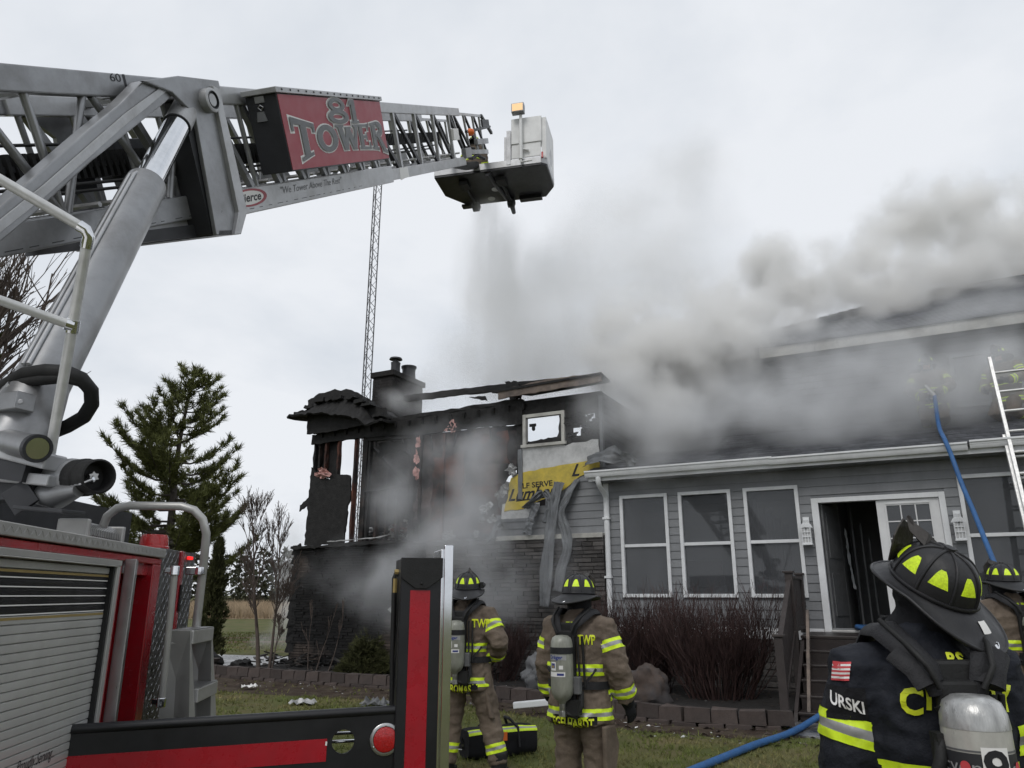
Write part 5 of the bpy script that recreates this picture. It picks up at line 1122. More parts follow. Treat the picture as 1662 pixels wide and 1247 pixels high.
m = M(KM); m.tube([(-3.17, 14.56, KZ + .15), (-3.17, 14.56, KZ + .75), (-3.17, 14.56, KZ + 1.32)], [.045, .045, .035], 12); m.tube([(-3.17, 14.6, KZ + .45), (-3.0, 14.62, KZ + .4)], .03, 8); m.tube([(-3.17, 14.56, KZ + .15), (-3.15, 14.52, KZ + .05), (-2.9, 14.52, KZ + .06)], .02, 8); fp_ = tp('floodlight_pole', m, 'white_paint', kb, smooth=60)
m = M(KM); m.box((-3.22, 14.5, KZ + 1.45), (.30, .16, .24)); tp('floodlight', m, 'boom', kb, bev=.015)
m = M(KM); m.box((-3.22, 14.418, KZ + 1.45), (.25, .006, .19)); tp('lit_lens', m, 'lit_amber', kb)
for x in (-4.65, -3.75): 
    m = M(KM); m.tube([(x, 14.95, KZ - .07), (x + .02, 15.98, KZ - .09)], .04, 8); m.lathe([(.04, -.1), (.12, -.08), (.12, .06), (.05, .1)], 12, (x + .02, 16.0, KZ - .1), (1, 0, 0)); m.box((x, 15.05, KZ - .06), (.22, .3, .1)); tp('platform_roller', m, 'black_rubber', kb, smooth=40)
for x, y in ((-4.0, 15.45), (-4.2, 15.85)):
    m = M(KM); m.lathe([(.09, 0), (.09, -.012), (.05, -.014), (.035, -.004)], 18, (x, y, KZ - .001)); tp('drain_ring', m, 'steel', kb)
for q0, q1 in (((-5.0, 15.95, KZ - .07), (-4.7, 16.1, KZ - .01)), ((-3.5, 15.9, KZ - .09), (-2.95, 16.06, KZ - .01))):
    m = M(KM); m.bb(q0, q1); tp('platform_step', m, 'black_paint', kb)
m = M(KM); m.bb((-2.70, 14.60, KZ + .16), (-2.66, 14.65, KZ + .3)); tp('corner_marker', m, 'lens_red', kb)
m = M(KM); m.tube([(-4.0, 14.7, KZ - .02), (-3.8, 15.9, KZ - .02), (-3.8, 16.25, KZ + .1)], .07, 12); m.tube([(-3.8, 16.25, KZ + .1), (-3.8, 16.6, KZ - .05)], [.08, .05], 14); tp('water_monitor', m, 'boom_dark', kb, smooth=60)

# ------------------------------------------------------------------ radio mast, ladder, hoses, bag, debris
mast = thing('radio_mast', 'thin three legged lattice radio mast behind the chimney', 'radio mast', (-6.15, 30, 0))
mr = .2
for k in range(3):
    a = 2 * PI * k / 3 + .5; m = M(); m.tube([(-6.15 + mr * math.cos(a), 30 + mr * math.sin(a), 0), (-6.15 + mr * math.cos(a), 30 + mr * math.sin(a), 22.5)], .026, 6); obj('mast_leg', m, 'tower_steel', mast)
m = M(); z = .2; i = 0
while z < 22.2:
    for k in range(3):
        a, b = 2 * PI * k / 3 + .5, 2 * PI * (k + 1) / 3 + .5
        if i % 2: a, b = b, a
        m.tube([(-6.15 + mr * math.cos(a), 30 + mr * math.sin(a), z), (-6.15 + mr * math.cos(b), 30 + mr * math.sin(b), z + .42)], .012, 4)
    z += .42; i += 1
obj('mast_lacing', m, 'tower_steel', mast, kind='stuff')
lad = thing('ladder', 'aluminium extension ladder leaning on the gutter at the right edge', 'ladder', H(1.95, 12.0, 0))
for nm, zb, zt, off, a0, a1 in (('ladder_rail', 0.0, 3.95, 0, 1.56, 2.36), ('ladder_rail', 1.4, 5.28, .07, 1.60, 2.32)):
    def lb(z, off=off): return (12.05 + z * 1.32 / 3.95 - off * .95, z + off * .3)
    for a in (a0, a1):
        m = M(HM); p, q = lb(zb), lb(zt); m.bar((a, p[0], p[1]), (a, q[0], q[1]), .05, .085, (0, -1, .3)); obj(nm, m, 'galv', lad, bev=.004)
    z = zb + .2
    while z < zt - .03:
        p = lb(z); m = M(HM); m.tube([(a0, p[0], p[1]), (a1, p[0], p[1])], .021, 8); obj('rung', m, 'galv', lad, smooth=60); z += .34
def hose(name, pts, r, mt, label, n=8):
    P = [V(p) for p in pts]; out = []
    for i in range(len(P) - 1):
        p0, p1, p2, p3 = P[max(i - 1, 0)], P[i], P[i + 1], P[min(i + 2, len(P) - 1)]
        for k in range(n):
            f = k / n; out.append(.5 * ((2 * p1) + (p2 - p0) * f + (2 * p0 - 5 * p1 + 4 * p2 - p3) * f * f + (3 * p1 - p0 - 3 * p2 + p3) * f ** 3))
    out.append(P[-1]); m = M(); m.tube(out, r, 12, up=(0, 0, 1))
    return setp(obj(name, m, mt, smooth=60), label, 'hose')
def hw(px, py, b): a, z = onwall(px, py, b); return H(a, b, z)
hose('fire_hose', [(.6, 6.3, .04), (1.15, 6.9, .04), (1.79, 7.7, .04), (2.6, 8.7, .045), (3.2, 9.35, .05), (3.75, 10.0, .10), H(-.95, 11.1, .32), hw(1375, 1092, 11.75), hw(1398, 1055, 12.25), hw(1420, 1028, 12.9), H(-.85, 13.6, 1.10), H(-.75, 14.6, 1.07), H(-.5, 16, 1.06)], .037, 'hose_blue', 'blue fire hose lying on the lawn and up the front steps')
nz_ = H(.80, 14.75, 5.0)
hs_ = hose('fire_hose', [nz_, hw(1524, 692, 14.2), hw(1534, 715, 13.25), hw(1545, 742, 13.1), hw(1562, 788, 12.9), hw(1580, 830, 12.6), hw(1600, 880, 12.2), hw(1622, 935, 11.7), hw(1645, 1000, 11.2), H(2.0, 10.6, .5), H(2.3, 10.2, .05), H(3.0, 9.6, .04)], .034, 'hose_blue', 'blue fire hose hanging from the roof past the gutter')
m = M(); p = hw(1520, 678, 14.5); m.tube([nz_ + V((0, 0, .0)), nz_ + V((-.08, .1, .22))], [.045, .03], 12); obj('hose_coupling', m, 'aluminium', hs_, smooth=60)
bag = thing('equipment_bag', 'black duffel bag with a yellow and silver stripe lying on the grass', 'bag', (-.12, 8.4, 0))
BGM = Matrix.Translation((-.14, 8.38, 0)) @ Matrix.Rotation(R_(27), 4, 'Z')
def bagf(k=1.0):
    def f(u, v):
        x = (u - .5) * .78; a = 2 * PI * v; e = 1 - .12 * abs(2 * u - 1) ** 4
        y, z = math.cos(a), math.sin(a); sq = (abs(y) ** 4 + abs(z) ** 4) ** -.25
        n_ = .014 * noise.noise((x * 6, y * 2, z * 2))
        return V((x, y * sq * (.145 * e * k + n_), .145 + z * sq * (.145 * e * k + n_) + (.0 if z > 0 else 0)))
    return f
m = M(BGM); m.grid(bagf(), 20, 28); fb = bagf(); 
m.add([fb(0, j / 28) for j in range(28)], [tuple(range(28))]); m.add([fb(1, j / 28) for j in range(28)], [tuple(range(28))]); obj('bag_body', m, 'black_cloth', bag, smooth=60)
for h0, h1, mt in ((.335, .36, 'lime'), (.36, .38, 'silver_tape'), (.38, .405, 'lime')):
    m = M(BGM); fk = bagf(1.03); m.grid(lambda u, v: fk(u, h0 + (h1 - h0) * v), 14, 2); obj('stripe', m, mt, bag)
m = M(BGM)
for x in (-.16, .16): m.tube([(x, -.16, .1), (x, -.13, .28), (x * .6, -.05, .36), (x * .6, .05, .36), (x, .13, .28), (x, .16, .1)], .016, 6)
m.tube([(-.39, 0, .15), (-.41, 0, .2), (-.41, .04, .15), (-.41, 0, .1), (-.39, 0, .15)], .008, 6); obj('strap', m, 'web', bag)
m = M(BGM); m.tube([(-.42, -.03, .1), (-.45, 0, .1), (-.45, .02, .14), (-.42, .02, .16)], .007, 6); m.bb((-.40, -.02, .1), (-.385, .03, .14)); obj('buckle', m, 'chrome', bag)
m = M(BGM); m.bb((-.04, -.165, .17), (.02, -.158, .25)); obj('tag', m, 'orange', bag)
# loose things on the ground
def lump(name, c, r, sq, mt, label, cat, amp=.3, seed=0, f=2.2, n=20, k=14, group=None):
    m = M(); c = V(c); m.ball((0, 0, 0), r, n, k, sq); v2 = []
    for p in m.v:
        d = p.normalized() if p.length else p; q = p * (1 + amp * noise.noise(d * f + V((seed, 0, 0))) + amp * .4 * noise.noise(d * f * 3 + V((seed, 4, 0)))); v2.append(q + c)
    for p in v2: p.z = max(p.z, -.02)
    m.v = v2; return setp(obj(name, m, mt, smooth=45), label, cat, group)
bx, by = 1.95, 11.75
lump('boulder', (bx, by, .26), .33, (1.25, .8, .95), 'rock', 'rounded brown boulder at the foot of the bare red shrubs', 'boulder', amp=.36, seed=3, f=1.5, n=40, k=28)
lump('plastic_sheet', (.52, 13.2, .34), .32, (1.0, .5, .9), 'plastic_grey', 'crumpled grey plastic sheet lying by the stone wall', 'sheet', amp=.55, seed=9, f=1.7, n=36, k=26)
lump('tar_paper', (-6.95, 17.3, .25), .42, (1.1, .7, .8), 'char', 'peaked black heap of tar paper on the wet slab', 'tar paper', amp=.5, seed=5, f=2)
lump('tar_paper', (-5.8, 16.9, .1), .25, (1.2, .8, .6), 'char', 'small flat black lump of tar paper beside the bare saplings', 'tar paper', amp=.5, seed=6, f=2)
m = M(); m.lathe([(.18, 0), (.2, .02), (.14, .05), (.13, .2), (.19, .22), (.2, .28), (.02, .29)], 18, (-6.35, 16.55, .03)); setp(obj('bird_bath', m, 'block', smooth=40), 'squat dark stone pedestal at the edge of the wet slab', 'pedestal')
m = M(); m.bar((.1, 11.2, .17), (.75, 11.05, .24), .10, .075); m.bar((.1, 11.2, .165), (.75, 11.05, .235), .07, .07); o = setp(obj('fallen_downspout', m.__class__().bar((.02, 11.1, .12), (.80, 11.0, .2), .11, .08), 'trim_white', bev=.01), 'white length of downspout lying on the bed behind the middle firefighters', 'downspout')
m = M(HM); m.prism(rag([(-9.85, 1.30), (-9.7, 1.42), (-9.2, 1.05), (-8.7, .55), (-8.78, .38), (-9.15, .78), (-9.55, 1.08)], .03, .07), wallmap(13.3), -.03, .03); setp(obj('charred_board', m, 'foil'), 'pale peeling board leaning across the dark basement opening', 'board')
def scrap(c, s, mt, label, seed, flat=.25):
    m = M(); m.grid(lambda u, v: V(c) + V(((u - .5) * s * (1 + .6 * noise.noise((u * 3, v * 3, seed))), (v - .5) * s * .7 * (1 + .5 * noise.noise((u * 3, v * 3, seed + 9))), .02 + flat * s * abs(noise.noise((u * 4, v * 4, seed + 3))))), 7, 7)
    return setp(obj('scrap', m, mt), label, 'scrap', None)
scrap((-2.05, 11.9, .0), .38, 'plastic_grey', 'grey flashing scrap on the lawn beside the black outrigger post', 2, .5)
scrap((-3.15, 12.05, 0), .34, 'foil', 'torn silver scrap on the brown mulch strip', 4, .35)
scrap((-4.6, 13.9, .02), .22, 'letter_white', 'small white scrap near the block edging on the left', 7, .5)
scrap((.02, 9.2, 0), .25, 'char', 'small black scrap in the grass right of the duffel bag', 8, .3)
lump('light_stone', (.85, 7.45, 0.0), .12, (1.3, .8, .35), 'far_field', 'pale flat stone in the lawn near the blue hose', 'stone', seed=12)
# strewn ash flakes and bark chips
m = M(); m2 = M()
for k in range(900):
    if k < 560:
        t = rnd.random(); i = min(int(t * 10), 9); p = V(EDGE[i]).lerp(V(EDGE[i + 1]), t * 10 - i); x, y = p.x + jit(.3), p.y - 1.3 * rnd.random() + .1; z = .006
    else: x, y = rnd.uniform(-6, 3.2), 0; q = H(rnd.uniform(-12, -1.8), rnd.uniform(11.6, 13.4), 0); x, y, z = q.x, q.y, .095
    mm = m2 if rnd.random() < .16 else m; s = rnd.uniform(.02, .06) * (.8 if mm is m2 else 1); a = rnd.random() * 6; mm.val = rnd.random()
    c, d = math.cos(a) * s, math.sin(a) * s; mm.add([(x - c, y - d, z), (x + d * .4, y - c * .4, z + .004), (x + c, y + d, z + .012 * rnd.random()), (x - d * .4, y + c * .4, z + s * .6 * rnd.random())], [(0, 1, 2), (0, 2, 3)])
obj('bark_litter', m, 'chip', kind='stuff', fix=False); obj('ash_litter', m2, 'ash_chip', kind='stuff', fix=False)
# ------------------------------------------------------------------ people
def fuse(m, voxel, sm=2, wr=.004, wf=(7, 7, 15), seed=0):
    """one continuous skin over overlapping lofts, with cloth folds"""
    me = m.mesh('tmp'); o = bpy.data.objects.new('tmp', me); COL.objects.link(o)
    r = o.modifiers.new('r', 'REMESH'); r.mode = 'VOXEL'; r.voxel_size = voxel; r.use_smooth_shade = True
    if sm: s = o.modifiers.new('s', 'SMOOTH'); s.factor = .5; s.iterations = sm
    dg = bpy.context.evaluated_depsgraph_get(); dg.update()
    out = bpy.data.meshes.new_from_object(o.evaluated_get(dg)); bpy.data.objects.remove(o)
    if wr:
        sv = V((seed * 7.3, seed * 3.1, 0)); nr = [v.normal.copy() for v in out.vertices]
        for v, n_ in zip(out.vertices, nr):
            p = v.co; q = V((p.x * wf[0], p.y * wf[1], p.z * wf[2])) + sv
            k = .55 * noise.noise(q) + .9 * ((1 - abs(noise.noise(q * .75 + V((9, 1, 4))))) ** 4 - .45) + .5 * ((1 - abs(noise.noise(q * 1.7))) ** 3 - .4)
            v.co = p + n_ * (k * wr)
    out.update(); return out
def pobj(name, me, mts, parent, mw, smooth=True, label=None):
    for x in (mts if isinstance(mts, (list, tuple)) else [mts]): me.materials.append(MT[x])
    if smooth: me.polygons.foreach_set('use_smooth', [True] * len(me.polygons))
    o = bpy.data.objects.new(name, me); link(o, parent, mw)
    if label: o['label'] = label
    return o
def band_mesh(src, p, n_, t0, t1, keep, off=.004):
    bm = bmesh.new(); bm.from_mesh(src); p, n_ = V(p), V(n_).normalized()
    for t, outer in ((t0, False), (t1, True)):
        bmesh.ops.bisect_plane(bm, geom=bm.verts[:] + bm.edges[:] + bm.faces[:], plane_co=p + n_ * t, plane_no=n_, clear_outer=outer, clear_inner=not outer)
    kill = [f for f in bm.faces if not keep(f.calc_center_median())]
    bmesh.ops.delete(bm, geom=kill, context='FACES')
    nr = {v: v.normal.copy() for v in bm.verts}
    for v in bm.verts: v.co += nr[v] * off
    me = bpy.data.meshes.new('stripe'); bm.to_mesh(me); bm.free(); return me
def seg_dist(p, a, b):
    d = b - a; t = max(0, min(1, (p - a).dot(d) / d.length_squared)); return (p - a - d * t).length, t
def hand(m, wrist, d, palm_n, side, r=1.0, curl=.5):
    """gloved hand: palm, four unequal fingers and a thumb off the palm's side"""
    d, pn = V(d).normalized(), V(palm_n).normalized(); sx = d.cross(pn).normalized() * side; w0 = V(wrist)
    m.tube([w0 - d * .02, w0 + d * .03, w0 + d * .07, w0 + d * .095], [.036 * r, .042 * r, .046 * r, .040 * r], 10, ry=[.030 * r, .026 * r, .025 * r, .020 * r], up=sx)
    for i, (o, L) in enumerate(((.033, .068), (.011, .080), (-.011, .075), (-.032, .060))):
        p = w0 + d * .088 + sx * o * r; q = [p]; dd = d.copy()
        for k in range(3): dd = (dd + pn * curl * (.5 + .25 * k)).normalized(); q.append(q[-1] + dd * L * (.42, .33, .25)[k])
        m.tube(q, [.0125 * r, .012 * r, .011 * r, .009 * r], 8)
    p = w0 + d * .03 + sx * .036 * r; q = [p, p + (d * .55 + sx * .7 + pn * .2).normalized() * .04, p + (d * .55 + sx * .7 + pn * .2).normalized() * .04 + (d * .85 + sx * .1 + pn * .5).normalized() * .036]
    m.tube(q, [.016 * r, .0135 * r, .010 * r], 8)
RX, RY, DZ = .122, .148, .150
def dome(phi, t, k=1.0):
    a = t * PI / 2; r = math.cos(a) ** .78
    return V((RX * k * r * math.sin(phi), RY * k * r * math.cos(phi), DZ * k * math.sin(a) ** .95))
def helmet(parent, HW, fine, shield=True, lamp=None, sticker=False):
    """HW: world matrix of the helmet's base plane; +y is its front"""
    n1, n2 = (48, 14) if fine else (28, 9)
    m = M(HW); m.grid(lambda u, v: dome(u * 2 * PI, v), n1, n2); hel = obj('helmet', m, 'helmet', parent, smooth=60)
    def brim(phi, t, z=0):
        fr = max(0, math.cos(phi)); bk = max(0, -math.cos(phi)); L = .040 + .022 * fr ** 2 + .088 * bk ** 1.5
        e = dome(phi, 0, .97); dd = V((e.x, e.y, 0)).normalized(); drop = -.012 - .05 * bk ** 1.5 * t - .014 * fr ** 2 * t + .012 * abs(math.sin(phi)) * t
        return e + dd * (L * t) + V((0, 0, drop * min(1, t * 1.4) + .012 * (1 - t) + z - .012))
    m = M(HW); m.grid(lambda u, v: brim(u * 2 * PI, v), n1 * 2, 5); m.grid(lambda u, v: brim(u * 2 * PI, v, -.007), n1 * 2, 5); m.tube([brim(2 * PI * i / 56, 1, -.0035) for i in range(57)], .007, 8, cap=False)
    m.tube([dome(2 * PI * i / 56, .02, 1.015) for i in range(57)], .006 if not fine else .007, 6, cap=False)
    obj('brim', m, 'helmet', hel, smooth=60)
    m = M(HW)
    for k in range(4): a = PI * k / 4; m.tube([dome(a, t / 12, 1.004) for t in range(13)] + [dome(a + PI, t / 12, 1.004) for t in range(11, -1, -1)], .0055, 8, up=(math.cos(a), -math.sin(a), 0))
    m.lathe([(.02, DZ * 1.0), (.018, DZ + .012), (.003, DZ + .014)], 12); obj('crown_ridges', m, 'helmet', hel, smooth=60)
    for k in range(8):
        c = PI / 8 + PI / 4 * k; m = M(HW)
        def pt(u, v): 
            hw_ = (.235 - .12 * v) if v < .75 else (.145 - .3 * (v - .75)); return dome(c + (u - .5) * 2 * hw_, .22 + .28 * v, 1.008)
        m.grid(pt, 8, 6); obj('reflector', m, 'lime_grid' if fine else 'lime', hel, smooth=60)
    if shield:
        m = M(HW); sh = [(-.055, .0), (.055, .0), (.07, .06), (.064, .10), (.035, .125), (0, .15), (-.035, .125), (-.064, .10), (-.07, .06)]
        m.prism(sh, lambda x, z, t: V((x, RY * 1.02 + .03 * (z / .16) ** 1.5 + t - .35 * x * x * 6, z + .02)), 0, .006); obj('front_shield', m, 'leather', hel)
        m = M(HW); m.tube([(-.02, RY * .55, DZ * .88), (-.012, RY * .8, DZ * .98), (0, RY * 1.12, DZ + .035), (.012, RY * .8, DZ * .98), (.02, RY * .55, DZ * .88)], .008, 6)
        m.add([(-.045, RY * .40, DZ * .90), (.045, RY * .40, DZ * .90), (.03, RY * .9, DZ * 1.02), (0, RY * 1.2, DZ * 1.22), (-.03, RY * .9, DZ * 1.02), (0, RY * .55, DZ * 1.12)], [(0, 1, 5), (1, 2, 5), (2, 3, 5), (3, 4, 5), (4, 0, 5)]); obj('shield_holder', m, 'leather', hel, smooth=50)
    if lamp: m = M(HW); m.tube([(lamp * .145, -.02, .02), (lamp * .155, .06, .03)], .018, 10); m.box((lamp * .14, .0, .03), (.03, .05, .06)); obj('helmet_lamp', m, 'black_rubber', hel)
    m = M(HW); e = brim(PI, .75, .0); m.tube([e + V((.014 * math.cos(2 * PI * i / 12), -.004 + .014 * math.sin(2 * PI * i / 12), .002 - .02 * abs(math.sin(PI * i / 12)))) for i in range(13)], .0025, 6); m.box(e + V((0, -.02, -.012)), (.014, .035, .004), Matrix.Rotation(.5, 3, 'X')); obj('hanger_ring', m, 'chrome', hel)
    if sticker:
        m = M(HW); m.grid(lambda u, v: brim(PI + .12 - .24 * u + .06, .30 + .28 * v, .003), 6, 3); stk = obj('brim_sticker', m, 'letter_white', hel)
    return hel
def figure(label, loc, yaw, s=1.0, sbx=.245, sf=.42, bw=1.0, cloth='tan_cloth', joints=None, voxel=.016, lean=0.0, head=(0, 0, 0), hoff=(0, 0, 0), tank=None, fine=False, lamp=None, seed=1, texts=(), tankset='grey', hem=None, group='firefighters in turnout gear', roof=False, sleeve_band=True, pack=True, shift=0.0):
    t = thing('person', label, 'person', loc, yaw, group)
    J = dict(sl=(-.215, 0, 1.40), sr=(.215, 0, 1.40), el=(-.285, -.01, 1.13), er=(.285, -.01, 1.13), wl=(-.30, .07, .90), wr=(.30, .07, .90),
             hl=(-.105, 0, .90), hr=(.105, 0, .90), kl=(-.125, .02, .50), kr=(.125, .02, .50), al=(-.135, -.02, .10), ar=(.135, -.02, .10))
    J.update(joints or {}); J = {k: V(v) for k, v in J.items()}
    BW = world_of(t) @ Matrix.Scale(s, 4)
    # body
    m = M(); hc = V((0, .02, 1.625)) + V(hoff)
    for q in 'lr':
        h, k, a = J['h' + q], J['k' + q], J['a' + q]
        m.tube([h + V((0, 0, .08)), h, h.lerp(k, .5), k, k.lerp(a, .45), a], [.115, .128, .118, .100, .096, .088], 14, ry=[.12, .132, .122, .104, .10, .094])
    m.tube([(0, 0, .80), (0, 0, .95), (0, 0, 1.1), (0, .0, 1.3), (0, 0, 1.42), (0, .005, 1.49), hc - V((0, 0, .06))], [.19, .205, .20, .21, .17, .07, .062], 16, ry=[.14, .15, .14, .14, .10, .07, .065])
    m.ball(hc, 1, 16, 12, (.078, .098, .120)); m.ball(hc + V((0, .095, -.02)), 1, 8, 6, (.014, .022, .022)); m.ball(hc + V((0, .055, -.085)), 1, 8, 6, (.045, .04, .03))
    for x in (-1, 1): m.ball(hc + V((x * .08, -.0, -.01)), 1, 8, 6, (.012, .02, .033))
    me = fuse(m, voxel, 2, .014, (7, 7, 15), seed); body = pobj('body', me, [cloth, 'skin', 'black_cloth'], t, BW)
    me.polygons.foreach_set('material_index', [1 if (p.center - hc).length < .16 and p.center.z > 1.5 else 0 for p in me.polygons])
    m = M()
    for x in (-1, 1): m.ball(hc + V((x * .032, .084, .01)), .012, 8, 6); 
    m.tube([hc + V((-.022, .092, -.062)), hc + V((0, .098, -.064)), hc + V((.022, .092, -.062))], .005, 6)
    face = M(BW); face.v = [BW @ p for p in m.v]; face.f = m.f; face.a = m.a; face.m = m.m; obj('face_features', face, 'leather', body, kind=None) if fine else None
    bmesh_b = me
    # trouser cuffs, boots, gloves
    for q in 'lr':
        k, a = J['k' + q], J['a' + q]; ax = (k - a).normalized()
        for (u0, u1, mt) in ((.10, .128, 'lime'), (.128, .155, 'silver_tape'), (.155, .183, 'lime')):
            b_ = band_mesh(me, a, ax, u0, u1, lambda c, a=a, k=k: seg_dist(c, a, k)[0] < .16 and c.z < .5)
            if len(b_.polygons): pobj('cuff_stripe', b_, mt, body, BW)
        m = M(); m.tube([a + V((0, 0, .12)), a + V((0, 0, 0)), a + V((0, .01, -.05))], [.082, .078, .07], 12, ry=[.088, .085, .085]); m.tube([a + V((0, -.085, -.062)), a + V((0, -.03, -.055)), a + V((0, .08, -.055)), a + V((0, .19, -.068))], [.03, .05, .055, .04], 12, ry=[.036, .05, .042, .03], up=(1, 0, 0))
        bm_ = fuse(m, max(voxel, .014), 2, 0); pobj('boot', bm_, 'black_rubber', t, BW)
    # coat
    m = M()
    m.tube([(0, .0, .735), (0, .0, .78), (0, 0, .90), (0, 0, 1.02), (0, -.005, 1.2), (0, -.005, 1.36), (0, -.0, 1.43), (0, .0, 1.485), (0, .012, 1.535)], [q * bw for q in (.262, .262, .248, .236, .252, .262, .225)] + [.13, .098], 22, ry=[.19, .19, .178, .168, .178, .178, .15, .115, .10])
    for q in 'lr':
        a, b, c = J['s' + q], J['e' + q], J['w' + q]
        m.tube([a.lerp(V((0, 0, 1.42)), .45), a, a.lerp(b, .45), b, b.lerp(c, .5), c], [.10, .112, .102, .092, .084, .072], 14, ry=[.10, .112, .102, .094, .086, .074])
    cm = fuse(m, voxel * .9, 2, .017 if not fine else .014, (8, 8, 14), seed + 3); coat = pobj('coat', cm, cloth, t, BW)
    tree = BVHTree.FromPolygons([v.co.copy() for v in cm.vertices], [list(p.vertices) for p in cm.polygons])
    def onback(x, z, off=.005, yaw_=0.0):
        c, s_ = math.cos(yaw_), math.sin(yaw_); o_ = V((c * x + s_ * 1.0, s_ * x - c * 1.0, z)); d_ = V((-s_, c, 0))
        hit = tree.ray_cast(o_, d_)
        if hit[0] is None:
            q_, n_, _, _ = tree.find_nearest(o_ + d_ * .92); return q_ + n_ * off
        return hit[0] - d_ * off
    tri = ((0, .027, 'lime'), (.027, .054, 'silver_tape'), (.054, .081, 'lime'))
    arms = [(J['s' + q], J['e' + q], J['w' + q]) for q in 'lr']
    def isarm(c):
        return any(min(seg_dist(c, a, b)[0], seg_dist(c, b, w_)[0]) < .125 and abs(c.x) > .235 * bw and c.z < 1.36 or seg_dist(c, b, w_)[0] < .11 for a, b, w_ in arms)
    for zc in (.775, 1.08):
        for u0, u1, mt in tri:
            b_ = band_mesh(cm, (0, 0, zc), (0, 0, 1), u0, u1, lambda c: not isarm(c)); 
            if len(b_.polygons): pobj('stripe', b_, mt, coat, BW)
    for a, b, w_ in arms:
        for (p, q, f) in ((a, b, sf), (b, w_, .66)):
            ax = (q - p).normalized(); ctr = p.lerp(q, f)
            for u0, u1, mt in tri:
                b_ = band_mesh(cm, ctr, ax, u0 - .04, u1 - .04, lambda c, p=p, q=q: seg_dist(c, p, q)[0] < .122 and abs(c.x) > (sbx if q is b else .20) * bw)
                if len(b_.polygons): pobj('sleeve_stripe', b_, mt, coat, BW)
    for q, sd_ in (('l', -1), ('r', 1)):
        m = M(); w_, e_ = J['w' + q], J['e' + q]; d = (w_ - e_).normalized(); pn = V((-sd_, .35, 0)); pn = (pn - d * pn.dot(d)).normalized(); hand(m, w_ + d * .02, d, pn, sd_ * (1 if True else -1), 1.12, .45)
        m.tube([w_ - d * .03, w_ + d * .035], [.06, .048], 12); g = fuse(m, .0075 if not roof else .012, 2, .001, (20, 20, 20)); pobj('glove', g, 'black_cloth', t, BW)
    # hood and helmet
    m = M(); m.tube([(0, .01, 1.47), (0, .015, 1.52), hc + V((0, 0, -.07)), hc + V((0, -.005, 0)), hc + V((0, -.005, .07))], [.12, .100, .090, .097, .085], 18, ry=[.115, .10, .10, .116, .105]); m.ball(hc, 1, 16, 10, (.092, .112, .125))
    hm = fuse(m, max(voxel * .8, .01), 2, .006, (14, 14, 14), seed); 
    bm = bmesh.new(); bm.from_mesh(hm); bmesh.ops.delete(bm, geom=[f for f in bm.faces if (lambda c: c.y - hc.y > .072 and abs(c.x) < .062 and -.08 < c.z - hc.z < .06)(f.calc_center_median())], context='FACES'); bm.to_mesh(hm); bm.free(); pobj('hood', hm, 'black_cloth', t, BW)
    HR = Matrix.Translation(hc) @ Matrix.Rotation(head[0], 4, 'Z') @ Matrix.Rotation(head[1], 4, 'X') @ Matrix.Rotation(head[2], 4, 'Y')
    helmet(t, BW @ HR @ Matrix.Translation((0, -.01, .035)) @ Matrix.Scale(.91 if fine else 1.0, 4), fine, lamp=lamp, sticker=fine)
    # lettering
    for (txt, x, z, size, sx, yw, mt, arch, patch) in texts:
        if patch:
            m = M(BW); w_, h_ = patch; m.grid(lambda u, v: onback(x + (u - .5) * w_, z + (v - .5) * h_, .006, yw), 18, 4); lp = obj('name_patch', m, 'black_cloth', coat)
        m = M(BW); text_to(m, text_mesh(txt, size, 0, size * .028, sx), lambda a, b: onback(x + a, z + b - arch * a * a, .016 if patch else .008, yw), cut=size * .3); obj('lettering', m, mt, coat, fix=False)
    # breathing set
    if pack:
        ty = -.275; tx = 0.0; r = .083; zb, zt = .93, 1.37
        if fine: zb, zt = .93, 1.37; r = .087
        mt = 'tank_white' if fine else 'tank'
        m = M(BW); prof = [(.018, zb - .05), (.03, zb - .02), (.06, zb), (r * .93, zb + .035), (r, zb + .07), (r, zt - .085), (r * .96, zt - .05), (r * .83, zt - .02), (r * .55, zt - .004), (.008, zt)]
        m.lathe(prof, 36, (tx, ty, 0)); tk = obj('air_tank', m, mt, t, smooth=60)
        def ont(x, z, off=.0015, yw=0.0): a = -PI / 2 + x / r + yw; return BW @ V((tx + (r + off) * math.cos(a), ty + (r + off) * math.sin(a), z))
        def ring(z0, z1, mt, off=.0012, nm='tank_band', a0=-PI, a1=PI):
            m = M(); m.grid(lambda u, v: ont((a0 + (a1 - a0) * u) * r, z0 + (z1 - z0) * v, off), 36, 1); return obj(nm, m, mt, tk, smooth=60)
        def tlet(txt, x, z, size, mt, sx=1.0, bold=0, off=.003):
            m = M(); text_to(m, text_mesh(txt, size, 0, bold, sx), lambda a, b: ont(x + a, z + b, off), cut=.012); return obj('lettering', m, mt, tk, fix=False)
        def label_(x, z, w_, h_, mt, off=.002):
            m = M(); m.grid(lambda u, v: ont(x + (u - .5) * w_, z + (v - .5) * h_, off), 8, 1); return obj('tank_label', m, mt, tk, smooth=60)
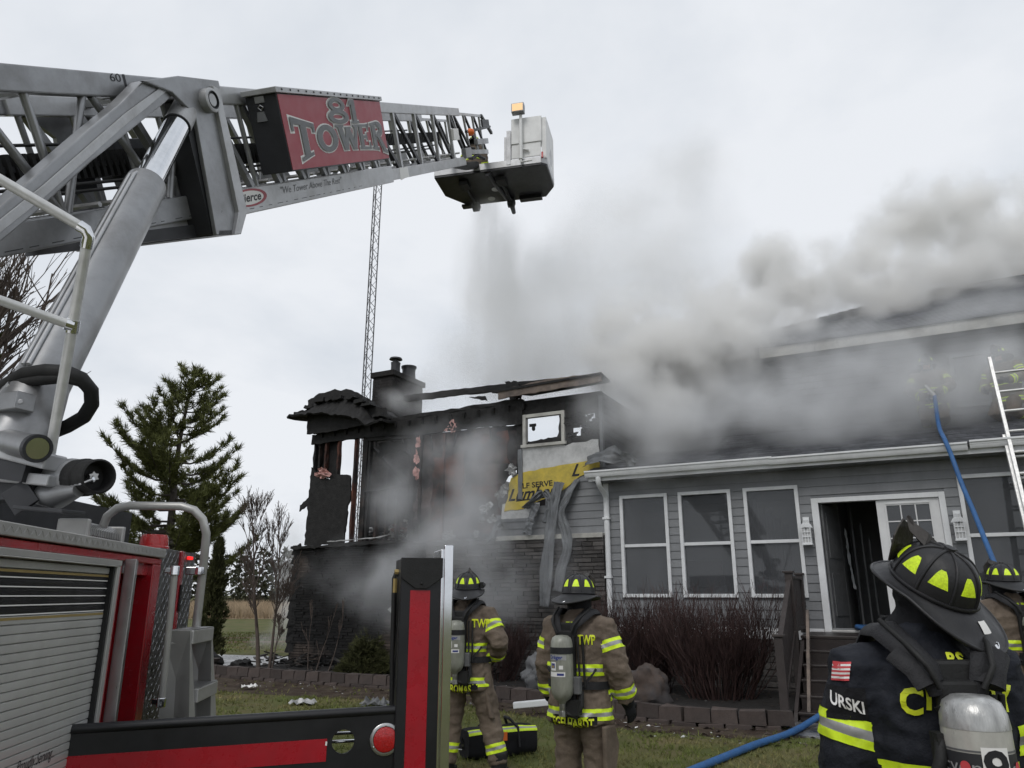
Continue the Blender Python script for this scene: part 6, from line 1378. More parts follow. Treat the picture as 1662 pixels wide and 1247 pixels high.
        if fine:
            m = M(BW); m.lathe([(r + .0012, zt - .0849)] + [(q[0] + .0012, q[1] + .001) for q in prof[6:]], 36, (tx, ty, 0)); obj('tank_dome', m, 'tank_dome', tk, smooth=60)
            ring(1.16, 1.228, 'boom_dark', nm='tank_print'); ring(1.231, 1.236, 'plastic_grey', nm='tank_print'); ring(1.150, 1.156, 'plastic_grey', nm='tank_print')
            tlet('cvon', -.088, 1.192, .052, 'silver_tape', 1.1); tlet('cvon', .095, 1.192, .052, 'silver_tape', 1.1)
            for x in (-.074, .068): m = M(); m.prism([(math.cos(2 * PI * i / 20) * .0125, math.sin(2 * PI * i / 20) * .0145) for i in range(20)], lambda a, b, q: ont(x + a, 1.194 + b, .0042 + q), 0, .0006); obj('red_dot', m, 'flag_red', tk)
            label_(.0, 1.19, .066, .112, 'letter_white', .0048); tlet('9', .0, 1.188, .128, 'letter_black', 1.0, .003, .0062)
        elif tankset == 'grey':
            ring(1.24, 1.285, 'web', .003, 'tank_strap'); label_(0, 1.215, .15, .036, 'silver_tape'); tlet('Dräger', -.008, 1.216, .036, 'letter_blue', 1.05, .001)
            label_(-.028, 1.155, .048, .058, 'letter_white'); label_(-.028, 1.158, .034, .034, 'flag_blue', .003); label_(-.028, 1.152, .02, .016, 'gold', .0036); label_(.035, 1.148, .03, .026, 'letter_white'); label_(.0, 1.10, .13, .032, 'letter_white'); label_(.03, 1.10, .05, .016, 'flag_blue', .003)
        m = M(BW); m.lathe([(.02, zb - .09), (.024, zb - .085), (.024, zb - .03)], 12, (tx, ty, 0)); m.tube([(tx, ty, zb - .085), (tx, ty, zb - .12)], .028, 10); obj('tank_valve', m, 'steel', tk, smooth=60)
        m = M(BW); m.tube([(tx + .03, ty + .02, zb - .1), (tx + .09, ty + .03, zb - .12), (tx + .12, ty + .06, zb - .05), (tx + .11, ty + .08, zb + .05)], .022, 10); m.box((tx + .07, ty + .04, zb - .06), (.10, .07, .10)); obj('pressure_reducer', m, 'black_rubber', tk)
        m = M(BW); m.bb((-.06 if fine else -.075, ty + .055, zb - .03), (.06 if fine else .075, ty + .095, 1.40)); m.bar((-.075, ty + .09, 1.41), (.075, ty + .09, 1.41), .03, .09); obj('back_plate', m, 'black_rubber', t, bev=.012)
        for sd_ in (-1, 1):
            path = [(sd_ * .055, ty + .07, 1.36), (sd_ * .075, ty + .065, 1.43), (sd_ * .115, -.165, 1.485), (sd_ * .135, -.07, 1.535), (sd_ * .14, .03, 1.53), (sd_ * .145, .14, 1.45), (sd_ * .15, .19, 1.3), (sd_ * .17, .19, 1.12)]
            m = M(BW); m.tube(path, [.028, .034, .042, .046, .042, .036, .03, .025], 10, ry=[.014, .016, .018, .018, .018, .016, .014, .012], up=(sd_, 0, 0)); sp_ = obj('shoulder_strap', m, 'web', t, smooth=60)
            m = M(BW); m.tube([(sd_ * .06, ty + .04, 1.38), (sd_ * .09, ty + .03, 1.44), (sd_ * .118, -.18, 1.50), (sd_ * .14, -.06, 1.562)], .009, 8); obj('air_hose', m, 'black_rubber', t, smooth=60)
        m = M(BW); m.grid(lambda u, v: V((.256 * math.sin((u - .5) * 5.6), -.19 * math.cos((u - .5) * 5.6), .985 + .055 * v)), 40, 2); m.box((.0, -.20, 1.01), (.20, .05, .10)); obj('waist_belt', m, 'web', t, smooth=60)
        m = M(BW)
        for sd_ in (1, -1):
            q = [(sd_ * .07, ty + .06, .99)] + [tuple(onback(sd_ * x, z, .012, 0)) for x, z in ((.12, 1.02), (.16, 1.07), (.20, 1.13))]; m.tube(q, .016, 8, ry=.006)
        obj('side_strap', m, 'web', t)
        m = M(BW); q = [tuple(onback(.13, z, .03, 0)) for z in (1.36, 1.25, 1.1, 1.0)]; m.tube(q, .010, 8); q = [tuple(onback(.10, z, .04, 0)) for z in (1.36, 1.3, 1.1, 1.0)]; m.tube(q, .008, 8); obj('air_hose', m, 'black_rubber', t, smooth=60)
        m = M(BW); m.box((.10, ty + .05, 1.02), (.05, .05, .12)); obj('gauge_housing', m, 'plastic_grey', t, bev=.006)
    # shoulder yoke tape and collar
    return t, coat, BW, onback, J, tree, cm
mk('lime_grid', (.70, .92, .03), .4, 0, var=.25, scale=150, dirt=(.35, .45, .04), dscale=60, damt=.45)
LM = 'lime_letter'
# middle, back to us, looking right
f2 = figure('firefighter in tan gear standing on the lawn with back turned, right arm hanging', (.50, 5.83, 0), R_(-33), .965,
       joints=dict(er=(.315, .0, 1.13), wr=(.34, .10, .90), al=(-.13, -.02, .1), kl=(-.12, .03, .5)), head=(R_(0), R_(-2), 0), seed=2,
       texts=[('CO TWP', .05, 1.33, .095, .62, R_(14), LM, 0, None), ('EGELHARDT', -.02, .752, .098, .60, R_(14), LM, 0, (.37, .105))])
t2, coat2, BW2, ob2, J2, _, _ = f2
m = M(BW2); m.grid(lambda u, v: ob2(-.03 + .035 * u, 1.40 + .06 * v, .008, 0), 3, 3); obj('yoke_tape', m, 'lime', coat2); m = M(BW2); m.grid(lambda u, v: ob2(.015 + .035 * u, 1.40 + .06 * v, .008, 0), 3, 3); obj('yoke_tape', m, 'lime', coat2)
m = M(BW2); m.prism([(-.10, .44), (.06, .42), (.10, .60), (.07, .74), (-.10, .74)], lambda y, z, t: V((.225 + t + .02 * math.sin((z - .4) * 9), y - .02, z)), .0, .035); obj('cargo_pocket', m, 'tan_cloth', t2, bev=.012)
# left, behind the outrigger post
f1 = figure('firefighter in tan gear partly behind the outrigger post, hand on hip, legs apart', (-.44, 7.55, 0), R_(-18), 1.0,
       joints=dict(er=(.36, -.06, 1.16), wr=(.24, .12, 1.02), hr=(.12, 0, .9), kr=(.22, .05, .50), ar=(.33, .02, .1), kl=(-.13, .0, .5), al=(-.16, -.05, .1)), head=(R_(15), R_(6), 0), seed=5, lamp=1,
       texts=[('TWP', .165, 1.335, .105, .75, R_(12), LM, 0, None), ('ROMAS', .0, .755, .10, .62, R_(6), LM, 0, (.32, .105))])
t1, coat1, BW1, ob1, J1, _, _ = f1
m = M(BW1); m.prism([(-.08, .50), (.08, .48), (.10, .62), (.08, .72), (-.08, .72)], lambda y, z, t: V((.24 + t - (z - .6) * .25, y, z)), .0, .035); obj('cargo_pocket', m, 'tan_cloth', t1, bev=.012)
# far right by the windows
f4 = figure('firefighter in tan gear at the right edge below the hanging hose, helmet upright', (4.60, 7.15, 0), R_(2), 1.04, head=(R_(0), R_(4), 0), seed=8,
       texts=[('TWP', .165, 1.335, .105, .75, R_(6), LM, 0, None), ('THHENRY', .03, .755, .10, .62, 0, LM, 0, (.34, .105))])
t4, coat4, BW4, ob4, J4, _, _ = f4
for x in (-.04, .01): m = M(BW4); m.grid(lambda u, v: ob4(x + .03 * u, 1.41 + .06 * v, .008, 0), 3, 3); obj('yoke_tape', m, 'lime', coat4)
# near right
f3 = figure('firefighter in dark navy gear nearest the camera, helmet tilted, white tank numbered nine', (1.29, 2.47, 0), R_(-5), .975, bw=.86, sf=.60, cloth='navy_cloth', fine=True, voxel=.0115,
       joints=dict(sl=(-.19, .01, 1.395), el=(-.258, .02, 1.12), wl=(-.25, .16, .92), er=(.275, .02, 1.12), wr=(.26, .16, .92), sr=(.19, .01, 1.395)), head=(R_(44), R_(35), R_(-11)), hoff=(.03, -.04, .02), seed=11,
       texts=[('C', -.118, 1.33, .105, .8, 0, LM, 0, None), ('I', -.075, 1.345, .10, .9, 0, LM, 0, None), ('ITY', .135, 1.34, .105, .82, 0, LM, 1.6, None)])
t3, coat3, BW3, ob3, J3, tree3, cm3 = f3
def onsleeve(u, v, off=.006, yw=-.45, x0=-.222, z0=1.335):
    return ob3(x0 + u, z0 + v, off, yw)
m = M(BW3); m.grid(lambda u, v: onsleeve((u - .5) * .125, (v - .5) * .095 - .02, .006), 8, 6); np_ = obj('name_patch', m, 'black_cloth', coat3)
m = M(BW3); text_to(m, text_mesh('URSKI', .050, 0, .0012, .78), lambda a, b: onsleeve(a + .004, b - .02 - .25 * a, .010), cut=.012); obj('lettering', m, 'letter_white', coat3, fix=False)
for k in range(9):
    m = M(BW3); m.grid(lambda u, v: onsleeve(-.005 + (u - .5) * .062 + .012 * (k / 9 - .5), .072 + (k - 4.5 + v * .98) * .0062 + .1 * (u - .5) * .06, .006), 4, 1); fl_ = obj('flag_stripe', m, 'flag_red' if k % 2 == 0 else 'letter_white', coat3)
m = M(BW3); m.grid(lambda u, v: onsleeve(-.03 + .026 * u, .078 + .022 * v, .0068), 3, 2); obj('flag_canton', m, 'flag_red', coat3)
m = M(BW3); text_to(m, text_mesh('RS', .05, 0, .002, .9), lambda a, b: ob3(.03 + a, 1.452 + b, .02, 0), cut=.02); obj('lettering', m, LM, coat3, fix=False)
m = M(BW3); m.tube([(-.14, -.16, 1.475), (-.10, -.20, 1.43), (-.08, -.22, 1.385)], .05, 10, ry=.022, up=(1, 0, 0)); obj('harness_pad', m, 'web', t3, smooth=60); m = M(BW3); m.tube([(.14, -.16, 1.475), (.10, -.20, 1.43), (.08, -.22, 1.385)], .045, 10, ry=.022, up=(1, 0, 0)); obj('harness_pad', m, 'web', t3, smooth=60)
m = M(BW3); m.tube([(-.085, -.255, 1.26), (-.10, -.27, 1.20), (-.135, -.265, 1.12), (-.14, -.255, 1.06), (-.145, -.25, .95)], .018, 10); m.box((-.07, -.25, 1.22), (.07, .05, .09)); m.tube([(-.06, -.24, 1.34), (-.04, -.25, 1.30), (.04, -.25, 1.30), (.06, -.24, 1.34)], .03, 10); obj('pack_frame', m, 'black_rubber', t3, smooth=60)
# on the roof, in the smoke
KN = dict(hl=(-.11, -.02, .88), hr=(.11, -.02, .88), kl=(-.15, .26, .56), kr=(.15, .26, .56), al=(-.14, -.12, .56), ar=(.14, -.12, .56))
def roofman(label, a, b, yaw, seed, J):
    J = {**J, **KN}; z = 3.87 + (b - 13.24) * .329 - .46; p = H(a, b, z); return figure(label, (p.x, p.y, p.z - .0), yaw, 1.0, joints=J, voxel=.028, seed=seed, roof=True, pack=False, head=(0, R_(-6), 0))
roofman('firefighter crouching on the roof in the smoke with the hose nozzle', .78, 15.35, R_(150), 21, dict(el=(-.34, .16, 1.16), wl=(-.10, .36, 1.0), er=(.34, .14, 1.14), wr=(.08, .34, .92), ))
roofman('firefighter on the smoky roof behind the top of the ladder', 1.95, 15.3, R_(120), 23, dict(el=(-.36, .1, 1.16), wl=(-.2, .34, 1.1), er=(.33, .05, 1.14), wr=(.2, .3, 1.0)))
# in the platform's cage
p = sight(770, 205, 18.3); figure('firefighter crouching in the raised platform behind the tip cage', (p.x, p.y, KZ + .07 - .455), R_(-20), .98, joints=KN, voxel=.03, seed=27, roof=True, pack=False)
# ------------------------------------------------------------------ plants
import numpy as np
def soup(name, tris, vals, mt, parent=None, kind=None, mw=None):
    """a mesh from an (n, 3, 3) array of triangles in world coordinates with a value per triangle"""
    T = np.asarray(tris, dtype=np.float64); n = len(T)
    if parent is not None: mw = world_of(parent).copy()
    elif mw is None:
        c = T.reshape(-1, 3); mw = Matrix.Translation((float(c[:, 0].mean()), float(c[:, 1].mean()), float(c[:, 2].min())))
    A = np.array(mw.inverted()); P = T.reshape(-1, 3) @ A[:3, :3].T + A[:3, 3]
    me = bpy.data.meshes.new(name); me.vertices.add(3 * n); me.vertices.foreach_set('co', P.ravel().astype(np.float32))
    me.loops.add(3 * n); me.loops.foreach_set('vertex_index', np.arange(3 * n, dtype=np.int32))
    me.polygons.add(n); me.polygons.foreach_set('loop_start', np.arange(0, 3 * n, 3, dtype=np.int32)); me.update(calc_edges=True)
    at = me.attributes.new('v', 'FLOAT', 'FACE'); at.data.foreach_set('value', np.asarray(vals, dtype=np.float32)); me.materials.append(MT[mt])
    o = bpy.data.objects.new(name, me); link(o, parent, mw); return setp(o, kind=kind)
rg = np.random.default_rng(5)
def unit(a): return a / np.maximum(np.linalg.norm(a, axis=-1, keepdims=True), 1e-9)
def clumps(cent, dirs, n, L, w_, spread, rng_=rg, per=.3):
    """n thin leaf blades from each centre, fanned round its direction"""
    k = len(cent); c = np.repeat(cent, n, 0); d = np.repeat(dirs, n, 0) + rng_.normal(0, spread, (k * n, 3)); d = unit(d)
    s = unit(np.cross(d, rng_.normal(0, 1, (k * n, 3)))); ll = L * rng_.uniform(.6, 1.2, (k * n, 1)); c = c + rng_.normal(0, L * .12, (k * n, 3))
    return np.stack([c - s * w_ / 2, c + s * w_ / 2, c + d * ll], 1), np.clip(np.repeat(rng_.uniform(0, 1, k), n) * .7 + .3 * rng_.uniform(0, 1, k * n), 0, 1)
def pine(name, label, base, h, prof, whorl, r0, mt, seed, n=15, L=.24, w_=.035, z0=1.5, group=None, lean=(0, 0)):
    R2 = random.Random(seed); t = thing(name, label, 'tree', base, 0, group); b = V(base)
    def axis(z): return b + V((lean[0] * z / h + .08 * math.sin(z * .9 + seed), lean[1] * z / h, z))
    m = M(); m.tube([axis(h * i / 12) for i in range(13)], [r0 * (1 - i / 12.6) + .012 for i in range(13)], 10); obj('trunk', m, 'bark', t, smooth=60)
    br = M(); C = []; D = []
    z = z0
    while z < h - .15:
        for k in range(R2.choice((4, 5, 5, 6)) if z < h - 1 else 4):
            a = R2.random() * 6.283; ln = prof(z / h) * R2.uniform(.6, .98); zz = z + R2.uniform(-.15, .15); up = .12 + .55 * (zz / h) + R2.uniform(-.1, .06)
            d = V((math.cos(a), math.sin(a), 0)); pts = [axis(zz) + d * ln * u + V((0, 0, ln * (up * u * .5 + .35 * u * u - .12 * math.sin(u * 3)))) for u in (0, .25, .5, .75, 1)]
            br.tube(pts, [.05 * ln / 3 + .012, .04 * ln / 3 + .01, .02, .014, .008], 5)
            for i in range(max(4, int(ln * 7))):
                u = .30 + .70 * (i + R2.random()) / max(4, int(ln * 7)); j = min(int(u * 4), 3); f = u * 4 - j; p = pts[j].lerp(pts[j + 1], f); dd = (pts[j + 1] - pts[j]).normalized()
                side = d.cross(V((0, 0, 1))) * R2.choice((-1, 1)); L2 = ln * .22 * (1.15 - u) + .08; q = p + (side * R2.uniform(.3, 1) + dd * .6 + V((0, 0, .25))) * L2
                br.tube([p, q], [.008, .005], 4, cap=False); nn = max(1, int(L2 / .14))
                for s in range(nn + 1): C.append(p.lerp(q, (s + .5) / (nn + .5))); D.append((dd * .7 + side * .4 + V((0, 0, .45))).normalized())
            C.append(pts[4]); D.append((dd + V((0, 0, .4))).normalized())
        z += whorl * R2.uniform(.8, 1.2)
    for i in range(6): C.append(axis(h - .08 * i)); D.append(V((0, 0, 1)))
    obj('branches', br, 'bark', t, kind='stuff', fix=False)
    T, v = clumps(np.array([tuple(c) for c in C]), np.array([tuple(d) for d in D]), n, L, w_, .55, np.random.default_rng(seed)); soup('crown', T, v, mt, t)
    return t
def prof_a(u): return (4.3 * (1 - u) ** .72 * min(1, .5 + u * 1.2) + .3) if u < .97 else .2
pine('pine_tree', 'dark green pine standing on the lawn left of the burnt house', (-12.45, 27, 0), 9.9, prof_a, .45, .2, 'needle', 5, n=16, L=.29, w_=.034, z0=2.3, lean=(.25, 0), group='pine trees beyond the truck')
pine('pine_tree', 'dark pine at the left edge, mostly hidden behind the turntable', (-17.0, 20.5, 0), 12.0, lambda u: 3.3 * (1 - u) ** .6 + .3, .5, .22, 'needle', 9, n=18, L=.28, w_=.04, group='pine trees beyond the truck')
def column_tree(name, label, base, h, r, mt, seed):
    R2 = np.random.default_rng(seed); t = thing(name, label, 'tree', base); m = M(); b = V(base); m.tube([b, b + V((0, 0, h * .8))], [.05, .015], 6); obj('trunk', m, 'bark', t)
    k = 1500; z = R2.uniform(.03, 1, k) ** .9 * h; rr = r * np.clip(1.1 - (z / h) ** 2.2, .1, 1) * R2.uniform(.35, 1.1, k) * (1 + .25 * np.sin(z * 7)); a = R2.uniform(0, 6.283, k)
    C = np.stack([b.x + rr * np.cos(a), b.y + rr * np.sin(a), z], 1); D = unit(np.stack([np.cos(a) * .5, np.sin(a) * .5, np.ones(k)], 1)); T, v = clumps(C, D, 7, .13, .035, .4, R2); soup('crown', T, v, mt, t)
column_tree('arborvitae', 'narrow brownish arborvitae standing behind the truck steps', (-7.75, 20, 0), 3.0, .30, 'arbor', 4)
def twig(m, p, d, L, r, dep, R2, spread=.55, up=.12, n=(2, 3), seg=3, rmin=.004):
    pts = [p]; q = p; dd = d.copy()
    for i in range(seg):
        dd = (dd + V((R2.uniform(-.16, .16), R2.uniform(-.16, .16), R2.uniform(-.08, .16) + up * .4))).normalized(); q = q + dd * L / seg; pts.append(q)
    rs = [max(rmin, r * (1 - .45 * i / seg)) for i in range(seg + 1)]; m.val = R2.random(); m.tube(pts, rs, 5 if r > .015 else 3, cap=False)
    if dep <= 0: return
    for k in range(R2.randint(*n) + (1 if dep > 2 else 0)):
        f = R2.uniform(.35, 1.0); i = min(int(f * seg), seg - 1); b = pts[i].lerp(pts[i + 1], f * seg - i)
        nd = (dd + V((R2.uniform(-1, 1), R2.uniform(-1, 1), R2.uniform(-.3, .7))) * spread).normalized(); nd = (nd + V((0, 0, up))).normalized()
        twig(m, b, nd, L * R2.uniform(.5, .78), max(rmin, r * .58), dep - 1, R2, spread, up, n, seg, rmin)
def bare_tree(name, label, cat, stems, seed, dep=5, group=None, spread=.5, up=.15, rmin=.005, n=(2, 3)):
    R2 = random.Random(seed); t = thing(name, label, cat, tuple(stems[0][0]), 0, group)
    m = M(); br = M()
    for p, d, L, r in stems:
        p, d = V(p), V(d).normalized(); pts = [p]; q = p; dd = d
        for i in range(6): dd = (dd + V((R2.uniform(-.06, .06), R2.uniform(-.06, .06), .06))).normalized(); q = q + dd * L / 6; pts.append(q)
        m.tube(pts, [r * (1 - .11 * i) for i in range(7)], 8)
        for k in range(int(L * 3.2)):
            f = R2.uniform(.3, 1); i = min(int(f * 6), 5); b = pts[i].lerp(pts[i + 1], f * 6 - i); nd = (dd + V((R2.uniform(-1, 1), R2.uniform(-1, 1), R2.uniform(-.1, .5))) * .62).normalized()
            twig(br, b, nd, L * R2.uniform(.22, .42), r * .42, dep - 2, R2, spread, up, n, 3, rmin)
        twig(br, pts[-1], dd, L * .4, r * .36, dep - 1, R2, spread * .7, up, n, 3, rmin)
    obj('trunk', m, 'twig', t, smooth=60); obj('branches', br, 'twig', t, kind='stuff', fix=False)
bare_tree('bare_sapling', 'bare two stemmed sapling in the bed left of the charred corner', 'sapling', [((-5.05, 15.75, .08), (-.16, .05, 1), 2.1, .048), ((-4.86, 15.78, .08), (.02, .02, 1), 1.7, .036), ((-4.8, 15.75, .08), (.14, .0, 1), 1.0, .018)], 12, dep=5, spread=.7, up=.10, rmin=.0042, n=(3, 4))
bare_tree('bare_sapling', 'thin leafless sapling in front of the stone corner', 'sapling', [((-3.75, 15.0, .08), (.2, 0, 1), .9, .014), ((-3.9, 15.1, .08), (-.1, 0, 1), .8, .012), ((-3.5, 14.9, .08), (.35, 0, 1), .9, .013)], 15, dep=3, spread=.4, up=.2, rmin=.005)
bare_tree('bare_tree', 'leafless tree with fine grey twigs at the left edge', 'tree', [((-16.4, 19.5, 0), (.05, 0, 1), 9.0, .2), ((-16.5, 19.7, 0), (.2, .0, 1), 8.5, .15)], 31, dep=5, spread=.6, up=.04, rmin=.0055)
def shrub(label, base, h, w_, n, seed, mt='twig_red', cat='shrub', group='bare red shrubs against the house'):
    R2 = random.Random(seed); t = thing('bare_shrub', label, cat, base, 0, group); b = V(base); m = M()
    for i in range(n):
        a = R2.random() * 6.283; tl_ = R2.random() ** .6 * w_ / h * (1.25 if i % 4 else 2.6); d = V((math.cos(a) * tl_, math.sin(a) * tl_ * .7, 1)).normalized(); p = b + V((math.cos(a), math.sin(a) * .7, 0)) * R2.random() ** .5 * .6 * w_
        twig(m, p, d, h * R2.uniform(.25, .5), .009, 3, R2, .58, .12, (2, 3), 3, .0026)
    obj('stems', m, mt, t, kind='stuff', fix=False)
shrub('bare dark red shrub under the left windows', H(-4.1, 12.35, .08), 1.72, .85, 170, 41)
shrub('bare dark red shrub nearest the front steps', H(-2.75, 12.2, .08), 1.72, .85, 185, 42)
shrub('sparse bare red shrub before the stone wall between two firefighters', H(-7.0, 12.75, .08), 1.25, .75, 90, 43)
def juniper(name, label, base, r, h, seed):
    R2 = np.random.default_rng(seed); t = thing(name, label, 'shrub', base); k = 900; a = R2.uniform(0, 6.283, k); rr = r * R2.uniform(0, 1, k) ** .6; z = h * (1 - (rr / r) ** 2) * R2.uniform(.2, 1, k) * (1 + .3 * np.sin(a * 3)) + .05
    C = np.stack([base[0] + rr * np.cos(a), base[1] + rr * np.sin(a), base[2] + z], 1); D = unit(np.stack([np.cos(a), np.sin(a), np.ones(k) * .7], 1)); T, v = clumps(C, D, 8, .13, .022, .5, R2); soup('foliage', T, v, 'arbor', t)
    R3 = random.Random(seed); m = M()
    for i in range(30): q = R3.random() * 6.283; twig(m, V(base), V((math.cos(q), math.sin(q), .6)), r * .6, .01, 1, R3)
    obj('stems', m, 'twig', t, kind='stuff', fix=False)
juniper('juniper_shrub', 'low olive juniper before the dark basement opening', tuple(H(-9.85, 12.6, .08)), .55, .62, 51)
# far wood, dry field, lawn blades
k = 26000; gx = rg.uniform(-150, 90, k); cen = rg.uniform(-150, 90, 160); ch_ = rg.uniform(4.6, 8.2, 160); cy_ = rg.uniform(104, 124, 160); cw = rg.uniform(2.0, 4.2, 160); ci = rg.integers(0, 160, k)
a = rg.uniform(0, 6.283, k); zf = rg.uniform(.02, 1, k); rr = cw[ci] * np.sqrt(np.clip(1 - zf ** 2.2, .02, 1)) * rg.uniform(.3, 1, k)
C = np.stack([cen[ci] + rr * np.cos(a), cy_[ci] + rr * np.sin(a), zf * ch_[ci]], 1); T, v = clumps(C, unit(rg.normal(0, 1, (k, 3))), 3, .75, .4, .6); o = soup('treeline', T, np.clip(v * .6 + .4 * np.repeat(rg.uniform(0, 1, 160)[ci], 3), 0, 1), 'far_wood', kind='stuff')
k = 24000; P = np.stack([rg.uniform(-62, 25, k), 53 + 48 * rg.uniform(0, 1, k) ** 1.6, np.zeros(k)], 1); D = unit(np.stack([rg.normal(0, .22, k), rg.normal(0, .22, k), np.ones(k)], 1)); T, v = clumps(P, D, 3, .95, .06, .16); soup('dry_grass', T, v, 'straw', kind='stuff')
def inside(x, y, poly):
    ok = np.zeros(len(x), bool); n = len(poly)
    for i in range(n):
        (x0, y0), (x1, y1) = poly[i], poly[(i + 1) % n]; c = ((y0 > y) != (y1 > y)) & (x < (x1 - x0) * (y - y0) / (y1 - y0 + 1e-12) + x0); ok ^= c
    return ok
def blades(n, x0, x1, y0, y1, per, L, w_):
    x = rg.uniform(x0, x1, n); y = rg.uniform(y0, y1, n)
    bed = EDGE + [hp(-1.62, 10.9), hp(-1.62, 22), hp(-14, 22), (-9, 22)]; bad = inside(x, y, bed) | inside(x, y, [hp(-1.6, 9.8), hp(1.4, 9.8), hp(1.4, 14), hp(-1.6, 14)])
    mul = inside(x, y, EDGE + [(3.4, 9.35), (2.5, 9.35), (1.4, 9.9), (.3, 10.9), (-.6, 11.9), (-1.6, 12.35), (-3.4, 13.0), (-4.6, 13.4), (-6.9, 14.9)]); bad |= mul & (rg.uniform(0, 1, n) < .93)
    thin = np.array([noise.noise((float(a) * .9, float(b) * .9, 0)) for a, b in zip(x, y)]); bad |= (thin < -.12) & (rg.uniform(0, 1, n) < .55)
    x, y = x[~bad], y[~bad]; n = len(x); P = np.stack([x, y, np.zeros(n)], 1); D = unit(np.stack([rg.normal(0, .45, n), rg.normal(0, .45, n), np.ones(n)], 1)); return clumps(P, D, per, L, w_, .35)
T1, v1 = blades(26000, -6, 6.5, 4.8, 10.8, 4, .052, .007); T2, v2 = blades(12000, -7.5, 4, 10.8, 16.5, 4, .055, .012); T3, v3 = blades(9000, -16, -3, 16, 34, 3, .07, .03)
soup('grass', np.concatenate([T1, T2, T3]), np.concatenate([v1, v2, v3]), 'blade', kind='stuff')
# ------------------------------------------------------------------ smoke and water
def smoke(name, label, blobs, dens, color, vox=.14, nscale=.55, warp=.9, thr=.22, soft=.55, contrast=1.5, stretch=(1, 1, 1), aniso=.1, detail=5, seed=0.0, cat=None, lo=None, hi=None, pad=1.5):
    """a cloud of smoke as a voxel volume: the sum of soft lobes, broken up by turbulence.  blobs: (centre, radius or (rx, ry, rz), weight)"""
    B = [(V(c), V((r, r, r)) if isinstance(r, (int, float)) else V(r), w_) for c, r, w_ in blobs]
    mn = V([min(c[i] - pad * r[i] for c, r, _ in B) for i in range(3)]); mxx = V([max(c[i] + pad * r[i] for c, r, _ in B) for i in range(3)])
    if lo: mn = V([max(a, b) for a, b in zip(mn, lo)])
    mn.z = max(mn.z, .01)
    g = bpy.data.node_groups.new(name, 'GeometryNodeTree'); g.interface.new_socket('Geometry', in_out='OUTPUT', socket_type='NodeSocketGeometry'); N = g.nodes; L = g.links
    def nd(t, **k):
        n = N.new(t)
        for a, b in k.items(): setattr(n, a, b)
        return n
    def put(s, v):
        if isinstance(v, (int, float)): s.default_value = v
        elif isinstance(v, (tuple, Vector)): s.default_value = tuple(v)
        else: L.new(v, s)
    def math_(op, a, b=0.0, c=None, clamp=False):
        n = nd('ShaderNodeMath', operation=op, use_clamp=clamp); put(n.inputs[0], a); put(n.inputs[1], b)
        if c is not None: put(n.inputs[2], c)
        return n.outputs[0]
    def vm(op, a, b=None):
        n = nd('ShaderNodeVectorMath', operation=op); put(n.inputs[0], a)
        if b is not None: put(n.inputs[1], b)
        return n.outputs['Value'] if op in ('LENGTH', 'DOT_PRODUCT') else n.outputs['Vector']
    pos = nd('GeometryNodeInputPosition').outputs[0]
    sp = vm('ADD', vm('MULTIPLY', pos, stretch), (seed, seed * .7, -seed))
    def nz_(vec, s, d, out):
        n = nd('ShaderNodeTexNoise', noise_dimensions='3D'); put(n.inputs['Vector'], vec); n.inputs['Scale'].default_value = s; n.inputs['Detail'].default_value = d; n.inputs['Roughness'].default_value = .58; return n.outputs[out]
    wv = vm('SUBTRACT', nz_(sp, nscale * .8, 3, 1), (.5, .5, .5))
    wp_ = vm('ADD', pos, vm('MULTIPLY', wv, (warp * 2, warp * 2, warp * 2)))
    tot = 0.0
    for c, r, w_ in B:
        q = vm('DIVIDE', vm('SUBTRACT', wp_, tuple(c)), tuple(r)); d2 = vm('DOT_PRODUCT', q, q)
        tot = math_('ADD', tot, math_('MULTIPLY', math_('POWER', 2.718, math_('MULTIPLY', d2, -1.6)), w_))
    f = nz_(vm('ADD', sp, vm('MULTIPLY', wv, (.8, .8, .8))), nscale * 1.5, detail, 0)
    f = math_('ADD', math_('MULTIPLY', math_('SUBTRACT', f, .5), contrast * 2), .62, clamp=False)
    v = math_('MULTIPLY', math_('MINIMUM', tot, 1.6), f); v = math_('DIVIDE', math_('SUBTRACT', v, thr), soft, clamp=False); v = math_('MAXIMUM', v, 0.0); v = math_('MINIMUM', v, 1.8)
    # fades out before the faces of its box
    fa = vm('SUBTRACT', pos, tuple(mn)); fb_ = vm('SUBTRACT', tuple(mxx), pos); mi = vm('MINIMUM', fa, fb_)
    sx = nd('ShaderNodeSeparateXYZ'); L.new(mi, sx.inputs[0]); e = math_('MINIMUM', math_('MINIMUM', sx.outputs[0], sx.outputs[1]), math_('ADD', sx.outputs[2], .0)); e = math_('MULTIPLY', e, 2.5, clamp=True)
    v = math_('MULTIPLY', v, e); v = math_('MULTIPLY', v, dens)
    vc = nd('GeometryNodeVolumeCube'); put(vc.inputs['Density'], v); put(vc.inputs['Min'], tuple(mn)); put(vc.inputs['Max'], tuple(mxx))
    for i, ax in enumerate('XYZ'): vc.inputs['Resolution ' + ax].default_value = max(8, int((mxx[i] - mn[i]) / vox))
    m = bpy.data.materials.new(name); m.use_nodes = True; t = m.node_tree; t.nodes.clear(); pv = t.nodes.new('ShaderNodeVolumePrincipled'); mo_ = t.nodes.new('ShaderNodeOutputMaterial'); t.links.new(pv.outputs[0], mo_.inputs['Volume'])
    pv.inputs['Color'].default_value = (*color, 1); pv.inputs['Density'].default_value = 1.0; pv.inputs['Anisotropy'].default_value = aniso; pv.inputs['Density Attribute'].default_value = 'density'
    sm = nd('GeometryNodeSetMaterial'); L.new(vc.outputs[0], sm.inputs['Geometry']); sm.inputs['Material'].default_value = m
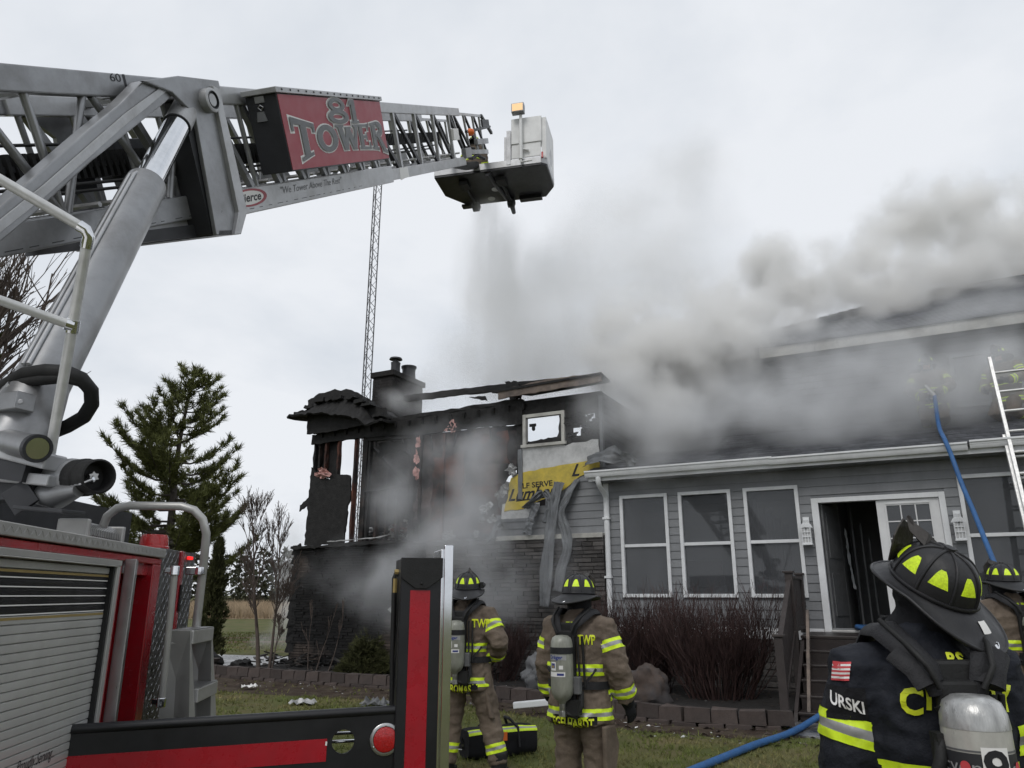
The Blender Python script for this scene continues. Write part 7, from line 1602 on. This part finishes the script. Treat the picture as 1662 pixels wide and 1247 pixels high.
    go = nd('NodeGroupOutput'); L.new(sm.outputs[0], go.inputs[0])
    vol = bpy.data.volumes.new(name); vol.materials.append(m); o = bpy.data.objects.new(name, vol); COL.objects.link(o); WM[o.name] = ID.copy()
    md = o.modifiers.new('cloud', 'NODES'); md.node_group = g
    return setp(o, label, cat, kind='stuff')
S = sight
GREY, PALE, STEAM = (.97, .97, .975), (.99, .99, .99), (.99, .99, .99)
smoke('roof_smoke', 'thick grey smoke rolling off the upper roof', [
    (S(1480, 345, 18.5), 1.15, 1.2), (S(1570, 365, 18.5), 1.3, 1.1), (S(1650, 430, 18.5), 1.4, 1.0), (S(1420, 420, 18), 1.1, .95), (S(1265, 435, 18), .85, 1.1), (S(1320, 470, 17.5), 1.2, 1.0), (S(1200, 500, 17.5), 1.2, .95),
    (S(1440, 480, 17), 1.25, .95), (S(1560, 450, 17.5), 1.3, .9), (S(1720, 360, 19), 1.9, .9), (S(1120, 560, 16.8), 1.5, 1.0), (S(1040, 610, 16.2), 1.35, 1.05), (S(1180, 580, 16), 1.25, .85), (S(1060, 690, 15.4), 1.0, .95), (S(1300, 560, 16.5), 1.1, .6), (S(1000, 540, 17), 1.3, .7)],
    3.2, (.965, .96, .95), vox=.11, nscale=.75, warp=.8, thr=.24, soft=.62, contrast=2.5, detail=8, seed=3)
smoke('front_smoke', 'thin grey smoke drifting over the sunroom roof and its firefighters', [
    (S(1090, 690, 14.6), (1.4, 1.1, .75), .9), (S(1210, 670, 14.0), (1.4, 1.0, .75), .85), (S(1330, 640, 13.9), (1.4, 1.0, .9), .9), (S(1430, 630, 13.6), (1.3, 1.0, .85), .85), (S(1530, 620, 13.2), (1.3, .9, .85), .85), (S(1640, 610, 12.9), (1.3, .9, .9), .85),
    (S(1380, 700, 13.0), (1.3, .7, .4), .6), (S(1060, 750, 13.6), (1.1, .6, .4), .6), (S(1000, 640, 15), (1.0, .9, 1.0), .9), (S(1200, 760, 13.0), (1.2, .5, .25), .4), (S(1300, 560, 15.6), (1.4, .8, .7), .7), (S(1420, 545, 15.0), (1.4, .8, .6), .6), (S(1550, 525, 14.6), (1.4, .8, .6), .6), (S(1650, 515, 14.2), (1.4, .8, .6), .6)],
    1.6, (.935, .94, .95), vox=.12, nscale=.8, warp=.65, thr=.08, soft=.9, contrast=1.35, detail=7, seed=8)
smoke('drifting_smoke', 'pale smoke spreading high between the platform and the roof', [
    (S(900, 520, 19), (1.9, 1.6, 1.9), .9), (S(960, 430, 20), (2.1, 1.6, 1.9), .85), (S(1040, 350, 21), (2.2, 1.6, 1.7), .75), (S(1120, 290, 22), (2.0, 1.6, 1.3), .6), (S(1000, 560, 18.5), (1.9, 1.4, 1.5), 1.0), (S(1110, 450, 20), (2.0, 1.5, 1.9), .9), (S(770, 590, 18.5), (1.4, 1.2, 1.1), .8), (S(870, 610, 18), (1.7, 1.2, 1.0), 1.0), (S(800, 470, 19), (.9, 1, 1.3), .7)],
    .75, PALE, vox=.2, nscale=.35, warp=1.0, thr=.10, soft=.75, contrast=1.6, detail=6, seed=12)
smoke('water_spray', 'pale curtain of water falling from the raised platform', [
    (S(792, 345, 18.2), (.40, .3, .6), .9), (S(802, 400, 18.2), (.85, .4, .95), 1.0), (S(815, 460, 18.2), (1.05, .5, 1.1), 1.0), (S(830, 530, 18.0), (1.2, .6, 1.1), .95), (S(850, 600, 17.8), (1.4, .7, .9), .85), (S(880, 450, 18.4), (.9, .5, 1.0), .7)],
    2.3, STEAM, vox=.09, nscale=1.1, warp=.2, thr=.05, soft=.85, contrast=1.15, stretch=(1.5, 1.5, .25), detail=6, seed=5)
smoke('wall_smoke', 'blue grey smoke pouring over the burnt wall', [
    (S(640, 930, 14.6), (.85, .5, .65), 1.0), (S(590, 960, 14.9), (.8, .4, .6), .5), (S(540, 930, 15.4), (.8, .4, .9), .45), (S(760, 985, 13.7), (1.0, .4, .5), .6), (S(640, 1010, 14.2), (.9, .4, .35), .5), (S(690, 880, 14.4), (.95, .5, .8), .95), (S(760, 880, 14.0), (1.0, .5, .75), .95), (S(740, 790, 14.4), (.9, .5, .9), 1.0), (S(790, 730, 14.3), (.9, .5, .65), .9), (S(700, 720, 14.8), (.7, .4, .6), .8), (S(820, 820, 13.9), (.8, .4, .65), .6), (S(880, 900, 13.4), (1.2, .5, .7), .6), (S(640, 800, 16.2), (.7, .6, 1.1), .9), (S(830, 960, 13.3), (1.3, .5, .6), .7), (S(960, 700, 14.4), (.7, .5, .8), .55), (S(700, 980, 14.0), (1.0, .4, .4), .6)],
    1.7, (.90, .91, .93), vox=.09, nscale=.75, warp=.55, thr=.10, soft=.85, contrast=1.6, detail=7, seed=17)
smoke('chimney_smoke', 'thin smoke wisps round the chimney foot', [(S(660, 650, 18.0), (.6, .5, .45), .9), (S(685, 620, 18.2), (.5, .5, .5), .8), (S(625, 650, 18.0), (.4, .4, .3), .7), (S(710, 660, 18), (.7, .5, .4), .9)], 1.1, PALE, vox=.09, nscale=1.1, warp=.3, thr=.12, soft=.7, seed=22)
smoke('ground_steam', 'white steam rising off the wet slab beyond the saplings', [(S(465, 930, 20), (.45, .5, .9), 1.0), (S(470, 1000, 19.5), (.55, .6, .7), 1.0), (S(440, 1040, 19), (.8, .6, .3), .9), (S(480, 860, 20.5), (.4, .4, .8), .6)], 1.1, STEAM, vox=.10, nscale=.9, warp=.35, thr=.12, soft=.6, seed=27)
